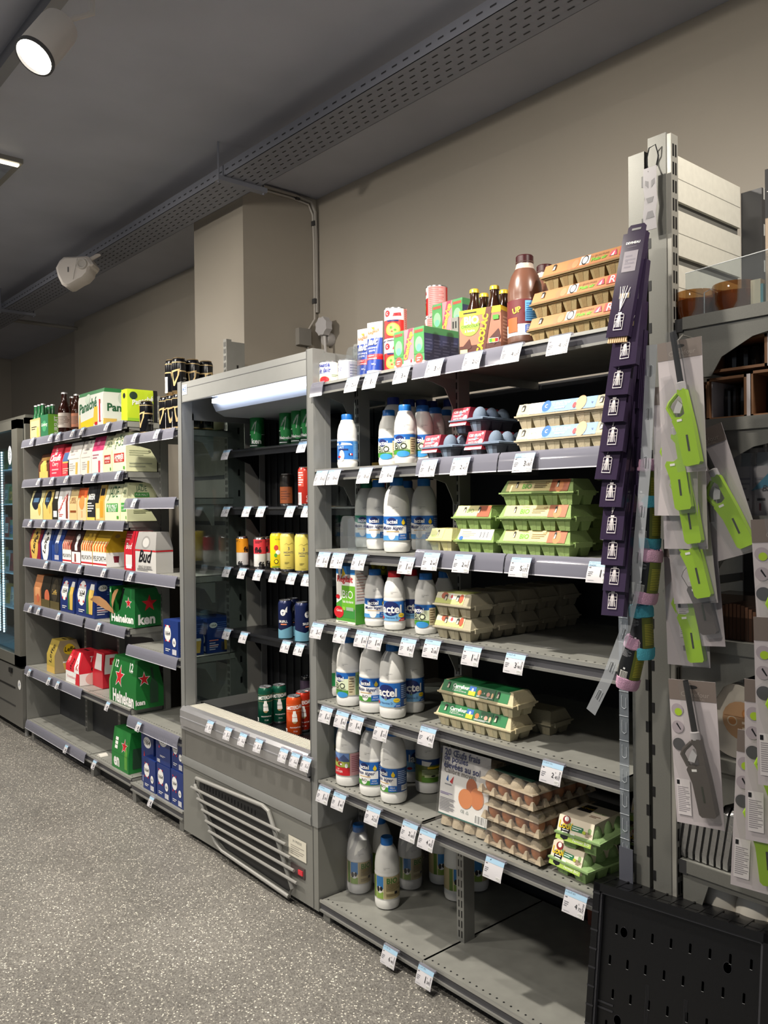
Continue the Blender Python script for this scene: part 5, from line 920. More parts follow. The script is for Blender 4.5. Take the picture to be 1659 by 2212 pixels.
# stout cans on the third bay
zc = L3[5]+.001
for i, (x, y, t) in enumerate(((-3.905, 1.815, 0), (-3.84, 1.90, 0), (-3.70, 1.82, 0), (-3.70, 1.89, 0), (-3.70, 1.96, 0), (-3.632, 1.82, 0), (-3.564, 1.82, 0), (-3.564, 1.89, 0), (-3.564, 1.96, 0), (-3.632, 1.82, 1), (-3.564, 1.82, 1), (-3.564, 1.89, 1), (-3.564, 1.96, 1), (-3.70, 1.82, 1))):
    if t == 1 and x == -3.70: continue
    put('stout', (x, y, zc+(.1665 if t else 0)), 'black and gold stout can, %s' % ('standing alone at the left, showing a harp shape', 'behind the lone can at left', 'front row left on the shelf', 'second deep in the left row', 'third deep in the left row', 'front row centre on the shelf', 'front row right beside the fridge post', 'second deep on the shelf by the fridge', 'third deep on the shelf by the fridge', 'upper tier, leftmost above the fridge corner', 'upper tier, showing the large harp', 'upper tier, second from the harp can', 'upper tier, rightmost and deepest')[i], (.2, .9, .2, .9, 1.3, .9, .9, .9, .4, 1.5, .55, 1.0, 1.5)[i])
# second row (z 1.686)
Z = LS[5]
pack(83, 106, Z, .165, .12, '5a3424', [('R', .1, .72, .9, .85, M('d8a860')), ('E', .5, .4, .3, .3, gold), ('R', .1, .05, .9, .3, M('e0b060'))], None, 'brown pack with gold glass at the left of the second shelf', td=.5, yo=.05)
pack(107, 133, Z, .2, .12, 'd8364c', [('T', 'la', .45, .8, .2, w_, {'shear': .3}), ('T', 'Chouffe', .5, .6, .85, w_, {'shear': .3, 'bold': .02}), ('T', 'Cherry', .5, .4, .5, w_, {'shear': .3}), ('L', .2, .1, .8, .3, 2, M('f0a0a8'))], None, 'red pack with white script on the second shelf', td=.6, tw=.9)
pack(134, 149, Z, .18, .12, 'd84048', [('R', .1, .5, .9, .8, M('4a6a9a')), ('R', .1, .45, .9, .5, M('e0b860')), ('L', .1, .1, .9, .3, 3, M('f0b8a8'))], None, 'red pack with a blue picture on the second shelf', td=.6)
for a, b_, c, lb in ((146, 173, 'e2ded6', 'white pack directly right of the red packs'), (174, 197, 'dedad2', 'white pack in the middle of the second shelf')):
    pack(a, b_, Z, .195, .12, c, [('R', .1, .5, .9, .52, M('b8b0a8')), ('L', .15, .15, .6, .4, 4, M('b0aaa4')), ('P', [(.62, .05), (.78, .05), (.82, .4), (.66, .4)], gold), ('L', .2, .6, .7, .8, 2, M('b8b0b0'))], None, lb, td=.55, tw=.92)
pack(198, 222, Z, .205, .12, 'e6e2da', [('R', 0, .62, 1, 1, M('c8326a')), ('E', .4, .85, .14, .1, M('e07aa0')), ('L', .1, .4, .7, .55, 2, M('b06a80')), ('P', [(.6, .04), (.75, .04), (.78, .35), (.6, .35)], M('c84a5a'))], None, 'white and pink pack on the second shelf', td=.55)
jade = lambda c, t1, t2: [('E', .5, .92, .1, .04, M('8aa880')), ('T', 'JADE', .5, .74, .62, M('1f5a3c'), {'ys': 1.5}), ('R', .12, .25, .88, .48, c), ('T', t1, .5, .4, .66, w_, {'bold': .02}), ('T', t2, .5, .3, .5, w_), ('R', .8, .06, .92, .14, gn)]
jr, jg = M('b83a34', .4), M('4aa04a', .4); js = [('T', 'JADE', .5, .8, .5, M('b8c098')), ('L', .1, .4, .8, .56, 3, M('b8bc98')), ('L', .1, .1, .9, .25, 2, M('b0b498')), ('E', .75, .52, .04, .04, M('8a8a70'))]
pack(223, 241, Z, .2, .16, 'dfe0b8', jade(jr, 'AMBRÉE', 'MALT BIO'), js, 'narrow cream pack with red badge left of its wider neighbour', td=.6)
pack(243, 272, Z, .205, .17, 'e4e6bc', jade(jr, 'AMBRÉE', 'MALT BIO'), js, 'wide cream pack with red badge at the right end of the second shelf', td=.75, hs=.8)
# third row (z 1.43)
Z = LS[4]
shd = lambda: [('E', .45, .72, .33, .3, M('1c2230')), ('P', [(.15, .72), (.75, .72), (.45, .35)], M('1c2230')), ('R', .25, .6, .65, .75, M('4a6a8a')), ('E', .75, .35, .1, .16, gold)]
pack(65, 92, Z, .185, .12, 'ddd29a', shd(), None, 'pale yellow pack with dark shield, leftmost on the third shelf', td=.6)
pack(93, 112, Z, .185, .12, 'd8bc6a', shd(), None, 'deeper yellow pack with dark shield on the third shelf', td=.6)
pack(113, 124, Z, .185, .12, '26241f', [('R', .2, .1, .9, .3, w_), ('R', .3, .7, .9, .95, M('d8d4c8'))], None, 'narrow black pack with white badge on the third shelf', td=.7)
pack(125, 149, Z, .195, .12, 'ece9e4', [('T', 'Desperados', .42, .5, .9, r_, {'rot': 40, 'bold': .02}), ('P', [(.72, .05), (.9, .05), (.9, .6), (.8, .85), (.72, .6)], M('7a3020')), ('L', .1, .1, .5, .2, 2, r_)], None, 'white pack with red diagonal lettering on the third shelf', td=.7)
pack(150, 166, Z, .18, .12, 'd9c08a', [('T', 'BIÈRE', .5, .7, .6, M('8a4a20')), ('T', 'DE GARDE', .5, .58, .8, M('8a4a20')), ('R', .1, .25, .9, .32, M('8a4a20'))], None, 'beige pack with brown lettering on the third shelf', td=.7)
pack(167, 186, Z, .185, .12, 'e2c69a', [('R', .0, .7, 1, 1, M('d8602a')), ('E', .5, .55, .3, .3, M('e8904a')), ('R', .42, .1, .58, .3, M('e8b080'))], None, 'beige pack with an orange glass on the third shelf', td=.7)
pack(187, 205, Z, .19, .12, '24262a', [('T', 'BEER', .55, .7, .8, w_, {'bold': .03}), ('L', .1, .25, .9, .55, 4, w_), ('P', [(0, 0), (.1, 0), (.12, .7), (0, .8)], M('e8c860')), ('R', 0, 0, 1, .1, M('e8c860'))], None, 'black pack reading beer on the third shelf', td=.7)
pack(206, 225, Z, .195, .12, 'd8b868', [('R', 0, .5, .4, 1, k_), ('P', [(.55, .1), (.85, .1), (.95, .7), (.5, .7)], M('e89a2a')), ('R', .1, .05, .5, .35, M('f0e0a0')), ('R', .5, .7, .95, .9, k_)], None, 'black and amber pack left of the green badge packs', td=.7)
pack(226, 259, Z, .195, .14, 'dfe2b8', jade(jg, 'PUR MALT', 'BLONDE'), js, 'cream pack with green badge, left of the two on the third shelf', td=.65)
pack(260, 274, Z, .2, .17, 'dfe2b8', jade(jg, 'PUR MALT', 'BLONDE'), [('E', .5, .94, .08, .03, M('8aa880')), ('T', 'JADE', .5, .82, .4, M('1f5a3c'), {'ys': 1.3}), ('R', .25, .62, .75, .74, jg), ('T', 'PUR MALT', .5, .68, .42, w_), ('L', .2, .2, .8, .3, 2, M('a8ac88'))], 'cream pack with green badge turned to show its wide side', td=.8, tw=.5)
# fourth row (z 1.18)
Z = LS[3]
lef = lambda c, t='Leffe': [('E', .45, .55, .36, .62, gold if c else w_), ('T', t, .45, .52, .62, k_, {'rot': 65, 'bold': .03}), ('E', .45, .88, .08, .06, k_)]
pack(64, 87, Z, .185, .12, '8e1f38', lef(1), None, 'dark red abbey beer pack, leftmost on the fourth shelf', td=.55)
pack(88, 110, Z, .185, .12, '1f3a78', lef(0), None, 'blue abbey beer pack with white oval on the fourth shelf', td=.55)
pack(111, 134, Z, .19, .12, '1f3f88', [('E', .5, .75, .16, .34, w_), ('E', .5, .42, .2, .2, M('3a4a78')), ('R', .3, .05, .7, .2, M('b8b8c8'))], None, 'blue pack with a tall white figure on the fourth shelf', td=.5)
def pel(c1, c2): return [('R', 0, 0, 1, .4, w_), ('R', 0, .04, 1, .09, r_), ('T', 'PELFORTH', .5, .22, .92, k_, {'bold': .01}), ('R', 0, .4, 1, .7, c2)]+[('P', [(.08+.2*i, .42), (.2+.2*i, .42), (.2+.2*i, .6), (.16+.2*i, .72), (.12+.2*i, .72), (.08+.2*i, .6)], M(c1)) for i in range(5)]
pack(135, 154, Z, .19, .12, '5a2a24', pel('b03a30', M('e0c8b0')), None, 'white based brown beer pack on the fourth shelf', td=.45)
pack(155, 174, Z, .19, .12, '3a1a1c', [('E', .5, .8, .2, .14, w_), ('P', [(.35, .4), (.65, .4), (.6, .75), (.4, .75)], w_), ('R', 0, 0, 1, .36, w_), ('P', [(.3, .05), (.5, .05), (.48, .3), (.32, .3)], M('8a3a30')), ('R', 0, .0, 1, .03, r_)], None, 'dark pack with a white pelican shape on the fourth shelf', td=.5)
pack(175, 199, Z, .195, .12, 'c8a238', pel('c85a28', M('e8d8a0')), None, 'yellow topped white based beer pack, left of its twin', td=.45)
pack(200, 230, Z, .195, .17, 'd6ac28', pel('d86a20', M('f0e0a0')), [('R', 0, 0, 1, .4, w_), ('P', [(.25, .12), (.4, .12), (.42, .3), (.22, .3)], M('7a2030')), ('R', .6, .1, 1, .3, M('e8d0a8')), ('L', .5, .6, .9, .8, 3, M('b08c20')), ('E', .3, .85, .14, .06, M('a88a4a'))], 'yellow topped white based beer pack with a wine glass side, right of its twin', td=.45)
pack(268, 291, Z, .2, .12, 'c01f30', [('R', .15, .1, .75, .4, M('e8d8d8')), ('R', .2, .05, .7, .15, w_), ('T', 'Bud', .45, .62, .5, w_), ('R', .8, 0, .86, 1, M('8a1020')), ('L', .1, .75, .6, .95, 3, M('e87a80'))], None, 'glossy red beer pack beside the white and grey one', td=.7, yo=.02)
pack(292, 337, L3[3], .2, .09, 'c9c7c4', [('R', 0, .52, 1, .56, r_), ('R', 0, .56, 1, 1, M('a8a6a4')), ('E', .5, .74, .22, .14, M('8e8c8a')), ('E', .5, .74, .16, .1, M('c4c2c0')), ('T', 'Bud', .5, .40, .66, k_, {'shear': .4, 'bold': .02}), ('T', 'KING OF BEERS', .48, .13, .62, M('4a4a4c')), ('L', .1, .03, .9, .1, 2, M('6a6a6c'))], [('R', 0, .52, 1, .56, r_), ('R', 0, .56, 1, 1, M('a8a6a4'))], 'white and grey beer pack with black script lettering', hs=.6, td=.7, tw=.85)
# fifth row (z .885)
Z = LS[2]
pack(73, 88, Z, .19, .12, 'b87a50', [('R', .2, .3, .9, .6, M('d89a6a')), ('E', .6, .25, .2, .2, M('c86a4a'))], None, 'copper coloured pack at the left of the fifth shelf', td=.6)
pack(89, 107, Z, .19, .12, '25221c', [('E', .7, .35, .3, .3, M('c86a4a')), ('R', 0, 0, 1, .25, M('5a5030'))], None, 'black and olive pack, left of its neighbour on the fifth shelf', td=.7)
pack(108, 128, Z, .19, .12, '23211c', [('T', 'Leffe', .5, .55, .5, gold), ('E', .5, .6, .35, .45, M('3a3428')), ('T', 'Leffe', .5, .55, .5, gold), ('R', 0, 0, 1, .25, M('5a5030'))], None, 'black and olive abbey pack with gold arch on the fifth shelf', td=.7)
def b1664(t=1): return [('E', .3, .62, .22, .26, w_), ('T', '1664', .3, .62, .34, k_, {'bold': .02}), ('P', [(.12, .85), (.22, .85), (.2, .78)], r_), ('P', [(.38, .85), (.48, .85), (.42, .78)], r_), ('P', [(.12, .38), (.22, .38), (.2, .46)], r_), ('P', [(.38, .38), (.48, .38), (.42, .46)], r_), ('L', .15, .1, .5, .2, 2, w_)]+([('P', [(.58, .1), (.74, .1), (.74, .55), (.68, .75), (.64, .75), (.58, .55)], M('3a6a3a')), ('P', [(.72, .1), (.9, .1), (.95, .75), (.7, .75)], gold), ('P', [(.7, .75), (.95, .75), (.92, .9), (.74, .9)], w_)] if t else [('E', .75, .4, .12, .14, w_), ('T', '66', .75, .4, .14, k_), ('R', .62, .05, .9, .2, M('c8c8d0'))])
s1664 = [('E', .25, .8, .16, .1, w_), ('T', '1664', .25, .8, .24, k_), ('L', .4, .6, .95, .9, 5, M('4a6ab0')), ('R', .08, .35, .45, .38, M('e08a78')), ('R', .08, .2, .45, .23, M('e08a78')), ('L', .08, .08, .45, .32, 4, M('c8c8d8')), ('P', [(.7, .06), (.85, .06), (.9, .4), (.68, .4)], gold), ('P', [(.68, .4), (.9, .4), (.88, .47), (.7, .47)], w_), ('R', .55, .06, .68, .3, M('3a3a50'))]
pack(130, 160, Z, .205, .15, '1b2f6e', b1664(), s1664, 'navy beer pack with white oval and full glass, left of two on the fifth shelf', td=.7)
pack(164, 204, Z, .21, .18, '1b2f6e', b1664(), s1664, 'navy beer pack with white oval and full glass, right of two on the fifth shelf', td=.8)
hs_ = M('1c6a34', .35)
hp = thing('beer_pack', 'torn open green beer pack with brown cardboard flaps and dark bottles', 'beer pack', (CX(292, 1.86, Z), 1.868, Z+.001), .12)
w, d, h = .25, .165, .2
q = LMB(); q.box(-w/2, w/2, -d/2, d/2, 0, .002, hs_); q.box(-w/2, w/2, d/2-.003, d/2, 0, h, hs_); q.box(-w/2, -w/2+.003, -d/2, d/2, 0, h, M('2a8a3c', .35)); q.box(w/2-.003, w/2, -d/2, d/2, 0, h, hs_)
q.prism([(-w/2, 0), (w/2, 0), (w/2, h), (w*.12, h), (w*.05, .16), (-.02, .085), (-w*.25, .06), (-w/2+.02, .1), (-w/2+.02, h), (-w/2, h)], 'y', -d/2, -d/2+.002, hs_)
q.box(w*.05, w/2, -d/2, d/2, h-.002, h, M('2a7a40', .35))
q.art([('T', 'Heineken', .5, .2, .86, w_, {'bold': .04, 'hmax': .3})], flat((-w/2, -d/2, 0), (1, 0, 0), (0, 0, 1)), w, h); q.art([('S', .75, .62, .13, w_), ('S', .75, .62, .11, r_), ('T', '6', .04, .9, .05, w_)], flat((-w/2, -d/2, 0), (1, 0, 0), (0, 0, 1)), w, h)
q.art([('S', .5, .6, .28, r_), ('T', 'ken', .4, .2, .6, w_, {'bold': .04})], sideR(w/2, -d/2, 0), d, h); q.build('carton', hp)
fl = M('b98a5c', .75)
def leaf(pts, wd):
    q = LMB(); P = [Vector(p) for p in pts]; L_ = []; R_ = []
    for i, p in enumerate(P): t = i/(len(P)-1); s = wd*math.sin(PI*min(1, .12+t*.88))+.002; L_.append(tuple(p+Vector((0, -.003, s)))); R_.append(tuple(p+Vector((0, .003, -s))))
    q.add(L_+R_, [(i, i+1, len(P)+i+1, len(P)+i) for i in range(len(P)-1)], fl); return q.build('torn_flap', hp)
leaf([(-.08, -d/2-.004, .07), (-.12, -d/2-.02, .10), (-.16, -d/2-.035, .12), (-.2, -d/2-.045, .13), (-.235, -d/2-.05, .125)], .026)
leaf([(-.075, -d/2-.004, .06), (-.085, -d/2-.01, .1), (-.07, -d/2-.012, .14), (-.05, -d/2-.01, .17), (-.03, -d/2-.006, .19)], .02)
for i in range(3):
    q = LMB(); q.lathe([(.028, .003), (.028, .11), (.02, .14), (.0125, .165), (.012, .19), (.0001, .192)], M('0a140c', .12), 18, (-.085+.062*i, -.02, 0)); q.build('bottle', hp)
# sixth row (z .475)
Z = LS[1]
pack(101, 118, Z, .2, .17, 'b8a04a', [('T', 'Leffe', .5, .6, .8, k_, {'rot': 80}), ('R', 0, 0, 1, .2, gold)], [('R', 0, 0, 1, 1, M('a89878')), ('E', .55, .72, .25, .2, y_), ('T', 'Leffe', .58, .72, .46, k_, {'bold': .02}), ('P', [(.3, .3), (.5, .3), (.44, .08), (.36, .08)], gold), ('P', [(.55, .3), (.75, .3), (.69, .08), (.61, .08)], gold), ('R', .3, .3, .75, .35, w_)], 'tan abbey beer pack in half shade on the sixth shelf', td=.6, yo=.04)
kr = [('R', 0, 0, 1, .36, w_), ('T', 'Kronenbourg', .42, .18, .62, r_, {'hmax': .12}), ('T', '75', .13, .74, .16, w_), ('E', .13, .74, .12, .12, M('e04a50')), ('T', '75', .13, .74, .14, w_), ('T', 'Wok', .42, .62, .34, k_, {'rot': 70, 'shear': .3}), ('P', [(.62, .36), (.98, .36), (.86, .98), (.72, .98)], w_), ('T', 'k', .82, .6, .18, r_, {'bold': .03}), ('P', [(.7, 0), (1, 0), (1, .36), (.78, .36)], M('d02030'))]
kr2 = [('R', 0, 0, 1, .36, w_), ('E', .5, .18, .3, .22, M('e8b8b0')), ('T', '75', .5, .78, .24, w_), ('E', .5, .48, .1, .08, M('3a2018')), ('E', .5, .46, .06, .06, M('e0a878'))]
pack(142, 172, Z, .185, .17, 'cc2434', kr, kr2, 'red and white twelve bottle pack with number seventy five badges', td=.62, tw=.72, yo=.02)
pack(200, 222, Z, .2, .1, 'b81f2e', [('P', [(.2, .5), (.9, .5), (.8, .95), (.3, .95)], w_)], [('R', .1, .4, .9, .95, M('dcd8d4')), ('R', .4, .65, .7, .85, r_), ('T', 'k', .62, .72, .12, w_)], 'red and white pack in shade behind the green twelve pack', td=.8, yo=.09)
h12 = [('T', '12', .18, .84, .13, w_, {'bold': .02}), ('T', '12', .78, .84, .14, w_, {'bold': .02}), ('T', 'PACK', .78, .755, .14, w_), ('S', .36, .58, .19, w_), ('S', .36, .58, .165, r_), ('T', 'Heineken', .53, .15, .78, w_, {'bold': .04, 'ys': 1.3}), ('R', 0, 0, .06, .9, M('5a9a5c'))]
pack(236, 294, Z, .24, .15, '1c6e30', h12, [('S', .3, .62, .26, w_), ('S', .3, .62, .22, r_), ('P', [(.5, .1), (.8, .1), (.8, .5), (.7, .62), (.7, .85), (.6, .85), (.6, .62), (.5, .5)], M('2a4a34')), ('T', 'ken', .15, .14, .34, w_, {'bold': .04})], 'large green twelve bottle pack with red stars at the shelf edge', hs=.45, td=.7, tw=.85)
pack(300, 334, Z, .2, .16, '17401f', [('T', 'eke', .6, .2, .6, w_, {'bold': .03})], [('S', .3, .6, .2, r_), ('T', 'ek', .6, .2, .5, w_)], 'dark green pack in shade between the green twelve pack and the fridge', yo=.12, td=.9) if False else None
# packs on the third bay
Z = L3[2]
for i in range(2):
    r = thing('beer_pack', 'navy twelve can box on the narrow shelf beside the fridge post, %s' % ('front one', 'rear one')[i], 'beer pack', (-3.60, FY+.075+.15*i, Z+.001)); carrier(r, .15, .13, .165, .165, 1, 1, M('1b3578', .4), b1664(0), s1664)
# bottom row
pack(241, 277, LS[0], .21, .12, '1f7a34', [('T', 'en', .3, .18, .34, w_, {'bold': .04, 'ys': 1.2}), ('S', .72, .62, .2, w_), ('S', .72, .62, .17, r_), ('P', [(.78, .08), (.94, .08), (.94, .5), (.88, .6), (.88, .75), (.84, .75), (.84, .6), (.78, .5)], M('5a9a3c')), ('R', .18, .7, .34, .78, w_), ('R', .18, .6, .34, .68, w_), ('R', .18, .5, .34, .58, w_), ('R', 0, .4, 1, .405, M('12481f'))], [('R', .2, .1, .7, .6, M('2a4a34'))], 'green bottle pack standing on the bottom shelf left of the navy boxes', td=.7, hs=.4)
Z = L3[0]
def bx(x, y, z, w, d, h, label, big=0): r = thing('beer_pack', label, 'beer pack', (x, y, z)); carrier(r, w, d, h, h, 1, 1, M('1b3274', .4), [('E', .5, .7, .3, .2, w_), ('T', '1664', .5, .7, .46, k_, {'bold': .02, 'shear': .2}), ('P', [(.2, .45), (.3, .45), (.25, .55)], r_), ('L', .3, .2, .7, .26, 2, w_), ('R', .1, .02, .3, .12, M('b8b8c0'))] if big else b1664(0), s1664)
bx(-3.955, 1.90, Z+.001, .14, .16, .30, 'tall navy beer box at the back left of the stacked boxes', 1)
bx(-3.86, FY+.075, Z+.001, .135, .12, .155, 'small navy beer box at the front left of the bottom shelf by the fridge')
bx(-3.705, FY+.08, Z+.001, .14, .13, .16, 'navy beer box at the bottom of the middle stack by the fridge'); bx(-3.712, FY+.085, Z+.163, .15, .135, .165, 'navy beer box with upside down oval on top of the middle stack', 1)
bx(-3.565, FY+.09, Z+.001, .12, .15, .165, 'navy beer box at the bottom of the stack against the fridge'); bx(-3.565, FY+.095, Z+.168, .12, .15, .165, 'navy beer box at the top of the stack against the fridge')
o = LMB().prism([(-.03, 0), (-.02, .003), (0, .012), (.018, .010), (.03, .003), (.032, 0)], 'y', -.022, .022, M('d8d4cc', .7)).build('crumpled_tissue'); o.location = (CX(213, 1.80, LS[0]), 1.82, LS[0]+.001); tag(o, 'crumpled white tissue on the bottom beer shelf', 'tissue')
# price tags of the left unit
LT = 'price tags on the beer shelves'; nm = ['top', 'second', 'third', 'fourth', 'fifth', 'sixth', 'bottom']
rows = [(6, (70, 110, 127, 158, 178, 232)), (5, (84, 113, 144, 204, 256)), (4, (66, 95, 126, 146, 166, 218)), (3, (100, 135, 172, 225)), (2, (66, 84, 127, 214)), (1, (64, 106, 125, 233)), (0, (143, 204))]
for si, pxs in rows:
    for i, px in enumerate(pxs): price_tag(px, ('9', '9'), (' ',), FY-.019 if px < 184 or si not in (0, 1) else FY-.012, LS[si]-.004, 'small white price tag on the %s beer shelf, number %d counted from the left' % (nm[6-si], i+1), LT, w=.045, h=.042)
for si, px in ((5, 292), (5, 340), (4, 291), (3, 283), (1, 300), (0, 327)): price_tag(px, ('9', '9'), (' ',), FY-.019 if si else FY-.012, L3[si]-.004, 'small price tag at the %s level of the narrow bay beside the fridge%s' % (['bottom', 'second', '', 'fourth', 'fifth', 'top'][si], ', right' if px == 340 else ', left' if px == 292 else ''), LT, w=.045, h=.042)
# ---------------- household unit at the right end ----------------
HG = thing('shelving_unit', 'grey metal end shelving unit with tall slotted posts and household goods at the right', 'shelves', (-1.05, 1.77, 0))
sm = M('74746f', .42, .4, vary=.10, bscale=420)
q = MB(); q.box(-1.137, -1.094, 1.772, 1.80, .05, 2.335, sm); q.box(-1.137, -1.132, 1.80, 1.83, .05, 2.335, sm)
for k in range(24): z = .55+k*.10; q.box(-1.101, -1.092, 1.7712, 1.776, z, z+.026, BLACK()) if z < 2.3 else None
q.build('upright', HG)
q = MB(); q.box(-1.083, -1.036, 1.770, 1.80, .05, 2.36, sm); q.box(-1.095, -1.083, 1.79, 1.80, .05, 2.34, M('4a4a4a', .4, .3)); q.box(-1.036, -1.024, 1.772, 1.802, .05, 2.355, M('a5a39c', .3, .5))
z = .12
while z < 2.33:
    for s in (1.778, 1.789): q.box(-1.0238, -1.0232, s, s+.006, z, z+.028, BLACK())
    z += .042
for k in range(24): z = .50+k*.10; q.box(-1.0835, -1.076, 1.7692, 1.772, z, z+.024, BLACK()) if z < 2.3 else None
q.build('upright', HG)
q = MB()
for k in range(17):
    z0 = 2.33-.13*(k+1); q.box(-1.0505, -1.0495, 1.802, 2.16, z0+.075, z0+.0765, M('8c8a82')); q.box(-1.06, -1.05, 1.802, 2.16, z0+.022, z0+.13, M('d2cfc4', .4, .15, vary=.08, bscale=60)); q.box(-1.064, -1.058, 1.802, 2.16, z0, z0+.022, M('5c5b57', .5))
q.build('back_panel', HG)
q = MB(); q.box(-1.05, -.995, 2.165, 2.21, .05, 2.315, M('3a3a3c', .4, .3))
for k in range(20): z = .5+k*.094; q.box(-.9955, -.9945, 2.175, 2.181, z, z+.03, M('b0b0ac')); q.box(-.9955, -.9945, 2.19, 2.196, z, z+.03, M('b0b0ac'))
q.build('upright', HG)
GZ = [1.922, 1.683, 1.467, 1.188, .922, .668]
for z in GZ:
    q = MB(); q.box(-1.02, -.58, 1.778, 2.35, z-.003, z, SHELF()); q.box(-1.0, -.58, 1.774, 1.779, z-.026, z+.002, sm); q.box(-1.02, -1.0, 1.776, 1.78, z-.03, z, M('2a2a2c')); o = q.build('shelf', HG)
    pts = [(-1.012, z-.026), (-.58, z-.026), (-.58, z-.036), (-.72, z-.045), (-.84, z-.065), (-.91, z-.10), (-.935, z-.14), (-1.012, z-.14)]
    if z < .7: pts = [(-1.012, z-.026), (-.58, z-.026), (-.58, z-.036), (-.95, z-.042), (-.972, z-.11), (-1.012, z-.11)]
    q = MB(); q.prism(pts, 'y', 1.780, 1.783, sm); q.build('bracket', HG)
# things on the household shelves
def hx(px, Y, z): return CX(px, Y, z)
amb = M('8f5c2c', .25, vary=.25, bscale=30); clr = GLASS('acrylic', 'eef2f4')
def candle(x, y, z, label, s=1):
    t = thing('jar_candle', label, 'candle', (x, y, z)); q = LMB(); q.lathe([(.0001, .004), (.034*s, .004), (.038*s, .02), (.039*s, .045), (.0001, .046)], amb, 20); q.build('wax', t)
    q = LMB(); q.lathe([(.0001, 0), (.036*s, 0), (.040*s, .02), (.041*s, .062), (.040*s, .065), (.0395*s, .062), (.0385*s, .02), (.035*s, .004)], GLASS('amber_glass', 'e4c8a0', .9, .2, .05, '7a4a28'), 24); q.build('glass_jar', t)
candle(hx(1503, 1.83, 1.95), 1.83, GZ[0]+.001, 'amber glass candle, left of the two on the top household shelf', 1.15); candle(hx(1588, 1.83, 1.95), 1.83, GZ[0]+.001, 'amber glass candle, right of the two on the top household shelf', 1.2)
t = thing('shelf_divider', 'clear plastic divider in front of the amber candles', 'divider', (-.86, 1.79, GZ[0]))
q = LMB(); q.prism([(-.14, 0), (.24, 0), (.24, .125), (-.14, .105)], 'y', -.001, .001, clr); q.tube([(-.14, -.002, .105), (.24, -.002, .125)], .001, M('e8ecee', .15), 6); q.build('front_sheet', t)
q = LMB(); q.tube([(-.10, .01, .0), (-.10, .01, .055), (-.085, .01, .06), (-.05, .02, .035)], .0012, M('e0e4e6', .15), 6); q.tube([(.08, .01, .0), (.06, .01, .08), (.1, .02, .075)], .0012, M('e0e4e6', .15), 6); q.build('clip_wire', t)
r = thing('diffuser_box', 'tall beige and black box reading VAN GOU on the top household shelf', 'box', (-.775, 1.83, GZ[0]+.001))
q = LMB(); q.box(-.045, .045, -.03, .03, 0, .29, M('b59f88', .45)); q.art([('R', 0, .64, 1, 1, M('16151a')), ('T', 'VAN', .24, .92, .3, w_), ('T', 'GOU', .24, .87, .3, w_), ('R', .05, .83, .9, .835, w_), ('T', 'NOIR', .5, .79, .4, w_, {'bold': .03}), ('R', .1, .68, .2, .74, w_), ('L', .3, .68, .7, .74, 3, M('808080')), ('E', .8, .3, .6, .9, M('a8917a'))], flat((-.045, -.03, 0), (1, 0, 0), (0, 0, 1)), .09, .29); q.build('box_body', r)
tag(LMB().box(-.008, .014, -.01, .01, 0, .062, M('d8c8a8', .4)).box(.014, .02, -.011, .01, 0, .05, M('2a8a94', .4)).build('small_box'), 'small patterned box beside the right amber candle', 'box').location = (hx(1634, 1.82, 1.94), 1.82, GZ[0]+.001)
# open gift boxes on the second shelf
kb = M('6e4a2c', .7)
def openbox(x, y, z, w, h, d, label, rot=0):
    t = thing('display_box', label, 'box', (x, y, z)); t.rotation_euler = (0, rot, 0); q = LMB(); th = .006; lv = M('b5aeb0', .5)
    for a, b_, c, e in ((-w/2, -w/2+th, 0, h), (w/2-th, w/2, 0, h), (-w/2, w/2, 0, th), (-w/2, w/2, h-th, h)): q.box(a, b_, -d/2, d/2, c, e, kb)
    q.box(w/2, w/2+.010, -d/2, d/2, 0, h, lv); q.box(-w/2, w/2, d/2-th, d/2, 0, h, M('1c1512')); q.build('box_shell', t)
    q = LMB()
    for i in range(4): q.lathe([(.0001, .008), (w*.1, .01), (w*.11, h*.5), (w*.09, h*.8), (.0001, h*.82)], M('22201f', .08), 10, (-w/2+w*(.2+.2*i), .0, 0))
    q.build('glassware', t); return t
openbox(hx(1590, 1.84, 1.73), 1.86, GZ[1]+.001, .092, .095, .13, 'brown open display box with dark glassware, lower left of three')
openbox(hx(1676, 1.84, 1.73), 1.86, GZ[1]+.001, .07, .1, .13, 'brown open display box cut by the right edge of the picture')
openbox(hx(1612, 1.84, 1.83), 1.86, GZ[1]+.108, .135, .07, .13, 'brown open display box lying tilted on the two lower ones')
openbox(hx(1520, 1.84, 1.73), 1.87, GZ[1]+.001, .06, .09, .13, 'display box in the shade behind the lighter cards')
# toiletry bags on the third shelf
for i, px in enumerate((1575, 1615, 1650)):
    x = hx(px, 1.84, 1.55); t = thing('toiletry_bottle', 'white bottle in a clear bag on the dark third household shelf, %s' % ('left', 'middle', 'right')[i], 'bottle', (x, 1.845, GZ[2]+.001))
    q = LMB(); q.frus((.022, .018), (.02, .016), 0, .11, M('b8b4b4', .5)); q.frus((.012, .012), (.011, .011), .11, .14, M('a0a8a8', .4)); q.art([('R', .3, .3, .7, .35, k_), ('R', .4, .1, .5, .25, M('8a3a40')), ('L', .2, .5, .8, .8, 3, M('8a8a90'))]+([('P', [(0, .5), (1, .9), (1, .6)], M('2a8aa8')), ('T', 'Ba', .75, .55, .4, k_, {'shear': .3})] if i == 2 else []), flat((-.022, -.018, 0), (1, 0, 0), (0, .002, 1)), .044, .11); q.build('bottle_body', t)
    q = LMB(); q.frus((.026, .021), (.024, .018), .0005, .15, GLASS('wrapping_film')) if False else q.frus((.026, .021), (.024, .018), .0005, .15, fm_); q.build('bag', t)
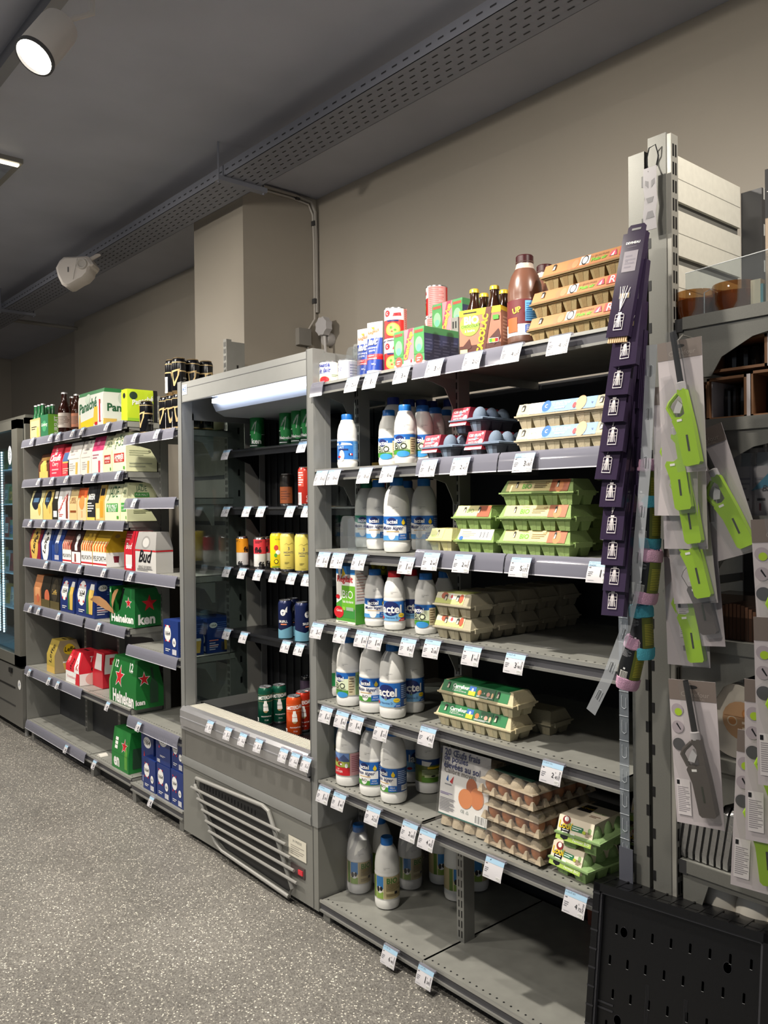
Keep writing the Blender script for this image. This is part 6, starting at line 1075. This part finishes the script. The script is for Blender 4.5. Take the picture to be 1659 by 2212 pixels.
# brown bundle and plates on the fourth shelf
t = thing('wooden_cutlery_pack', 'dark brown bundle of wooden picks in film on the fourth household shelf', 'pack', (hx(1600, 1.86, 1.22), 1.87, GZ[3]+.001))
q = LMB()
for i in range(16): q.box(-.07+.009*i, -.063+.009*i, -.05, .05, 0, .05+.03*math.sin(i*.2), M('6a4630', .6))
q.build('wooden_sticks', t); q = LMB(); q.frus((.078, .06), (.05, .04), .0002, .10, GLASS('dark_film', 'c8bcb4', .9, .15, .1, '6a5c54')); q.build('film', t)
pw = M('cfc8bc', .45)
for i in range(7):
    t = LMB(); t.lathe([(.0001, .0), (.06, 0), (.085, .008), (.086, .0095), (.06, .0025), (.0001, .0025)], pw, 36); o = t.build('paper_plate'); o.location = (hx(1595, 1.89, 1.05), 1.892, GZ[4]+.14+.0105*i) if False else (hx(1595, 1.9, 1.1)+.003*math.sin(i*2.1), 1.95, GZ[4]+.001+.0095*i); tag(o, 'white paper plate lying flat behind the upright plates, number %d from the bottom' % (i+1), 'plate', 'flat stack of paper plates')
for i in range(3):
    t = thing('paper_plate', 'large white round plate standing upright%s' % (' with an orange round label, frontmost', ', second behind the labelled one', ', third behind the labelled one')[i], 'plate', (hx(1592, 1.80, 1.04), 1.802+.012*i, GZ[4]+.089)); t.rotation_euler = (.12, 0, 0)
    q = LMB(); q.T = Matrix.Rotation(PI/2, 4, 'X'); q.lathe([(.0001, -.006), (.066, -.006), (.086, .004), (.0865, .006), (.084, .006), (.066, -.004), (.0001, -.004)], pw, 40); q.build('plate_disc', t)
    if i == 0:
        q = LMB(); q.art([('E', 0, 0, 1, 1, M('b08a66', .5)), ('E', -.5, -.05, .26, .26, M('c8b8a0')), ('E', -.5, -.05, .2, .2, M('b07a48')), ('E', .3, .4, .28, .28, M('a87040')), ('E', .3, .4, .2, .2, M('c98a52')), ('L', .0, -.5, .6, .1, 2, M('e8d8c0')), ('R', -.9, .2, .95, .22, M('8a5a34'))], flat((.0, -.0, 0), (1, 0, 0), (0, 0, 1)), .045, .045); o = q.build('label', t); o.location = (.012, -.0, 0); o.location.y = .002-.0
        o.location = (.01, .001, .0)
# foil trays standing on the lowest visible shelf
fo = M('a6a6a6', .28, .85, bump=.8, bscale=160)
for i in range(9):
    x = hx(1474+15*i, 1.84, .76); t = LMB(); t.T = Matrix.Rotation(.16, 4, 'Y'); t.prism([(-.05, .0), (.05, .0), (.056, .02), (.056, .13), (.045, .145), (-.045, .145), (-.056, .13), (-.056, .02)], 'x', -.011, .0, fo)
    for j in range(5): t.prism([(-.046+.004*j, .012), (.046-.004*j, .012), (.05-.004*j, .125), (-.05+.004*j, .125)], 'x', -.0003+.001*j, .0005+.001*j, fo)
    o = t.build('foil_tray'); o.location = (x, 1.84, GZ[5]+.003); tag(o, 'aluminium foil tray standing on edge behind the lighters, number %d from the left' % (i+1), 'foil tray', 'row of foil trays')
# white bowls on the lowest level
q = MB(); q.box(-1.02, -.55, 1.80, 2.35, .40, .42, SHELF()); q.build('shelf', HG)
for i, (px, n) in enumerate(((1556, 8), (1630, 8), (1700, 8))):
    for k in range(n):
        o = LMB().lathe([(.046, 0), (.048, .001), (.047, .004), (.043, .035), (.034, .065), (.022, .083), (.0001, .088)], M('dcd6ca', .45), 32).build('paper_bowl'); o.location = (hx(px, 1.84, .55), 1.85, .4205+.0185*k+.0); tag(o, 'white paper bowl upside down in the %s stack, %s' % (('left', 'middle', 'right')[i], ('lowest', 'second up', 'third up', 'fourth up', 'fifth up', 'sixth up', 'seventh up', 'top one')[k]), 'bowl', 'upturned paper bowls')
# ---------------- reed diffuser strip ----------------
pur = M('33293f', .13, spec=.35); stick = M('d8b78a', .6); sil = M('d8d2d4', .35)
def reed(r, full):
    w, h, d = .058, .245, .016; q = LMB(); q.box(-w/2, w/2, 0, d, -h, 0, pur); fr = flat((-w/2, 0, -h), (1, 0, 0), (0, 0, 1))
    it = [('T', 'DEVINEAU', .52, .9, .62, w_, {'bold': .02}), ('R', .3, .86, .7, .862, M('8a8090')), ('R', .2, .62, .82, .82, M('7d7580')), ('T', 'R', .4, .72, .16, M('5a5260')), ('L', .3, .65, .75, .79, 4, M('686070')), ('R', .3, .36, .78, .415, M('1d1724')), ('R', .34, .365, .4, .41, stick), ('R', .43, .365, .47, .41, sil), ('R', .5, .365, .56, .41, stick), ('R', .6, .365, .66, .41, sil), ('R', .7, .365, .74, .41, stick)]
    for a, b_, c, e in ((.3, .5, .26, .33), (.42, .5, .3, .33), (.5, .5, .34, .33), (.62, .5, .24, .33), (.76, .48, .24, .33)): it.append(('P', [(e+.1, b_-.24), (e+.13, b_-.24), (a+.02, b_-.02), (a, b_-.02)], sil))
    it += [('R', .3, .06, .32, .2, sil), ('R', .68, .06, .7, .2, sil), ('R', .3, .06, .7, .067, sil), ('R', .34, .205, .66, .212, sil), ('P', [(.3, .2), (.32, .2), (.37, .212), (.34, .212)], sil), ('P', [(.68, .2), (.7, .2), (.66, .212), (.63, .212)], sil), ('R', .42, .212, .58, .228, sil), ('R', .3, .17, .7, .174, sil), ('R', .3, .14, .7, .144, sil)]
    for a, c in ((.36, .46), (.44, .48), (.5, .5), (.56, .52), (.64, .54)): it.append(('P', [(a-.02, .085), (a+.012, .085), (c+.012, .2), (c-.012, .2)], sil))
    q.art(it, fr, w, h); q.build('carton', r)
    q = LMB(); q.prism([(-w/2+.006, 0), (w/2-.006, 0), (w/2-.006, .016), (w/2-.012, .022), (-w/2+.012, .022), (-w/2+.006, .016)], 'y', .006, .0085, pur); q.box(-.012, .012, .0052, .0058, .008, .013, BLACK()); q.build('hang_tab', r)
    if full:
        q = LMB()
        for i in range(9): q.box(-w/2+.004+i*.0056, -w/2+.0078+i*.0056, .004, .008, -h-.012, -h+.002, stick)
        q.build('reed_sticks', r)
KINDS['reed'] = ('reed_diffuser_box', 'diffuser box', reed, (0,)); KINDS['reed_full'] = ('reed_diffuser_box', 'diffuser box', reed, (1,))
bots = [(1332, 728), (1348, 789), (1331, 853), (1322, 911), (1320, 975), (1307, 1036), (1317, 1095), (1319, 1166), (1321, 1221), (1325, 1277), (1322, 1330)]
RG_ = 'purple diffuser boxes on the hanging strip'; on = ['topmost, shown in full', 'second', 'third', 'fourth', 'fifth', 'sixth', 'seventh', 'eighth', 'ninth', 'tenth', 'lowest']
for i, (px, py) in enumerate(bots):
    B_ = PY(px, py, 1.62); th = .20; rl = (.07, .0, .05, .04, .03, .06, .02, .01, .0, .0, -.03)[i]
    put('reed_full' if i == 0 else 'reed', (B_.x+.245*math.sin(rl)*1, B_.y+.245*math.sin(th), B_.z+.245*math.cos(th)), 'dark purple reed diffuser box on the hanging strip, %s%s' % (on[i], '' if i in (0, 10) else ' from the top'), tilt=(-th, rl, 0))
for i in range(9):
    B_ = PY(1352, 760+62*i, 1.672); put('reed', (B_.x+.012, B_.y+.245*math.sin(.06), B_.z+.245), 'dark purple diffuser box edge-on behind the front row of the strip, %s from the top' % on[i+1], tilt=(-.06, .04, 0))
t = thing('hanging_strip', 'white plastic hanging strip hooked at the top of the slotted post', 'hanging strip', (-1.062, 1.745, 2.24))
q = LMB(); q.prism([(-.017, .04), (.017, .04), (.015, 0), (.018, -.04), (.013, -.07), (.016, -.105), (-.016, -.105), (-.019, -.07), (-.014, -.03), (-.018, 0)], 'y', -.001, .001, M('a09ca0', .35)); [q.prism(hp_, 'y', -.0016, -.0009, M('6a686c', .4)) for hp_ in ([(-.012, .0), (-.004, -.008), (-.004, .008), (-.012, .012)], [(.004, -.008), (.012, 0), (.012, .012), (.004, .008)], [(-.010, -.03), (.010, -.03), (.006, -.042), (-.006, -.042)], [(-.006, -.062), (.006, -.062), (.011, -.078), (-.011, -.078)])]; q.build('strip_sheet', t)
q = LMB(); q.tube([(-.004, 0, .03), (-.012, .004, .06), (-.008, .01, .09), (.006, .014, .095), (.01, .02, .07), (.002, .024, .05)], .0015, M('2a2a2c', .3, .6), 6); q.build('wire_hook', t)
# ---------------- cloth roll strip ----------------
pp = [(1408, 745), (1402, 860), (1395, 1000), (1383, 1140), (1372, 1270), (1348, 1370), (1312, 1465), (1276, 1538)]
P = [PY(a, b_, 1.66-.02*(i/7)) for i, (a, b_) in enumerate(pp)]
t = thing('hanging_strip', 'clear plastic strip carrying the cloth rolls, its free end swinging left', 'hanging strip', P[0])
q = LMB(); sm_ = GLASS('milky_plastic', 'e4e8ee', .9, .42, .2, 'c2c6cc'); FX = []
for i in range(len(P)-1):
    for k in range(4): FX.append(P[i].lerp(P[i+1], k/4))
FX.append(P[-1]); L_ = []; R_ = []
for i, p in enumerate(FX):
    dn = (FX[min(i+1, len(FX)-1)]-FX[max(i-1, 0)]).normalized(); sd_ = dn.cross(Vector((0, -1, 0))).normalized()*.0135; L_.append(tuple(p-P[0]+sd_)); R_.append(tuple(p-P[0]-sd_))
n = len(L_)
q.add(L_+R_, [(i, i+1, n+i+1, n+i) for i in range(n-1)], sm_)
for i in range(2, n-1, 3):
    c = FX[i]-P[0]; dn = (FX[i+1]-FX[i-1]).normalized(); s_ = dn.cross(Vector((0, -1, 0))).normalized(); c = c+Vector((0, -.0006, 0)); q.add([tuple(c-s_*.0015-dn*.012), tuple(c+s_*.0015-dn*.012), tuple(c+s_*.0015+dn*.012), tuple(c-s_*.0015+dn*.012)], [(0, 1, 2, 3)], M('55585c'))
    q.tube([tuple(c-s_*.006+dn*.012), tuple(c-s_*.006-dn*.012), tuple(c-s_*.001-dn*.015), tuple(c+s_*.006-dn*.012), tuple(c+s_*.006+dn*.010)], .0005, M('aab0b6', .3), 5)
q.build('strip_sheet', t)
def roll(r, c):
    R = .0265; H = .125; cl = M(c, .95, bump=1.0, bscale=420)
    q = LMB(); n = 30; rr = [R*(1+.04*math.sin(3*a*2*PI/n+.5)+.02*math.sin(7*a*2*PI/n)) for a in range(n)]
    ring = lambda z, s: [(rr[a]*s*math.cos(2*PI*a/n), rr[a]*s*math.sin(2*PI*a/n), z) for a in range(n)]
    lv = [ring(0, .88), ring(.008, 1.0), ring(.026, 1.03), ring(.03, .89), ring(.094, .89), ring(.099, 1.04), ring(.117, 1.04), ring(.124, .94), ring(.122, .75)]
    for a, b_ in zip(lv, lv[1:]): q.add(a+b_, [(j, (j+1) % n, n+(j+1) % n, n+j) for j in range(n)], cl)
    q.add(lv[-1], [tuple(range(n))], cl); q.add(lv[0], [tuple(range(n))], cl)
    sp_ = [((R*.9-.0021*k*.35)*math.cos(k*.55), (R*.9-.0021*k*.35)*math.sin(k*.55), .1235+.001*math.sin(k)) for k in range(32)]
    q.tube(sp_, .0022, cl, 6); q.build('rolled_cloth', r)
    q = LMB(); q.lathe([(R*.985, .027), (R*.985, .097)], M('15171a', .4), 30)
    q.art([('R', .16, 0, .62, 1, M('5c6322', .45)), ('L', .22, .1, .58, .8, 13, M('b0a83a')), ('L', -.12, .72, .1, .96, 7, M('8a8c90')), ('R', -.08, .02, .1, .25, M('e8e4dc')), ('R', -.02, .3, .03, .36, w_), ('L', .62, .5, .8, .9, 3, M('a0a4a8'))]+[('R', -.06+.02*i, .03, -.055+.02*i+.004*(i % 2), .24, k_) for i in range(8)], cylmap(R*.985, .027, -PI/2-.3), .1, .07, du=.006); q.build('paper_band', r)
    q = LMB(); q.prism([(-.012, .11), (.012, .12), (.004, .15), (-.008, .16)], 'y', -.03, -.0285, GLASS('wrapping_film')) if False else q.prism([(-.012, .122), (.004, .124), (-.004, .148), (-.012, .15)], 'y', -.020, -.0190, fm_); q.build('bag_tip', r)
KINDS['pink'] = ('cloth_roll', 'cloth roll', roll, ('d8a8c4',)); KINDS['cyan'] = ('cloth_roll', 'cloth roll', roll, ('58b8cc',))
for k, px, py, rl, lb in (('pink', 1398, 1110, .02, 'pink rolled cloth, highest on the clear strip and partly hidden'), ('cyan', 1400, 1188, .03, 'light blue rolled cloth, upper one on the clear strip'), ('pink', 1392, 1303, .12, 'pink rolled cloth between the two light blue ones'), ('cyan', 1388, 1423, -.03, 'light blue rolled cloth, lower one on the clear strip'), ('pink', 1352, 1486, .22, 'pink rolled cloth, lowest on the clear strip')):
    b_ = PY(px, py, 1.70 if k == 'cyan' or py < 1200 else 1.685); put(k, b_, lb, tilt=(0, rl, .3))
# side strip beside the milk shelves
t = thing('hanging_strip', 'clear plastic strip with hook cut-outs along the grey end post', 'hanging strip', (-1.152, 1.76, .95))
q = LMB(); q.box(-.014, .012, -.001, .0, -.33, .34, GLASS('milky_strip', 'e4e8ee', .9, .22, .2, 'a8b0b8'))
for k in range(11): z = -.30+k*.06; q.tube([(-.006, -.002, z+.02), (-.006, -.002, z-.008), (.0, -.002, z-.012), (.006, -.002, z-.008), (.006, -.002, z+.016)], .0006, M('c8ced4', .3), 5); q.box(-.014, .012, -.0022, -.0012, z+.03, z+.031, M('b8bec4'))
q.build('strip_sheet', t); q = LMB(); q.box(-.016, .022, -.004, -.001, -.42, -.29, M('4c4e58', .4)); q.build('sleeve', t)
# ---------------- lighter cards ----------------
def lighter(r, col, w, h, rod, badges):
    q = LMB(); cd_ = M('b9b1b4', .45); q.box(-w/2, w/2, -.0012, 0, -h, 0, cd_)
    it = [('R', 0, .86, 1, 1, M('6d625c')), ('E', .5, .955, .12, .04, M('1c1a1a')), ('T', 'Carrefour', .56, .905, .6, M('8f857e')), ('T', 'ESSENTIAL', .62, .872, .3, M('8f857e'))]
    if badges: it += [('E', .16, .79, .13, .13, M('9c9298')), ('E', .18, .775, .08, .08, M('9ab82a')), ('E', .15, .67, .13, .13, M('9c9298')), ('P', [(.12, .69), (.14, .70), (.22, .655), (.2, .65)], k_), ('E', .15, .55, .13, .13, M('3c3c40')), ('R', .05, .06, .34, .31, M('cfc9cb')), ('L', .07, .08, .32, .26, 14, M('8c868c')), ('R', .06, .27, .12, .30, k_)]
    q.art(it, flat((-w/2, -.0012, -h), (1, 0, 0), (0, 0, 1)), w, h); q.build('card', r)
    g = M(col, .3); T_ = Matrix.Translation((.006, -.013, -h*.5)) @ Matrix.Rotation(-.12, 4, 'Y') @ Matrix.Diagonal((1.38, 1.1, 1, 1))
    q = LMB(); q.T = T_
    O = [(-.006, .028), (-.022, .016), (-.026, .004), (-.018, -.03), (-.012, -.06), (-.010, -.125), (-.006, -.131), (.014, -.131), (.0165, -.126), (.015, -.05), (.011, .03), (.009, .034), (-.002, .034)]
    I = [(-.003, .020), (-.015, .010), (-.019, .003), (-.014, -.018), (-.003, -.022), (.003, -.018), (.004, .012), (.001, .020)]
    # body below the finger hole, and the loop around it
    q.prism([(-.0175, -.030), (-.012, -.06), (-.010, -.125), (-.006, -.131), (.014, -.131), (.0165, -.126), (.015, -.05), (.0135, -.019), (.004, -.020), (-.003, -.025), (-.014, -.022)], 'y', -.008, .009, g)
    q.prism([(.004, -.020), (.0135, -.019), (.011, .03), (.009, .034), (-.002, .034), (-.003, .026), (.003, .014)], 'y', -.007, .008, g)
    q.tube([(-.0155, 0, -.024), (-.0225, 0, .002), (-.018, 0, .012), (-.004, 0, .027)], .0042, g, 8)
    q.box(.001, .004, -.0085, -.008, -.10, -.065, M('1c2410')); q.box(-.009, -.001, -.0088, -.008, -.034, -.029, w_); q.build('handle', r)
    q = LMB(); q.T = T_; q.prism([(-.014, -.012), (-.004, -.016), (.002, .0), (-.004, .012), (-.010, .0)], 'y', -.004, .004, M('c8c6c8', .3)); q.lathe([(.0075, .032), (.0075, .048), (.005, .05)], M('b8b4b6', .3), 14, (.0035, 0, 0)); q.build('trigger', r)
    if rod: q = LMB(); q.T = T_; q.lathe([(.005, .048), (.0045, .155), (.0042, .16), (.0001, .16)], M('17171a', .25, .5), 12, (.0035, 0, 0)); q.build('metal_rod', r)
    q = LMB(); bp_ = GLASS('blister', 'fafafa', .9, .01, .05); q.T = T_; q.prism([(-.034, .034), (-.034, -.02), (-.02, -.14), (.026, -.14), (.024, .05), (.012, .16), (-.006, .16), (-.008, .06)], 'y', -.010, -.0095, bp_); q.build('blister', r)
KINDS['lg'] = ('lighter_card', 'lighter', lighter, ('9ac404', .098, .285, 1, 0)); KINDS['lgb'] = ('lighter_card', 'lighter', lighter, ('9ac404', .098, .31, 1, 1)); KINDS['lk'] = ('lighter_card', 'lighter', lighter, ('4d4642', .104, .315, 1, 1))
def card(k, px, py, Y, rl, yaw, lb): return put(k, PY(px, py, Y), lb, tilt=(0, rl, yaw))
card('lg', 1467, 735, 1.655, -.035, .1, 'bright green lighter on a grey card, topmost and shown in full')
card('lg', 1458, 832, 1.672, .0, .1, 'green lighter card directly below the topmost one')
card('lg', 1474, 905, 1.689, -.02, .1, 'green lighter card, third down on the left strip')
card('lg', 1474, 1025, 1.706, -.10, .1, 'green lighter card, fourth down, showing its trigger guard')
card('lk', 1490, 1088, 1.723, -.08, .1, 'grey lighter card peeping out below the fourth green one')
card('lg', 1478, 1165, 1.737, -.03, .1, 'green lighter card half hidden under the peeping grey one')
card('lk', 1494, 1470, 1.69, -.055, .12, 'dark grey lighter on a card, lowest and shown in full')
card('lg', 1512, 930, 1.725, -.30, .1, 'green lighter card hanging tilted to the right behind the others')
card('lgb', 1683, 1120, 1.56, -.05, .25, 'lighter card at the right edge, upper one with round badges')
card('lgb', 1690, 1335, 1.535, -.02, .25, 'lighter card cut off by the right edge, in the middle')
card('lgb', 1652, 1585, 1.60, .05, .25, 'lighter card at the right edge, lowest with a green lighter')
card('lgb', 1668, 1472, 1.58, .0, .25, 'lighter card at the right edge above the lowest one')
o = LMB().tube([(0, .09, .02), (0, .03, .022), (0, 0, .0), (0, -.002, -.02)], .0018, M('c0beb8', .25, .8), 8).build('wire_hook'); o.location = PY(1459, 742, 1.69)+Vector((0, 0, .0)); tag(o, 'chrome wire hook holding the topmost lighter card', 'hook')
# ---------------- black folded crate ----------------
bc = M('09090b', .34, bump=.15, bscale=400)
cr_ = thing('plastic_crate', 'folded black plastic crate leaning upright against the bottom shelves', 'crate', (-1.18, 1.60, 0))
W, H_ = .40, .602
TL = Vector((-1.178, 1.682, .6)); TR = Vector((-.79, 1.742, .6)); ang = math.atan2(TR.y-TL.y, TR.x-TL.x)
cr_.location = (TL.x+.012, TL.y-.105, .0); cr_.rotation_euler = (-.165, 0, ang)
q = LMB(); t_ = .006
def grid(x0, x1, z0, z1):
    pass
holes = []
for r_i in range(7):
    for c_i in range(8):
        holes.append((.045+.043*c_i+(.0 if r_i % 2 else .012), .075+.072*r_i+.003*c_i))
q.box(0, W, .010, .016, 0, H_, bc)
for a in ((0, .016, 0, H_), (W-.016, W, 0, H_), (0, W, 0, .018), (0, W, H_-.018, H_)): q.box(a[0], a[1], -.006, .05, a[2], a[3], bc)
for a in ((.016, .021, .018, H_-.018), (W-.021, W-.016, .018, H_-.018), (.016, W-.016, H_-.023, H_-.018)): q.box(a[0], a[1], -.002, .012, a[2], a[3], M('3c3c40', .35))  # inner rim strips paler than the crate, a painted edge highlight
for k in range(3): q.box(.0, W, .052+.014*k, .058+.014*k, .004, H_-.004, bc); q.box(0, W, .05+.014*k, .064+.014*k, H_-.010, H_-.003, bc)
for k in range(12): q.box(.02+.032*k, .024+.032*k, -.004, .070, H_-.004, H_+.001, bc)
for k in range(14): q.box(-.001, .017, -.0065, .068, .03+.042*k, .034+.042*k, M('26262a', .4))
hm = M('000000', 1, spec=0)
for x, z in holes: q.add([(x-.0025, .0095, z-.009), (x, .0095, z-.0105), (x+.0025, .0095, z-.009), (x+.0025, .0095, z+.009), (x, .0095, z+.0105), (x-.0025, .0095, z+.009)], [(0, 1, 2, 3, 4, 5)], hm); q.box(x-.0025, x+.0025, .0088, .0095, z-.0112, z-.0105, M('8a8a8c', .3))  # pale lip under each slot is a highlight put into the colour
for x, z in ((.075, .505), (.31, .505), (.072, .31), (.31, .30)): q.add([(x+.009*math.cos(a*PI/10), .0093, z+.0115*math.sin(a*PI/10)) for a in range(20)], [tuple(range(20))], hm); q.tube([(x+.009*math.cos(a*PI/10), .0095, z+.0115*math.sin(a*PI/10)) for a in range(20)], .0005, M('2c2c30', .3), 5, True)
for x in (.135, .222):
    for k in range(3): q.box(x+.003*k, x+.001+.003*k, .0092, .0098, .30, .41, M('26262a', .4))
q.box(.022, .06, .008, .0095, .335, .339, M('2c2c30', .3)); q.box(.022, .06, .008, .0095, .322, .326, M('2c2c30', .3))
q.build('crate_panel', cr_)
q = LMB(); wm_ = M('2e2b28', .6)
for (x, z, s) in ((.16, .25, .03), (.2, .235, .05), (.13, .265, .02), (.24, .22, .04)):
    for k in range(7): q.box(x-s+.01*k*s/.05, x-s+.01*k*s/.05+.0008, .0093, .0097, z-.018+.004*(k % 3), z+.016-.003*(k % 2), wm_)
q.build('scuff_marks', cr_)
